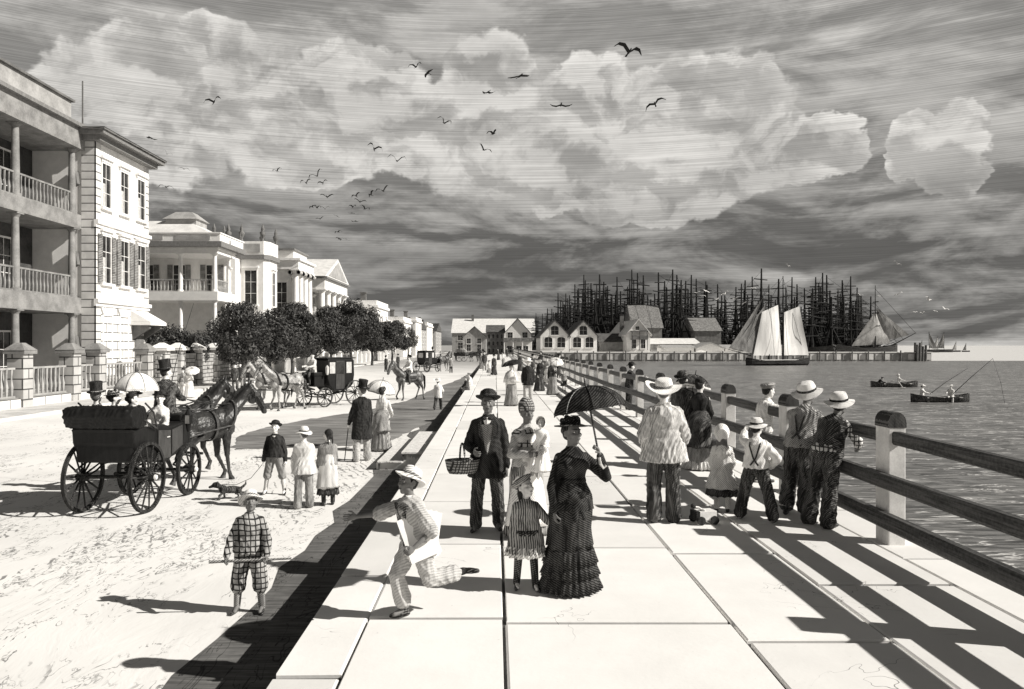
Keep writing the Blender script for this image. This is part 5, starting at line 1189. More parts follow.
rb_ = random.Random(5); b = B()
for i in range(11): b.ell((rb_.uniform(-.13, .13), rb_.uniform(-.08, .08), .12 + rb_.uniform(0, .03)), (.045, .04, .035), None, 8, 6)
b.build('wares', C_mid, bk, smooth=True)
# nurse with the baby
nurse = Person('woman in a dotted kerchief, checked shawl and long pale apron carrying a baby', GP(527, 537), R(8), 1.60, S_dark, .010,
               pose=dict(fem=1, turn=12, nod=0, aR=(20, 16, 95, -45), aL=(18, 14, 110, -12), gripL=.6, gripR=.6))
nurse.skirt(C_stripe, hem=.04, rw=.11, rh=.29, pleats=12, amp=.06, back=.05); nurse.coat(C_faded, .02, .016, 'blouse', fold=.006, sl_r=.008)
nurse.apron(C_white, hem=.16, r0=.135, r1=.30)
b = B(); J = nurse.J
b.rings([[J['sh'] + Vector((math.cos(a) * rx, math.sin(a) * ry - .005, z)) for a in (2 * math.pi * q / 24 for q in range(24))] for z, rx, ry in ((-.16, .15, .13), (-.10, .185, .13), (.0, .19, .12), (.05, .12, .09), (.075, .065, .065))])
b.build('shawl', C_plaid, nurse.t, voxel=.012, relax=2, fold=.004)
nurse.hair(C_hair); nurse.hat('kerchief', C_dot, tip=-6); nurse.shoes(); nurse.belt(C_white, r=.012, h=.02, name='apron_band')
bc = nurse.W((.13, -.20, J['sh'].z + .02))
baby = Person('baby in a white bonnet and long gown held in the kerchiefed woman\'s arms', bc - Vector((0, 0, .30)), R(-15), .62, S_light, .008,
              pose=dict(lR=(60, 8, 30, 0), lL=(60, 8, 30, 0), aR=(50, 15, 70, 0), aL=(40, 20, 80, 0), hip=.16, lean=-6), child=1.2)
baby.coat(C_white, .05, .02, 'gown', fold=.003); baby.skirt(C_white, hem=-.14, rw=.17, rh=.36, pleats=8, amp=.08, back=-.12, name='gown_skirt'); baby.hat('bonnet', C_white)
# newspaper boy
nb = Person('running barefoot-looking newspaper boy in rolled pale trousers and battered hat, arm stretched out', GP(416, 618), R(-52), 1.31, S_dark, .009,
            pose=dict(lean=10, turn=6, nod=-12, aR=(62, 32, 86, 22), aL=(-22, 24, 52, -8), lR=(26, 4, -16, 2), lL=(-14, 6, -92, 4), gripR=.05, gripL=.9), child=.35)
nb.t['label'] = 'newspaper boy running in rolled pale trousers and battered hat, one arm stretched out'
nb.trousers(C_faded, .72, .026, hem=.02, fold=.009); nb.coat(C_faded, .0, .022, 'shirt', sleeve=.12, sl_r=.02, fold=.009); nb.front(C_dark, .12, -.05, .86, 'bib', .042)
nb.hair(C_hair, 'curly'); nb.hat('straw', C_straw, C_mid, tip=-14, scale=.86); nb.shoes(C_dark); nb.collar(C_white, .06, w=.03)
h = nb.palm('L', .05)
M_paper = plain('printed_newsprint', .84, .05, 3, .9, 0)
npp = thing('newspapers', 'bundle of folded white newspapers under the running boy\'s arm', 'newspapers', h + Vector((-.0, .06, .02)), R(20))
for i in range(4):
    b = B(); M = Matrix.Rotation(R(-18 + i * 9), 3, 'Y') @ Matrix.Rotation(R(-12 + i * 3), 3, 'X'); b.box((.07 + i * .018, .02 + i * .022, .07), (.27, .010, .37), M=M); b.build('newspaper', M_paper, npp)
# boy with the long stick (on the road)
def RP(px, py): p = onz(px, py, ROAD); return (p.x, p.y, ROAD)
bs = Person('boy in chequered jacket and knickerbockers holding a long stick crosswise', RP(250, 612), R(4), 1.30, S_dark, .009,
            pose=dict(turn=16, nod=-18, aR=(14, 20, 38, 4), aL=(14, 22, 42, 6), lR=(3, 9, -4, 5), lL=(2, 8, 0, 4), grip=1.2), child=.4)
bs.trousers(C_plaid, .25, .036, 'knickerbockers', hem=.02, fold=.006); bs.coat(C_plaid, .04, .026, 'jacket', fold=.007, flare=.03); bs.collar(C_plaid, .06, w=.035)
bs.hair(C_hair); bs.hat('straw', C_white, C_mid, tip=-8, scale=.84); bs.shoes()
for n in 'RL': B().cap(bs.J['knee' + n].lerp(bs.J['ank' + n], .35), bs.J['ank' + n], .045, .036).build('sock', C_mid, bs.t, smooth=True)
a, c = bs.palm('R', .06), bs.palm('L', .06); d = (c - a).normalized()
tag(B().tube([a - d * .17, a, c, c + d * .26], .018, 8, .011).build('stick', C_mid), 'long pale wooden stick held crosswise by the chequered boy', 'stick')
# boy with the puppy on a lead
bc_ = Person('boy in a short black jacket, knee breeches and small bowler leading a puppy', RP(275, 494), R(3), 1.42, S_light, .010,
             pose=dict(turn=-4, nod=-12, aR=(2, 14, 14, 6), aL=(0, 15, 8, 6), lR=(0, 12, -2, 8), lL=(4, 12, 2, 8), grip=.9), child=.3)
bc_.trousers(C_mid, .12, .028, 'breeches', hem=.02); bc_.coat(C_black, .03, .022, 'jacket', flare=.03); bc_.collar(C_white, .062, w=.03); bc_.front(C_white, .03, .75, .95)
bc_.hair(C_hair); bc_.hat('bowler', C_black, C_leather, scale=.88); bc_.shoes()
for n in 'RL': B().cap(bc_.J['knee' + n].lerp(bc_.J['ank' + n], .22), bc_.J['ank' + n], .046, .036).build('stocking', C_pale, bc_.t, smooth=True)
# boy seen from behind
b2 = Person('boy seen from behind in a loose pale jacket, grey trousers and round straw helmet hat', RP(304, 508), R(196), 1.42, S_light, .011,
            pose=dict(turn=20, nod=8, aR=(14, 10, 60, -10), aL=(4, 12, 18, 0), lR=(3, 3, -2, 2), lL=(-3, 4, -6, 2)), child=.25)
b2.trousers(C_stripe, 1., .026, hem=.014); b2.coat(C_pale, .16, .03, 'jacket', flare=.05, fold=.009); b2.hair(C_hairm); b2.hat('straw', C_white, C_dark, scale=.86); b2.shoes()
g2_ = Person('girl seen from behind with dark braids and a long pale pinafore over a dark frock', RP(328, 505), R(205), 1.38, S_light, .011,
             pose=dict(fem=0, turn=24, aR=(14, 6, 50, -14), aL=(10, 10, 40, -6)), child=.35)
g2_.skirt(C_dark, hem=.20, rw=.12, rh=.25, pleats=14, amp=.05, back=0); g2_.coat(C_mid, .02, .02, 'bodice'); g2_.skirt(C_pale, hem=.32, rw=.135, rh=.262, pleats=9, amp=.05, back=0, name='pinafore', top=g2_.J['chest'].z)
g2_.trousers(C_dark, 1., .002, 'stockings', fold=0); g2_.hair(C_hair, 'braids'); g2_.shoes()
# gentleman in top hat with his cane
tg_ = Person('tall gentleman in a top hat and long dark frock coat leaning on a cane', RP(362, 461), R(212), 1.90, S_light, .014,
             pose=dict(turn=26, aR=(5, 10, 10, 4), aL=(10, 14, 22, 6), lR=(2, 4, 0, 3), lL=(-2, 5, -4, 4)))
tg_.trousers(C_stripe2, 1., .03, hem=.015); tg_.coat(C_black, .48, .034, 'frock_coat', flare=.05, fold=.008); tg_.hair(C_hairm); tg_.hat('top', C_black, C_leather); tg_.shoes(); tg_.collar(C_white, .062, w=.004)
g = tg_.palm('L', .06); tag(B().tube([g + Vector((0, 0, .05)), g, Vector((g.x - .10, g.y + .02, ROAD + .01))], .012, 8).build('cane', C_leather), 'thin dark walking cane of the top-hatted gentleman', 'cane')
pl = Person('lady in a bustled draped dress under a pale parasol beside the top-hatted gentleman', RP(383, 450), R(168), 1.72, S_light, .014,
            pose=dict(fem=1, turn=-28, aR=(10, 16, 60, -10), aL=(22, 14, 130, 10), gripL=1.1))
pl.skirt(C_stripe, hem=.03, rw=.11, rh=.30, pleats=16, amp=.06, back=.14); pl.skirt(C_mid, hem=.55, rw=.12, rh=.27, pleats=7, amp=.10, back=.18, name='draped_overskirt', twist=3); pl.coat(C_pale, .05, .018, 'bodice', fold=.006)
pl.hair(C_hair, 'bun'); pl.hat('pillbox', C_dark); pl.shoes()
g = pl.palm('L'); parasol('pale parasol with dark ribs over the bustled lady on the road', g, g + Vector((.13, -.05, .62)), .42, .30, .1, C_white, edge=C_mid, down=.1, name='parasol')
C_smock = hatch('grey_striped_jacket', .16, .74, 18, (0, 1.4, .1), .36, streak=(9, 9, 1))
# big man in the white hat, from behind
wh = Person('broad man seen from behind in a wide white hat, loose striped jacket and dark trousers', GP(664, 522), R(176), 1.82, S_light, .010,
            pose=dict(turn=-14, aR=(-2, 16, 34, -14), aL=(-2, 17, 34, -14), lR=(2, 3, -1, 1), lL=(5, 4, -8, 1), grip=.8), girth=1.02)
wh.trousers(C_dark, 1., .030, hem=.02, fold=.009); wh.coat(C_smock, .20, .05, 'jacket', flare=.08, fold=.011, sl_r=.012); wh.hair(C_hairm); wh.hat('wide', C_white, C_mid, tip=-4); wh.shoes()
wh.collar(C_mid, .07, w=.012, drop=.0)
# couple at the rail
cm = Person('man in dark clothes and round hat beside the bustled lady at the rail', GP(683, 466), R(152), 1.76, S_light, .013, pose=dict(turn=-8, aR=(4, 12, 60, -8)))
cm.trousers(C_dark, 1., .026); cm.coat(C_dark, .24, .03, 'jacket', fold=.008); cm.hair(C_hair); cm.hat('bowler', C_dark, C_black); cm.shoes()
cl = Person('lady at the rail in a dark bodice and draped bustle skirt seen from behind', GP(700, 468), R(160), 1.66, S_light, .012, pose=dict(fem=1, turn=-24, aR=(5, 14, 50, -10), aL=(24, 12, 125, 4), gripL=1.1))
cl.skirt(C_mid, hem=.03, rw=.11, rh=.30, pleats=14, amp=.06, back=.14); cl.skirt(C_dark, hem=.42, rw=.12, rh=.26, pleats=6, amp=.12, back=.19, name='draped_overskirt', twist=4); cl.flounce(C_pale, .17, .03, .275, .33, 26, .08, cy=.14)
cl.coat(C_black, .06, .016, 'bodice', fold=.005); cl.hair(C_hair, 'bun'); cl.hat('pillbox', C_black); cl.shoes()
g = cl.palm('L'); parasol('small parasol with pale underside held over the couple at the rail', g, g + Vector((.10, .02, .50)), .34, .20, .1, C_dark, name='parasol', down=.05, edge=C_white)
# little girl in the bonnet, from behind
bg = Person('small girl seen from behind in a white bonnet and pale pinafore by the rail', GP(722, 512), R(165), 1.16, S_light, .010, pose=dict(aR=(8, 14, 40, -14), aL=(5, 12, 26, -8)), child=.8)
bg.skirt(C_dark, hem=.24, rw=.13, rh=.33, pleats=16, amp=.05, back=0); bg.coat(C_pale, .0, .02, 'bodice'); bg.skirt(C_pale, hem=.34, rw=.135, rh=.34, pleats=8, amp=.06, back=0, name='pinafore'); bg.flounce(C_white, bg.J['sh'].z + .03, bg.J['sh'].z - .06, .13, .22, 14, .1, cy=0, name='cape_collar')
bg.trousers(C_pale, .95, .003, 'stockings', fold=0); bg.hair(C_hairm, 'long'); bg.hat('bonnet', C_white); bg.shoes()
# boy with arm up on the rail
br = Person('boy seen from behind in braces and rolled dark trousers reaching up to the rail', GP(756, 521), R(152), 1.34, S_light, .010, pose=dict(turn=-14, aR=(-6, 38, 45, -30), aL=(95, 20, 118, 5), lR=(2, 15, -4, 12), lL=(6, 16, 0, 10), lean=4, tilt=-0), child=.4)
br.trousers(C_dark, .9, .030, hem=.02, fold=.009); br.coat(C_white, .0, .024, 'shirt', sl_r=.012, fold=.010); br.hair(C_hair); br.hat('straw', C_straw, C_dark, tip=8, scale=.84); br.shoes(C_mid)
for sd in (-1, 1): B().tube([br.J['sh'] + Vector((sd * .07, .0, .06)), br.J['chest'] + Vector((sd * .06, .145, .03)), br.J['waist'] + Vector((sd * .015, .135, 0)), br.J['hip'] + Vector((-sd * .05, .14, .06))], .011, 6).build('brace', C_black, br.t)
# pale boy against the rail
pb = Person('boy in cap and pale shirt leaning over the top rail with one arm along it', GP(763, 481), R(98), 1.66, S_light, .012, pose=dict(turn=10, lean=8, aR=(70, 20, 92, 0), aL=(55, 20, 96, -10), lR=(0, 3, -6, 2)), child=.2)
pb.trousers(C_pale, .95, .026, hem=.02); pb.coat(C_white, .06, .026, 'shirt', sl_r=.012, fold=.009); pb.hair(C_hair); pb.hat('cap', C_mid); pb.shoes()
# the two men leaning on the rail
m1 = Person('taller man in braces, wide straw hat and turned-up trousers leaning on the rail', GP(800, 514), R(138), 1.80, S_dark, .010, pose=dict(turn=-12, lean=24, aR=(28, 22, 70, -20), aL=(44, 10, 84, -6), lR=(-14, 4, -14, 2), lL=(-4, 4, -16, 2)))
m1.trousers(C_dark, .86, .036, hem=.02, fold=.010, waist=.42); m1.coat(C_mid, .05, .026, 'shirt', fold=.010, sl_r=.008); m1.hair(C_hair); m1.hat('straw', C_straw, C_dark, tip=-16, scale=1.05); m1.shoes()
for n in 'RL':
    e = m1.J['knee' + n].lerp(m1.J['ank' + n], .86); d_ = (m1.J['ank' + n] - m1.J['knee' + n]).normalized(); B().cyl(e - d_ * .03, e + d_ * .035, .092, .094, 16).build('turn_up', C_pale, m1.t, smooth=True)
for sd in (-1, 1): B().tube([m1.J['sh'] + Vector((sd * .08, .02, .05)), m1.J['chest'] + Vector((sd * .06, .165, .03)), m1.J['waist'] + Vector((sd * .015, .15, 0)), m1.J['hip'] + Vector((-sd * .05, .16, .10))], .012, 6).build('brace', C_black, m1.t)
m2 = Person('man with a pipe, checked sleeves and straw hat leaning on the rail with his elbow', GP(826, 524), R(126), 1.72, S_dark, .010, pose=dict(turn=12, lean=27, aR=(38, 14, 62, -25), aL=(48, 14, 118, -10), lR=(-14, 5, -16, 4), lL=(-6, 5, -16, 3), gripL=1.1))
m2.trousers(C_dark, 1., .032, hem=.022, fold=.010, waist=.4); m2.coat(C_plaid2, .0, .018, 'shirt', sleeve=.8, sl_r=.006); m2.coat(C_dark, .05, .036, 'waistcoat', arms=False)
m2.hair(C_hair); m2.hat('straw', C_straw, C_black, tip=-10); m2.shoes()
hd = m2.W(m2.J['head'] + m2.HM @ Vector((0, -.075, -.045))); fwv = Matrix.Rotation(R(140), 3, 'Z') @ Vector((0, -1, 0))
pp = thing('pipe', 'small curved tobacco pipe in the leaning man\'s mouth', 'pipe', hd)
B().tube([(0, 0, 0), fwv * .06 + Vector((0, 0, -.008)), fwv * .10 + Vector((0, 0, -.02))], .006, 6).build('stem', C_leather, pp); B().loft([(fwv.x * .11, fwv.y * .11, -.03, .014, .014), (fwv.x * .11, fwv.y * .11, .02, .019, .019)], 10).build('bowl', C_dark, pp)

# ------------------------------------------------------------------ figures farther off
def quick(label, loc, face, H, kind, skn=S_light, hat=None, cm_=C_dark, cs=C_mid, hm=C_black, vox=.02, child=0, pose=None, group=None, hatm=None):
    fem = kind == 'lady' and not child; p = dict(fem=int(fem)); p.update(pose or {})
    q = Person(label, loc, face, H, skn, vox, group, p, child); k = q.k
    if kind == 'lady': q.skirt(cs, hem=.03 if not child else .25, rw=.11, rh=.30, pleats=10, amp=.07, back=.08 if not child else 0, n=48); q.coat(cm_, .05, .02, 'bodice')
    elif kind == 'man': q.trousers(cs, 1., .026); q.coat(cm_, .24 * k, .03, 'jacket')
    q.hair(C_hair, 'bun' if fem else 'short'); q.shoes()
    if hat: q.hat(hat, hatm or hm)
    return q
q = quick('straw-hatted barefoot boy striding away over the dark shaded ground', RP(438, 410), R(175), 1.42, 'man', hat='wide', cm_=C_white, cs=C_dark, hatm=C_white, child=.3, pose=dict(lR=(25, 4, 5, 2), lL=(-14, 4, -40, 2), aR=(20, 20, 50, -10)))
q.t['label'] = 'boy in wide straw hat and white shirt striding over the dark ground'
seat = dict(lR=(80, 4, 0, 0), lL=(76, 4, 4, 0), aR=(20, 10, 60, -10), aL=(20, 10, 60, -10))
for (px, py, H_, lab, c1, c2) in ((465.5, 390, 1.3, 'child in dark clothes sitting on the promenade edge, feet hanging down', C_dark, C_dark), (469, 385, 1.25, 'child in white sitting on the promenade edge behind a darker child', C_white, C_pale)):
    p = onz(px, py); Person_ = quick(lab, (PX0 - .02 + .16, p.y, -.45 + .0), R(-90 + 20), H_, 'man', hat='cap', cm_=c1, cs=c2, child=.4, pose=dict(seat, hip=.45 + .10, lean=10), hatm=C_mid)
q = quick('lady in a pale cape under a dark parasol on the promenade', GP(511, 406), R(-8), 1.60, 'lady', cm_=C_white, cs=C_stripe, pose=dict(aL=(26, 12, 140, -4), gripL=1.1))
b = B(); b.rings([[q.J['sh'] + Vector((math.cos(a) * rx, math.sin(a) * rx * .8, z)) for a in (2 * math.pi * i / 24 for i in range(24))] for z, rx in ((-.36, .30), (-.2, .27), (.0, .2), (.06, .06))]); b.build('cape', C_pale, q.t, smooth=True, fold=.01)
g = q.palm('L'); parasol('dark open parasol over the lady in the pale cape', g, g + Vector((-.09, 0, .50)), .40, .18, .1, C_black, name='parasol', down=.05)
q = quick('man in dark coat, pale trousers and white hat beside the lady in the cape', GP(528, 403), R(4), 1.74, 'man', hat='straw', cm_=C_black, cs=C_stripe2, hatm=C_white, skn=S_light, pose=dict(aR=(3, 12, 8, 2), aL=(3, 12, 8, 2)))
q = quick('lady in a dark shawl and full dark skirt near the white parasol', GP(540, 391), R(20), 1.66, 'lady', hat='lady', cm_=C_black, cs=C_dark)
q2 = quick('lady in dark striped skirt holding a small white parasol', GP(552, 395), R(-15), 1.62, 'lady', cm_=C_dark, cs=C_stripe, hat='pillbox', pose=dict(aL=(24, 16, 130, 0), gripL=1))
g = q2.palm('L'); parasol('small white ribbed parasol tipped towards us', g, g + Vector((.06, -.28, .42)), .34, .12, .1, C_white, name='parasol', down=.03)
quick('child in dark frock by the rail posts beside two ladies', GP(564, 391), R(10), 1.05, 'lady', cm_=C_mid, cs=C_dark, hat='beret', child=.8, hatm=C_mid)
quick('man in dark suit standing at the rail behind the big umbrella', GP(629, 410), R(95), 1.66, 'man', hat='bowler', cm_=C_dark, cs=C_dark, pose=dict(aR=(55, 15, 90, 0), aL=(55, 15, 90, 0), lean=8))
q = quick('lady with wide dark skirts far down the promenade centre', GP(494, 375), R(10), 1.55, 'lady', hat='lady', cm_=C_dark, cs=C_dark, vox=.03)
quick('child in pale clothes walking beside the lady with wide dark skirts', GP(489, 376), R(20), 1.15, 'lady', cm_=C_pale, cs=C_mid, child=.6, vox=.03, hat='beret')
quick('distant lady in grey at the promenade edge beyond the seated children', GP(481.5, 369), R(0), 1.6, 'lady', hat='lady', cm_=C_mid, cs=C_mid, vox=.035)
quick('distant man in dark beside the grey lady at the promenade edge', GP(484.5, 370.5), R(0), 1.7, 'man', hat='bowler', vox=.035)
quick('lone boy standing in the road between the far coach and the promenade', RP(451, 373), R(10), 1.65, 'man', cm_=C_mid, cs=C_dark, hat='cap', vox=.03, child=.3)
qa = quick('lady in a pale full dress walking by the garden wall beneath a round white parasol', RP(189, 398), R(15), 1.62, 'lady', cm_=C_pale, cs=C_white, hat='lady', pose=dict(aL=(24, 16, 130, 0), gripL=1))
g = qa.palm('L'); parasol('round white parasol held by the pale-dressed lady near the garden wall', g, g + Vector((.10, -.25, .42)), .40, .15, .1, C_white, name='parasol', down=.03)
quick('second pale-dressed lady by the garden wall, without a parasol', RP(183, 397), R(-10), 1.6, 'lady', cm_=C_mid, cs=C_pale, hat='lady')
quick('man in dark suit standing by the garden pillars, left of a pair', RP(235, 391), R(0), 1.72, 'man', cm_=C_dark, cs=C_dark, hat='top')
quick('man in dark coat standing by the garden pillars, right of a pair', RP(240, 390.5), R(10), 1.76, 'man', cm_=C_black, cs=C_mid, hat='bowler')
for i, (px, py, kd, lab, ca, cb) in enumerate(((547, 383, 'lady', 'small lady in grey behind the two dark ladies on the promenade', C_mid, C_pale), (533, 379, 'man', 'small man in dark walking beyond the white-hatted man', C_dark, C_dark), (559, 378, 'man', 'small man in dark beside the railing beyond the white parasol', C_black, C_mid),
        (520, 371, 'lady', 'little far-off lady in dark right of the promenade middle', C_dark, C_dark), (503, 367, 'lady', 'little far-off lady in pale near the promenade middle', C_pale, C_mid), (541, 369, 'man', 'little far-off man in dark near the far railing', C_dark, C_dark))):
    quick(lab, GP(px, py), R(i * 63), 1.66 if kd == 'man' else 1.58, kd, hat='bowler' if kd == 'man' else 'lady', vox=.03, cm_=ca, cs=cb)
for i, (px, py, kd, lab) in enumerate(((507, 357.5, 'man', 'tiny distant man leftmost of the group before the storehouse'), (513, 356.5, 'man', 'tiny distant man second from left before the storehouse'), (519, 357, 'lady', 'tiny distant lady between men before the storehouse'), (525, 356, 'man', 'tiny distant man rightmost of the group before the storehouse'), (498, 360, 'lady', 'tiny distant lady alone in the middle of the promenade end'))):
    quick(lab, GP(px, py), R(i * 70), 1.8, kd, hat='bowler', vox=.05, cs=C_dark)
for i, (px, py, kd, lab) in enumerate(((456, 361, 'man', 'tiny dark figure left of the far cart'), (478, 361, 'man', 'tiny dark figure right of the far cart'), (440.5, 362, 'lady', 'tiny dark woman on the far footway'), (386, 372, 'man', 'small dark man under the last street trees'), (398, 368, 'man', 'small dark man on the footway before the white house end'))):
    quick(lab, RP(px, py), R(i * 50), 1.75, kd, hat='bowler', vox=.05, cs=C_dark)
# ------------------------------------------------------------------ horses and carriages
def coatmat(name, lo, hi): return hatch(name, lo, hi, 30, (0, 1.2, .6), .68, .42, .3, streak=(3, 3, 2), spec=.5)
K_black = coatmat('black_horse_coat', .008, .065); K_grey = coatmat('dapple_grey_horse_coat', .10, .62); K_bay = coatmat('brown_horse_coat', .03, .24)
LEGS = {'trotA': {'FR': [(.0, -.02), (-.06, .0), (-.03, .0)], 'FL': [(-.0, -.05), (-.22, -.02), (-.02, .12)], 'HR': [(0, 0), (.02, 0), (.04, 0)], 'HL': [(0, 0), (-.15, .03), (-.12, .06)]},
        'trotB': {'FR': [(0, 0), (-.20, .05), (-.06, .18)], 'FL': [(0, 0), (.04, 0), (.06, 0)], 'HR': [(0, 0), (-.10, .03), (-.16, .04)], 'HL': [(0, 0), (.10, 0), (.16, .06)]},
        'stand': {}}
def horse(label, loc, rz, m, mm, vox=.014, pose='trotA', group=None, scale=1., harness=True, turn=0, name='horse'):
    t = thing(name, label, 'horse', loc, rz, group, scale); b = B(); V = Vector
    b.ell((0, -.42, 1.22), (.25, .34, .33)); b.ell((0, 0.05, 1.20), (.29, .55, .31)); b.ell((0, .52, 1.26), (.28, .36, .31)); b.ell((0, .62, 1.1), (.26, .28, .28)); b.ell((0, -.6, 1.12), (.2, .2, .22))
    Tm = Matrix.Rotation(R(turn), 3, 'Z'); piv = V((0, -.6, 0))
    def tw(p, f=1.): p = V(p); return piv + (Matrix.Rotation(R(turn * f), 3, 'Z') @ (p - piv))
    pts = [((0, -.50, 1.32), .30), ((0, -.74, 1.50), .25), (tw((0, -.94, 1.68), .4), .20), (tw((0, -1.05, 1.86), .8), .155), (tw((0, -1.12, 1.94)), .12)]
    for (a, r0), (c, r1) in zip(pts, pts[1:]): b.cap(a, c, r0, r1, 12, .68)
    P = [tw(q) for q in ((0, -1.13, 1.94), (0, -1.27, 1.79), (0, -1.42, 1.51), (0, -1.45, 1.43), (0, -1.19, 1.73))]
    b.cap(P[0], P[1], .115, .12, 12, .8); b.cap(P[1], P[2], .12, .08, 12, .85); b.cap(P[2], P[3], .08, .075, 12, .9); b.ell(P[4], (.085, .14, .14))
    for sd in (-1, 1): b.cap(tw((sd * .055, -1.11, 2.02)), tw((sd * .075, -1.15, 2.15)), .035, .008, 8)
    L = LEGS[pose]; hoofs = []
    for key, base in (('FR', [(-.15, -.48, 1.05), (-.15, -.50, .58), (-.15, -.50, .17), (-.15, -.54, .05)]), ('FL', [(.15, -.48, 1.05), (.15, -.50, .58), (.15, -.50, .17), (.15, -.54, .05)]),
                      ('HR', [(-.16, .50, 1.05), (-.16, .78, .62), (-.16, .72, .18), (-.16, .67, .05)]), ('HL', [(.16, .50, 1.05), (.16, .78, .62), (.16, .72, .18), (.16, .67, .05)])):
        q = [V(x) for x in base]; o = L.get(key)
        if o:
            for i, (dy, dz) in enumerate(o): q[i + 1] += V((0, dy, dz))
            d = V((0, (o[2][0]), o[2][1])); q[3] = q[2] + (V((0, -.05, -.12)) if o[2][1] < .05 else V((0, .05, -.11)))
        hind = key[0] == 'H'
        b.cap(q[0], q[0].lerp(q[1], .5), .17 if hind else .12, .105 if hind else .085, 10); b.cap(q[0].lerp(q[1], .5), q[1], .105 if hind else .085, .058, 10); b.ell(q[1], (.06, .065, .075))
        b.cap(q[1], q[2], .05, .036, 8); b.ell(q[2], (.045, .05, .05)); b.cap(q[2], q[3], .042, .05, 8); hoofs.append((q[2], q[3]))
    b.build('body', m, t, voxel=vox, relax=3, fold=.004)
    for a, c in hoofs:
        d = (c - a).normalized(); B().cyl(c - d * .01, c + d * .055, .05, .066, 12).build('hoof', C_leather, t)
    b = B()
    for i in range(9):
        f = i / 8; p = tw((0, -.46 - f * .58, 1.60 + f * .43), f); b.cap(p, p + V((.05, .07, -.16)), .035, .015, 6)
    p = tw((0, -1.14, 2.04)); b.cap(p, tw((.01, -1.27, 1.90)), .03, .012); b.build('mane', mm, t, voxel=max(.012, vox), relax=1)
    b = B(); b.cap((0, .86, 1.34), (0, 1.0, 1.2), .05, .06); b.cap((0, 1.0, 1.2), (0, 1.03, .7), .07, .05); b.cap((0, 1.03, .7), (0, 1.0, .45), .05, .015); b.build('tail', mm, t, voxel=max(.012, vox), relax=1)
    for sd in (-1, 1): B().ell(tw((sd * .105, -1.25, 1.80)), (.02, .025, .022), None, 8, 6).build('eye', M_pupil, t)
    if harness:
        def loop(c, ax, rx, ry, r, n=26):
            x, y, d = basis(ax, (1, 0, .01)); pts_ = [V(c) + x * math.cos(a) * rx + y * math.sin(a) * ry for a in (2 * math.pi * i / n for i in range(n + 1))]; return pts_
        w = C_leather; mk = lambda nm, b_: b_.build(nm, w if m != K_grey else C_black, t)
        bb_ = B(); bb_.rings([[V((0, -.56 - .18 * math.sin(a) * .0, 1.30)) + V((math.cos(a) * (.275 + d_), -math.sin(a) * .16, math.sin(a) * (.36 + d_))) + V((0, e_, 0)) for a in (2 * math.pi * i / 28 for i in range(28))] for d_, e_ in ((0, -.04), (.05, -.03), (.05, .03), (0, .04))], loop=True); mk('collar', bb_)
        bb_ = B(); bb_.rings([[V((math.cos(a) * (.30 + d_), -.12 + e_, 1.20 + math.sin(a) * (.325 + d_))) for a in (2 * math.pi * i / 28 for i in range(28))] for d_, e_ in ((-.02, -.03), (.012, -.03), (.012, .03), (-.02, .03))], loop=True); mk('girth', bb_)
        for sd in (-1, 1):
            mk('trace', B().tube([(sd * .29, -.5, 1.18), (sd * .32, .1, 1.12), (sd * .34, .95, 1.0)], .018, 6))
            mk('bridle', B().tube([tw((sd * .11, -1.15, 1.94)), tw((sd * .125, -1.28, 1.73)), tw((sd * .085, -1.43, 1.50))], .011, 6).tube([tw((sd * .02, -1.28, 1.90)), tw((sd * .11, -1.31, 1.70))], .01, 5))
            mk('blinker', B().box(tw((sd * .135, -1.24, 1.82)), (.012, .11, .10)))
        mk('breeching', B().tube([(-.28, .15, 1.12), (-.29, .7, 1.1), (0, .93, 1.08), (.29, .7, 1.1), (.28, .15, 1.12)], .018, 6).tube([(-.29, .6, 1.12), (0, .6, 1.585), (.29, .6, 1.12)], .015, 6))
        mk('back_strap', B().tube([(0, -.5, 1.60), (0, -.1, 1.535), (0, .3, 1.555), (0, .6, 1.59), (0, .85, 1.42)], .015, 6))
        mk('noseband', B().rings([[tw(V((0, -1.385, 1.55)) + V((math.cos(a) * .096, math.sin(a) * .08 * .8, math.sin(a) * .05)) + V((0, -.35 * e_, -.8 * e_)) ) for a in (2 * math.pi * i / 16 for i in range(16))] for e_ in (-.012, .012)]))
    return t
def wheel(parent, x, y, r, ns, m=None, hubm=None):
    m = m or C_black; o = B(); n = 48; w = .028
    prof = [(r - .055, -w), (r, -w * 1.05), (r, w * 1.05), (r - .055, w)]
    rs = [[(x + d, y + math.cos(a) * q, r + math.sin(a) * q) for q, d in prof] for a in (2 * math.pi * i / n for i in range(n))]
    wh_ = o.rings(rs, loop=True, close=False).build('wheel', m, parent, angle=40)
    sd = 1 if x > 0 else -1
    for i in range(ns):
        a = 2 * math.pi * (i + .3) / ns; B().cyl((x + sd * .03, y + math.cos(a) * .06, r + math.sin(a) * .06), (x, y + math.cos(a) * (r - .05), r + math.sin(a) * (r - .05)), .02, .014, 6).build('spoke', m, wh_)
    B().rings([[(x + d, y + math.cos(a) * q, r + math.sin(a) * q) for a in (2 * math.pi * i / 16 for i in range(16))] for q, d in ((.06, -.08 * sd), (.085, -.03 * sd), (.085, .06 * sd), (.055, .11 * sd), (.05, .13 * sd))]).build('hub', m, wh_, angle=40)
    B().rings([[(x + d, y + math.cos(a) * q, r + math.sin(a) * q) for a in (2 * math.pi * i / 14 for i in range(14))] for q, d in ((.048, .131 * sd), (.04, .165 * sd), (.01, .17 * sd))]).build('hub_cap', M_plroof, wh_)
    return wh_
M_lac = plain('black_lacquer', .010, .35, 5, .5, .15, .25, (3, 3, .6))
M_lac2 = plain('grey_lacquer_panel', .05, .3, 6, .4, .1, .4, (2, 2, .6))
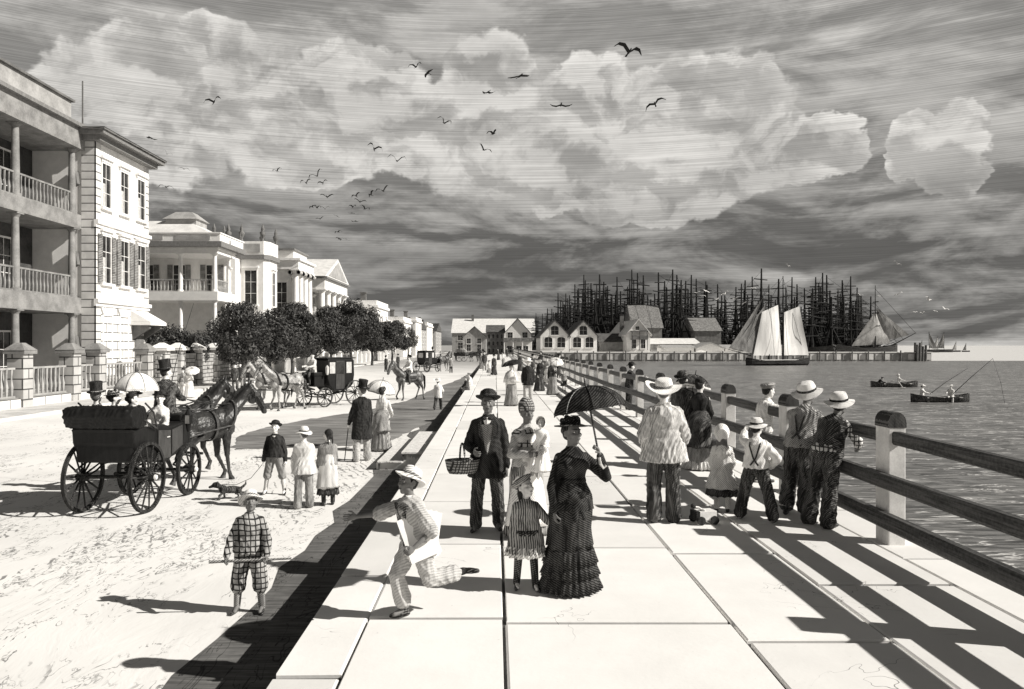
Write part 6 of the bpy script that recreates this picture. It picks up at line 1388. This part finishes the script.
M_lamp = plain('lamp_glass', .6, .1, 3, .15, 0)
def undercarriage(t, yr, yf, rr_, rf, W_=.66):
    for y, r in ((yr, rr_), (yf, rf)):
        B().cyl((-W_, y, r), (W_, y, r), .03).build('axle', C_black, t)
        for x in (-.46, .46):
            for sg in (-1, 1): B().tube([(x, y - .42, r + .16), (x, y - .2, r + .16 + sg * .085), (x, y, r + .16 + sg * .12), (x, y + .2, r + .16 + sg * .085), (x, y + .42, r + .16)], .018, 6).build('spring', C_black, t)
    B().tube([(0, yr, rr_ + .05), (0, (yr + yf) / 2, rr_ - .08), (0, yf, rf + .1)], .04, 8).build('perch', C_black, t)

# ---- open landau in the foreground
HD = R(177); Ln = thing('landau_carriage', 'open black landau with folded hood and big spoked wheels, drawn by two dark horses', 'carriage', (-6.55, 13.98, ROAD), HD)
for x in (-.57, .57): wheel(Ln, x, .78, .61, 14); wheel(Ln, x, -.80, .49, 12)
undercarriage(Ln, .78, -.80, .61, .49, .54)
prof = [(1.02, .98), (1.16, 1.24), (1.18, 1.42), (1.22, 1.48), (.1, 1.46), (-.12, 1.40), (-.50, 1.42), (-.62, 1.45), (-.62, .98), (-.35, .84), (.0, .80), (.35, .80), (.65, .96)]
B().prism([Vector((-.54, y, z)) for y, z in prof], (1.08, 0, 0)).build('carriage_body', M_lac, Ln, bevel=.03)
Bd = B().bb(-.50, .50, .62, 1.13, .90, 1.22).build('boot', M_lac, Ln, bevel=.04)
for sd in (-1, 1):
    q = B().prism([(sd * .545, -.08, .84), (sd * .545, .38, .84), (sd * .545, .38, 1.38), (sd * .545, -.08, 1.33)], (sd * .02, 0, 0)).build('door', M_lac2, Ln); B().cap((sd * .58, .0, 1.22), (sd * .58, .09, 1.22), .012).build('door_handle', M_lamp, q)
    B().prism([(sd * .545, -.14, .88), (sd * .545, -.56, 1.0), (sd * .545, -.56, 1.38), (sd * .545, -.14, 1.33)], (sd * .015, 0, 0)).build('side_panel', M_lac2, Ln)
hb = B(); rs = []
for i in range(9):
    a = i / 8; x = -.60 + 1.20 * a; k = 1 - .10 * (2 * a - 1) ** 6
    rs.append([(x, 1.0 + y * k, 1.66 + z * k) for y, z in ((-.16, -.16), (-.16, .10), (-.10, .19), (.24, .22), (.38, .18), (.40, .04), (.30, -.16), (.1, -.20))])
hb.rings(rs).build('folded_hood', M_lac, Ln, voxel=.02, relax=6, fold=.012)
for x in (-.60, .60): B().tube([(x, .50, 1.42), (x, .62, 1.72), (x * .99, .9, 1.9)], .016, 6).tube([(x, .50, 1.42), (x, .95, 1.62)], .014, 6).build('hood_iron', C_leather, Ln)
B().bb(-.50, .50, .55, 1.0, 1.0, 1.16).bb(-.50, .50, .98, 1.10, 1.1, 1.62).build('rear_seat', C_leather, Ln, bevel=.04)
B().bb(-.50, .50, -.56, -.20, 1.0, 1.14).build('front_seat', C_leather, Ln, bevel=.04)
B().bb(-.45, .45, -1.22, -.72, 1.42, 1.56).bb(-.42, .42, -1.2, -.76, .95, 1.42).build('coach_box', M_lac, Ln, bevel=.03)
B().prism([(-.46, -1.25, .86), (-.46, -1.75, .98), (-.46, -1.95, 1.38), (-.46, -1.92, 1.40), (-.46, -1.70, 1.02), (-.46, -1.25, .92)], (.92, 0, 0)).build('dashboard', M_lac2, Ln)
for x in (-.56, .56):
    q = B().bb(x - .045, x + .045, -.84, -.75, 1.38, 1.54).build('carriage_lamp', M_lamp, Ln); B().loft([(x, -.8, 1.545, .08, .08), (x, -.8, 1.66, .02, .02)], 8).loft([(x, -.8, 1.22, .03, .03), (x, -.8, 1.375, .06, .06)], 8).bb(x - .06, x - .048, -.855, -.735, 1.38, 1.54).bb(x + .048, x + .06, -.855, -.735, 1.38, 1.54).build('lamp_housing', M_lac, q)
for x in (-.78, .78):
    for y, r in ((.78, .61), (-.80, .49)):
        pts = [(x * .93, y + math.cos(a) * (r + .10), r + math.sin(a) * (r + .10)) for a in [R(28 + i * 12) for i in range(11)]]
B().tube([(0, -.8, .62), (-.05, -1.9, .85), (-.45, -3.3, .95)], .035, 8, .025).build('pole', C_black, Ln)
B().tube([(-.6, -1.35, .72), (0, -1.32, .75), (.6, -1.35, .72)], .028).build('splinter_bar', C_black, Ln)
ML = Matrix.Translation(Ln.location) @ Matrix.Rotation(HD, 4, 'Z')
def onL(x, y, z): return tuple(ML @ Vector((x, y, z)))
horse('glossy dark carriage horse on the left of the landau pair', (-7.0, 16.9, ROAD), R(154), K_black, C_black, .014, 'trotB', 'pair drawing the open landau', 1.02, turn=-20)
horse('glossy dark carriage horse on the right of the landau pair', (-6.12, 15.95, ROAD), R(152), K_black, C_black, .014, 'trotA', 'pair drawing the open landau', 1.0, turn=-24)
def lap(s, m, name='skirt', r=.12, to=.9):
    J = s.J; b = B(); w = s.g; b.ell(J['hip'] + Vector((0, .0, .02)), (.19 * w, .15 * w, .13 * w))
    for n in 'RL': b.cap(J['hip' + n], J['knee' + n] + Vector((0, 0, .01)), r * w, r * .85 * w); b.cap(J['knee' + n], J['knee' + n].lerp(J['ank' + n], to), r * .85 * w, r * 1.05 * w)
    m_ = (J['kneeR'] + J['kneeL']) / 2; b.cap(J['hip'], m_, r * w, r * .8 * w); b.cap(m_, m_.lerp((J['ankR'] + J['ankL']) / 2, to), r * .85 * w, r * 1.1 * w)
    return b.build(name, m, s.t, voxel=s.vox, relax=3, fold=.008)
sit = dict(lR=(84, 6, 6, 0), lL=(82, 6, 2, 0), aR=(24, 10, 66, -14), aL=(24, 10, 66, -14), hip=1.16 + .12)
drv = Person('coachman in a top hat and dark coat seated high on the box of the landau', onL(.0, -.98, 0), HD, 1.78, S_light, .012, pose=dict(sit, hip=1.56 + .1, lL=(62, 8, -4, 0), lR=(60, 8, -4, 0), aR=(34, 10, 80, -6), aL=(30, 12, 84, -8), grip=1.2, turn=-34, lean=4))
drv.trousers(C_dark, 1., .03); drv.coat(C_dark, .12, .034, 'greatcoat', fold=.008); drv.hair(C_hair); drv.hat('top', C_black, C_leather); drv.shoes(); drv.collar(C_dark, .075, w=.02, drop=.0)
g = drv.palm('L'); g2w = drv.palm('R')
tag(B().tube([g, g + Vector((.16, .10, .9)), g + Vector((.42, .26, 1.95))], .012, 6, .004).build('whip', C_leather), 'long thin driving whip held up by the landau coachman', 'whip')
rn = B()
for sd, tgt in ((1, (-6.45, 17.95, 1.05)), (-1, (-5.50, 17.0, 1.03)), (.3, (-6.6, 17.75, 1.0)), (-.3, (-5.65, 16.85, 1.0))): rn.tube([g2w, Vector(g2w).lerp(Vector(tgt), .5) - Vector((0, 0, .08)), tgt], .008, 5)
tag(rn.build('reins', C_leather), 'leather reins running from the coachman to the landau horses', 'reins', kind=None)
a1 = Person('gentleman passenger in a tipped-back top hat on the landau rear seat', onL(.34, .72, .04), HD, 1.76, S_light, .012, pose=dict(sit, turn=10, lean=-6)); a1.coat(C_dark, .05, .03); lap(a1, C_dark, 'trousers', .09); a1.hair(C_hairm); a1.hat('top', C_black, C_mid, tip=8); a1.shoes()
a2 = Person('lady passenger in a feathered dark hat on the rear seat beneath the white parasol', onL(.08, .68, .06), HD + R(0), 1.60, S_light, .012, pose=dict(sit, fem=1, turn=-55, aL=(34, 12, 130, -6), gripL=1.1)); a2.coat(C_dark, .03, .02, 'bodice'); lap(a2, C_dark); a2.hair(C_hair, 'bun'); a2.hat('lady', C_mid, C_black); a2.shoes()
g = Vector(onL(-.02, .12, 1.82)); parasol('large white parasol with dark ribs open over the landau passengers', g, g + Vector((.0, .02, .58)), .40, .30, .1, C_white, edge=C_pale, name='parasol', down=.10)
a3 = Person('lady passenger facing backwards in a black plumed hat and pale jacket', onL(-.24, -.32, 0), HD + R(180), 1.58, S_light, .012, pose=dict(sit, fem=1, turn=18, nod=-8)); a3.coat(C_pale, .03, .02, 'jacket'); lap(a3, C_pale); a3.hair(C_hair, 'bun'); a3.hat('lady', C_black, C_black); a3.shoes()
a4 = Person('stout bearded passenger facing backwards in a dark bowler in the middle of the landau', onL(.28, -.32, 0), HD + R(180), 1.66, S_light, .012, pose=dict(sit, turn=-10), girth=1.1); a4.coat(C_mid, .05, .03); lap(a4, C_dark, 'trousers', .09); a4.hair(C_hair, 'curly'); a4.hat('bowler', C_dark, C_black); a4.shoes()
a4.t['label'] = 'stout passenger facing backwards in a dark bowler on the left of the landau front seat'
a6 = Person('smiling lady passenger in a flat dark hat at the promenade side of the rear seat', onL(-.25, .66, .04), HD + R(4), 1.58, S_light, .012, pose=dict(sit, fem=1, turn=-70, nod=-6)); a6.coat(C_mid, .03, .02, 'jacket'); lap(a6, C_dark); a6.hair(C_hair, 'bun'); a6.hat('pillbox', C_black); a6.shoes()
a5 = Person('child passenger with a fair bare head between the adults in the landau', onL(.0, .16, 0), HD + R(170), 1.05, S_light, .012, pose=dict(sit, hip=1.12), child=.9); a5.coat(C_white, .03, .02, 'blouse'); lap(a5, C_white); a5.hair(C_pale, 'short'); a5.shoes()

# ---- closed coach with the greys
def coach(label, loc, rz, vox, group=None, m=None):
    t = thing('coach', label, 'carriage', loc, rz, group); m = m or M_lac
    for x in (-.72, .72): wheel(t, x, .95, .60, 12, C_dark); wheel(t, x, -.95, .46, 10, C_dark)
    undercarriage(t, .95, -.95, .60, .46)
    prof = [(1.0, 1.0), (1.08, 1.45), (1.06, 2.18), (.9, 2.24), (-.55, 2.24), (-.62, 2.18), (-.62, 1.3), (-.5, 1.0), (-.2, .72), (.4, .70), (.75, .82)]
    B().prism([Vector((-.55, y, z)) for y, z in prof], (1.10, 0, 0)).build('coach_body', m, t, bevel=.04)
    B().bb(-.60, .60, -.70, 1.14, 2.245, 2.30).build('roof', m, t, bevel=.03)
    for sd in (-1, 1):
        d = B().prism([(sd * .552, -.12, .80), (sd * .552, .42, .80), (sd * .552, .42, 2.15), (sd * .552, -.12, 2.15)], (sd * .02, 0, 0)).build('door', M_lac2, t)
        B().prism([(sd * .574, -.07, 1.52), (sd * .574, .37, 1.52), (sd * .574, .37, 2.08), (sd * .574, -.07, 2.08)], (sd * .008, 0, 0)).build('window', M_glass, d)
        for y in (-.50, .55): B().prism([(sd * .552, y, 1.55), (sd * .552, y + .33, 1.55), (sd * .552, y + .33, 2.08), (sd * .552, y, 2.08)], (sd * .012, 0, 0)).build('window', M_curt, t)
    B().prism([(-.3, 1.10, 1.55), (.3, 1.10, 1.55), (.3, 1.08, 2.05), (-.3, 1.08, 2.05)], (0, .012, 0)).build('rear_window', M_curt, t)
    B().bb(-.45, .45, -1.35, -.68, 1.45, 1.62).bb(-.40, .40, -1.30, -.70, .95, 1.45).build('coach_box', m, t, bevel=.03)
    B().prism([(-.45, -1.3, .8), (-.45, -1.75, .92), (-.45, -1.9, 1.35), (-.45, -1.86, 1.36), (-.45, -1.7, .98), (-.45, -1.3, .86)], (.9, 0, 0)).build('dashboard', m, t)
    for x in (-.62, .62): B().loft([(x, -.72, 1.5, .05, .05), (x, -.72, 1.6, .08, .08), (x, -.72, 1.85, .09, .09), (x, -.72, 1.95, .02, .02)], 8).build('carriage_lamp', M_lamp, t)
    B().tube([(0, -.95, .6), (0, -2.6, .85), (0, -4.4, .95)], .035, 8, .025).build('pole', C_black, t)
    return t
RZ = R(-36); CL = Vector((-7.95, 36.6, ROAD)); coach('black closed coach drawn by two grey horses', CL, RZ, .02)
MC = Matrix.Translation(CL) @ Matrix.Rotation(RZ, 4, 'Z')
def onC(x, y, z): return tuple(MC @ Vector((x, y, z)))
horse('dapple grey carriage horse of the coach pair, nearer the garden wall', onC(-.5, -3.0, 0), RZ - R(3), K_grey, C_dark, .02, 'trotA', 'greys drawing the closed coach', 1.05)
horse('dapple grey carriage horse of the coach pair, nearer the promenade', onC(.5, -3.0, 0), RZ, K_grey, C_dark, .02, 'trotB', 'greys drawing the closed coach', 1.05, turn=-14)
q = quick('coachman in a pale coat and top hat on the box of the closed coach', onC(0, -1.05, 0), RZ, 1.74, 'man', hat='top', cm_=C_pale, cs=C_dark, pose=dict(sit, hip=1.72, lL=(62, 8, -4, 0), lR=(60, 8, -4, 0), aR=(34, 10, 84, -6), aL=(30, 12, 84, -8)))
g = q.palm('R'); tag(B().tube([g, g + Vector((-.5, -.2, .35)), g + Vector((-1.7, -.9, .25)), g + Vector((-2.0, -1.1, -.2))], .012, 5, .005).build('whip', C_leather), 'coach driver\'s whip reaching out over the grey horses', 'whip')
# ---- far coach, and the cart beyond it
RZ2 = R(148); C2 = onz(427, 372, ROAD); coach('distant black coach with one dark horse seen from behind, up the street', C2, RZ2, .03)
M2 = Matrix.Translation(C2) @ Matrix.Rotation(RZ2, 4, 'Z')
horse('dark horse drawing the distant black coach', M2 @ Vector((0, -3.0, 0)), RZ2, K_bay, C_black, .035, 'trotA', None, 1.08)
quick('coachman perched on top of the distant black coach', M2 @ Vector((0, -1.0, 0)), RZ2, 1.8, 'man', hat='top', cm_=C_black, cs=C_black, pose=dict(sit, hip=1.75), vox=.035)
C3 = onz(463, 361.5, ROAD); RZ3 = R(60)
ct = thing('cart', 'tiny distant cart loaded dark in the street end', 'cart', C3, RZ3)
for x in (-.8, .8): wheel(ct, x, .3, .7, 10, C_dark)
B().bb(-.65, .65, -.9, 1.5, .95, 1.6).build('cart_bed', C_dark, ct); B().rings([[(math.cos(a) * .62 * f, .3 + math.sin(a) * 1.05 * f, z) for a in (2 * math.pi * i / 14 for i in range(14))] for f, z in ((1, 1.6), (.95, 2.0), (.5, 2.35))]).build('load', C_mid, ct, fold=.03)
M3 = Matrix.Translation(C3) @ Matrix.Rotation(RZ3, 4, 'Z')
horse('tiny dark horse harnessed to the distant cart', M3 @ Vector((0, -2.3, 0)), RZ3, K_bay, C_black, .05, 'trotB', None, 1.1)
horse('tiny dark horse standing beside the distant cart', M3 @ Vector((1.6, -1.8, 0)), RZ3 + .3, K_black, C_black, .05, 'trotA', None, 1.1)
# ---- rider
RR = R(-48); P4 = onz(409, 400, ROAD); M4 = Matrix.Translation(P4) @ Matrix.Rotation(RR, 4, 'Z')
horse('brown saddle horse trotting towards us with a rider in pale clothes', P4, RR, K_bay, C_black, .022, 'trotB', None, 1.0, harness=False, turn=12)
quick('rider in a pale coat and dark hat on the brown saddle horse', M4 @ Vector((0, .02, 0)), RR, 1.68, 'man', hat='bowler', cm_=C_white, cs=C_dark, pose=dict(hip=1.56, lR=(48, 30, -6, 6), lL=(48, 30, -6, 6), aR=(24, 10, 80, -8), aL=(24, 10, 80, -8)))
sd_ = thing('saddle', 'dark saddle and trailing cloth on the brown horse', 'saddle', P4, RR)
B().rings([[(math.cos(a) * r_, y, 1.20 + math.sin(a) * (.33 + h_)) for a in [R(-5 + i * 19) for i in range(11)]] for y, r_, h_ in ((-.28, .305, .03), (0, .315, .0), (.3, .31, .03), (.3, .29, .0), (0, .295, -.03), (-.28, .285, .0))], loop=True, close=False).build('saddle_seat', C_leather, sd_)

# ------------------------------------------------------------------ rowing boats and their crews
t, p = rowboat('long low rowing boat farther out with a rower and a crouching figure', 894, 387, 4.6, R(6))
br_ = dict(hip=.42, lR=(70, 10, 10, 0), lL=(70, 10, 10, 0), aR=(50, 12, 80, 0), aL=(50, 12, 80, 0))
quick('rower in a white shirt amidships in the farther boat', p + Vector((.5, 0, 0)), R(80), 1.6, 'man', hat='straw', cm_=C_white, cs=C_dark, vox=.03, pose=dict(br_, lean=-8), hatm=C_straw)
quick('dark figure crouching low in the bow of the farther boat', p + Vector((-1.5, 0, -.08)), R(70), 1.5, 'man', hat='cap', cm_=C_black, cs=C_black, vox=.03, pose=dict(br_, lean=38))
for sd in (-1, 1): tag(B().tube([p + Vector((.2, sd * .4, .55)), p + Vector((-.3, sd * 2.0, .12))], .03, 6).bb(*(lambda c: (c.x - .09, c.x + .09, c.y - .3, c.y + .3, c.z - .02, c.z + .02))(p + Vector((-.36, sd * 2.2, .08)))).build('oar', M_wood), ('near' if sd < 0 else 'far') + ' oar of the farther rowing boat dipping in the water', 'oar')
t, p = rowboat('nearer fishing rowing boat with two anglers at right', 940, 402, 4.1, R(3))
f1 = quick('angler in a white hat at the left end of the fishing boat', p + Vector((-1.25, 0, 0)), R(60), 1.6, 'man', hat='wide', cm_=C_white, cs=C_mid, vox=.025, pose=dict(br_, lean=4), hatm=C_white)
f2 = quick('angler in a white hat at the right of the fishing boat', p + Vector((.75, 0, 0)), R(-40), 1.6, 'man', hat='wide', cm_=C_pale, cs=C_pale, vox=.025, pose=dict(br_, lean=4), hatm=C_white)
g = f1.palm('R'); tag(B().tube([g, g + Vector((1.2, .3, .75)), g + Vector((2.9, .6, 1.7))], .028, 5, .012).build('fishing_rod', C_leather), 'fishing rod slanting right from the left angler', 'fishing rod')
g = f2.palm('L'); tag(B().tube([g, g + Vector((1.0, -.3, 1.1)), g + Vector((2.3, -.6, 2.4))], .028, 5, .012).tube([g + Vector((2.3, -.6, 2.4)), g + Vector((2.7, -.8, .8)), (g.x + 2.9, g.y - .9, SEA)], .012, 4).build('fishing_rod', C_leather), 'bowed fishing rod with hanging line held by the right angler', 'fishing rod')
# ------------------------------------------------------------------ small things
# puppy on its lead
pp_ = onz(232, 499, ROAD); pu = thing('puppy', 'small shaggy dark puppy on a lead at the boy\'s feet', 'dog', pp_, R(-70), None, 1.15)
b = B(); b.ell((0, 0, .155), (.06, .16, .065)); b.ell((0, -.13, .165), (.062, .07, .07)); b.cap((0, -.16, .2), (0, -.22, .235), .045, .045); b.ell((0, -.25, .245), (.05, .06, .05)); b.cap((0, -.28, .235), (0, -.34, .215), .026, .02)
for sd in (-1, 1):
    b.cap((sd * .045, -.27 + .05, .275), (sd * .065, -.23, .225), .02, .016)
    b.cap((sd * .045, -.13, .13), (sd * .05, -.16 - .04 * sd, .07), .026, .02); b.cap((sd * .05, -.16 - .04 * sd, .07), (sd * .05, -.15 - .04 * sd, .018), .018, .018); b.cap((sd * .05, -.155 - .04 * sd, .016), (sd * .05, -.19 - .04 * sd, .016), .017, .014)
    b.cap((sd * .045, .12, .14), (sd * .05, .10 + .04 * sd, .08), .035, .022); b.cap((sd * .05, .10 + .04 * sd, .08), (sd * .05, .15 + .04 * sd, .05), .018, .015); b.cap((sd * .05, .15 + .04 * sd, .05), (sd * .05, .13 + .04 * sd, .016), .014, .015); b.cap((sd * .05, .13 + .04 * sd, .016), (sd * .05, .10 + .04 * sd, .014), .015, .013)
b.cap((0, .15, .18), (0, .21, .23), .022, .018); b.cap((0, .21, .23), (0, .22, .29), .018, .01)
b.build('body', C_dark, pu, voxel=.009, relax=1, fold=.004)
B().rings([[(math.cos(a) * r_, -.20 + e_, .22 + math.sin(a) * r_) for a in (2 * math.pi * i / 16 for i in range(16))] for r_, e_ in ((.046, -.01), (.056, -.01), (.056, .01), (.046, .01))], loop=True).build('collar', C_leather, pu)
g = bc_.palm('R', .06); c = pu.location + Matrix.Rotation(R(-70), 3, 'Z') @ Vector((0, -.18, .28))
tag(B().tube([g, g.lerp(c, .3) - Vector((0, 0, .16)), g.lerp(c, .65) - Vector((0, 0, .14)), c], .006, 5).build('lead', C_leather), 'thin slack lead from the boy\'s hand to the puppy', 'lead')
# toy wagon on the flagstones
tw_ = onz(705, 523); tc = thing('toy_wagon', 'small pale box wagon toy lying on the flagstones behind the white-hatted man', 'toy wagon', tw_, R(14))
B().bb(-.16, .12, -.09, .09, .05, .17).build('wagon_box', M_white, tc, bevel=.006); B().bb(-.163, -.12, -.093, .093, .052, .172).build('end_board', C_black, tc)
for x in (-.11, .08):
    for y in (-.11, .11): B().cyl((x, y - .012, .055), (x, y + .012, .055), .055, n=18).build('wheel', C_black, tc)
B().tube([(-.05, -.03, .175), (-.12, -.05, .22), (-.2, -.06, .235)], .012, 6).ell((-.05, -.03, .18), (.03, .06, .02)).build('handle', M_white, tc)
B().ell((-.2, -.06, .24), (.035, .03, .035)).build('knob', C_black, tc, smooth=True)

# birds
M_bird = plain('black_feathers', .02, .3, 10, .8); M_gull = plain('white_feathers', .8, .1, 10, .8)
def bird_mesh(flap, bend, m, nm):
    b = B(); b.ell((0, 0, 0), (.055, .17, .05), None, 8, 8); b.ell((0, -.18, .02), (.035, .05, .035), None, 8, 6); b.cap((0, -.22, .015), (0, -.28, .0), .013, .003, 6); b.cap((0, .14, .0), (0, .30, .0), .035, .05, 8, .2)
    for sd in (-1, 1):
        P = [Vector((sd * .03, -.02, .01)), Vector((sd * .28, -.08, .01 + flap * .26)), Vector((sd * .52, .0, .01 + flap * .26 + (flap - bend) * .22)), Vector((sd * .70, .12, flap * .26 + (flap - bend * 1.8) * .38))]
        rs = [[p + Vector((0, -c_ * .5, .008)), p + Vector((0, c_ * .5, .0)), p + Vector((0, c_ * .55, -.008)), p + Vector((0, -c_ * .5, -.012))] for p, c_ in zip(P, (.20, .21, .16, .04))]
        b.rings(rs)
    me = b.mesh(nm); me.materials.append(m); return me
bm_ = [bird_mesh(f, k, M_bird, 'bird') for f, k in ((.9, .6), (.45, .5), (1.2, .9), (-.2, -.2))]
gm_ = [bird_mesh(f, k, M_gull, 'gull') for f, k in ((.9, .7), (.4, .6))]
birds = [(629, 52, 22, 0), (520, 76, 20, 0), (561, 105, 16, 1), (655, 104, 16, 0), (416, 67, 12, 0), (428, 73, 11, 0), (488, 92, 13, 1), (444, 123, 12, 1), (493, 134, 12, 0), (484, 150, 12, 1), (374, 149, 12, 0), (397, 161, 14, 1),
         (214, 102, 14, 0), (151, 138, 13, 0), (167, 154, 7, 0), (184, 169, 8, 0), (166, 187, 11, 1), (277, 171, 8, 1), (306, 183, 9, 0), (317, 176, 12, 1), (323, 183, 8, 0), (327, 197, 10, 1), (317, 208, 7, 0), (325, 209, 7, 1), (356, 196, 8, 0), (360, 202, 9, 1), (371, 195, 8, 0), (383, 191, 11, 1),
         (365, 209, 9, 0), (352, 213, 7, 0), (355, 221, 7, 1), (338, 232, 7, 0), (339, 239, 8, 1), (346, 239, 6, 0), (337, 216, 6, 1), (312, 207, 7, 0), (353, 207, 7, 0), (320, 219, 6, 1)]
rb2 = random.Random(21)
big = {(629, 52): 'large dark bird highest of all, over the harbour clouds', (520, 76): 'large dark bird with raised wings left of the highest bird', (561, 105): 'dark bird gliding level above the middle clouds', (655, 104): 'dark bird in the big cloud over the boathouses',
       (214, 102): 'dark bird with raised wings right of the tall house flagpole', (151, 138): 'dark bird just above the eave of the tall house', (166, 187): 'dark bird gliding near the tall house corner',
       (416, 67): 'dark bird, left and upper of the close pair under the top of the sky', (428, 73): 'dark bird, right and lower of the close pair under the top of the sky', (488, 92): 'dark bird alone below and left of the raised-winged bird',
       (444, 123): 'dark bird alone right of the cloud gap, above two lower birds', (493, 134): 'dark bird just above another one in the middle sky', (484, 150): 'dark bird just below another one in the middle sky',
       (374, 149): 'dark bird left and upper of a pair above the town flock', (397, 161): 'broad-winged dark bird right of a pair above the town flock', (277, 171): 'small dark bird alone left of the town flock',
       (167, 154): 'tiny dark bird uppermost of three beyond the tall house eave', (184, 169): 'tiny dark bird middle of three beyond the tall house eave', (383, 191): 'dark bird at the right edge of the town flock', (338, 232): 'uppermost of the three lowest birds of the town flock',
       (339, 239): 'lower left of the three lowest birds of the town flock', (346, 239): 'lower right of the three lowest birds of the town flock', (306, 183): 'dark bird at the upper left of the town flock', (317, 176): 'broad dark bird at the very top of the town flock', (371, 195): 'small dark bird beside the rightmost of the town flock'}
for i, (px, py, w, k) in enumerate(birds):
    Y = 1.0 * F / w; p = atY(px, py, Y)
    o = bpy.data.objects.new('bird', bm_[(i * 7 + k) % 4]); col.objects.link(o); o.location = p; o.rotation_euler = (R(rb2.uniform(-25, 15)), R(rb2.uniform(-28, 28)), R(rb2.uniform(-60, 60) + (180 if k else 0)))
    tag(o, big.get((px, py), 'small dark bird in the scattered flock above the houses'), 'bird', 'dark birds wheeling over the town')
gulls = [(897, 264, 7), (898, 294, 7), (928, 300, 9), (915, 312, 5), (922, 313, 5), (935, 311, 4), (945, 309, 6), (879, 296, 5), (697, 293, 5), (706, 291, 6), (725, 294, 7), (717, 299, 5), (735, 299, 5), (702, 296, 6), (770, 294, 6), (753, 288, 5), (788, 266, 5), (744, 303, 4), (860, 295, 5)]
gl = {(897, 264, 7): 'white gull highest over the bay at right', (898, 294, 7): 'white gull midway between the highest gull and the distant sails', (928, 300, 9): 'largest white gull, wings raised over the distant sails', (879, 296, 5): 'white gull just right of the mast forest', (788, 266, 5): 'white gull above the mast tops', (945, 309, 6): 'white gull farthest right over the bay', (860, 295, 5): 'white gull before the right edge of the masts', (935, 311, 4): 'tiny white gull just left of the farthest right one'}
for i, (px, py, w) in enumerate(gulls):
    Y = 1.1 * F / w; p = atY(px, py, Y)
    o = bpy.data.objects.new('gull', gm_[i % 2]); col.objects.link(o); o.location = p; o.rotation_euler = (R(rb2.uniform(10, 35)), R(rb2.uniform(-30, 30)), R(rb2.uniform(-50, 50)))
    tag(o, gl.get((px, py, w), 'small white gull flying before the dark mast forest or over the bay'), 'gull', 'white gulls over the harbour')
bpy.data.scenes.remove(_tmp)
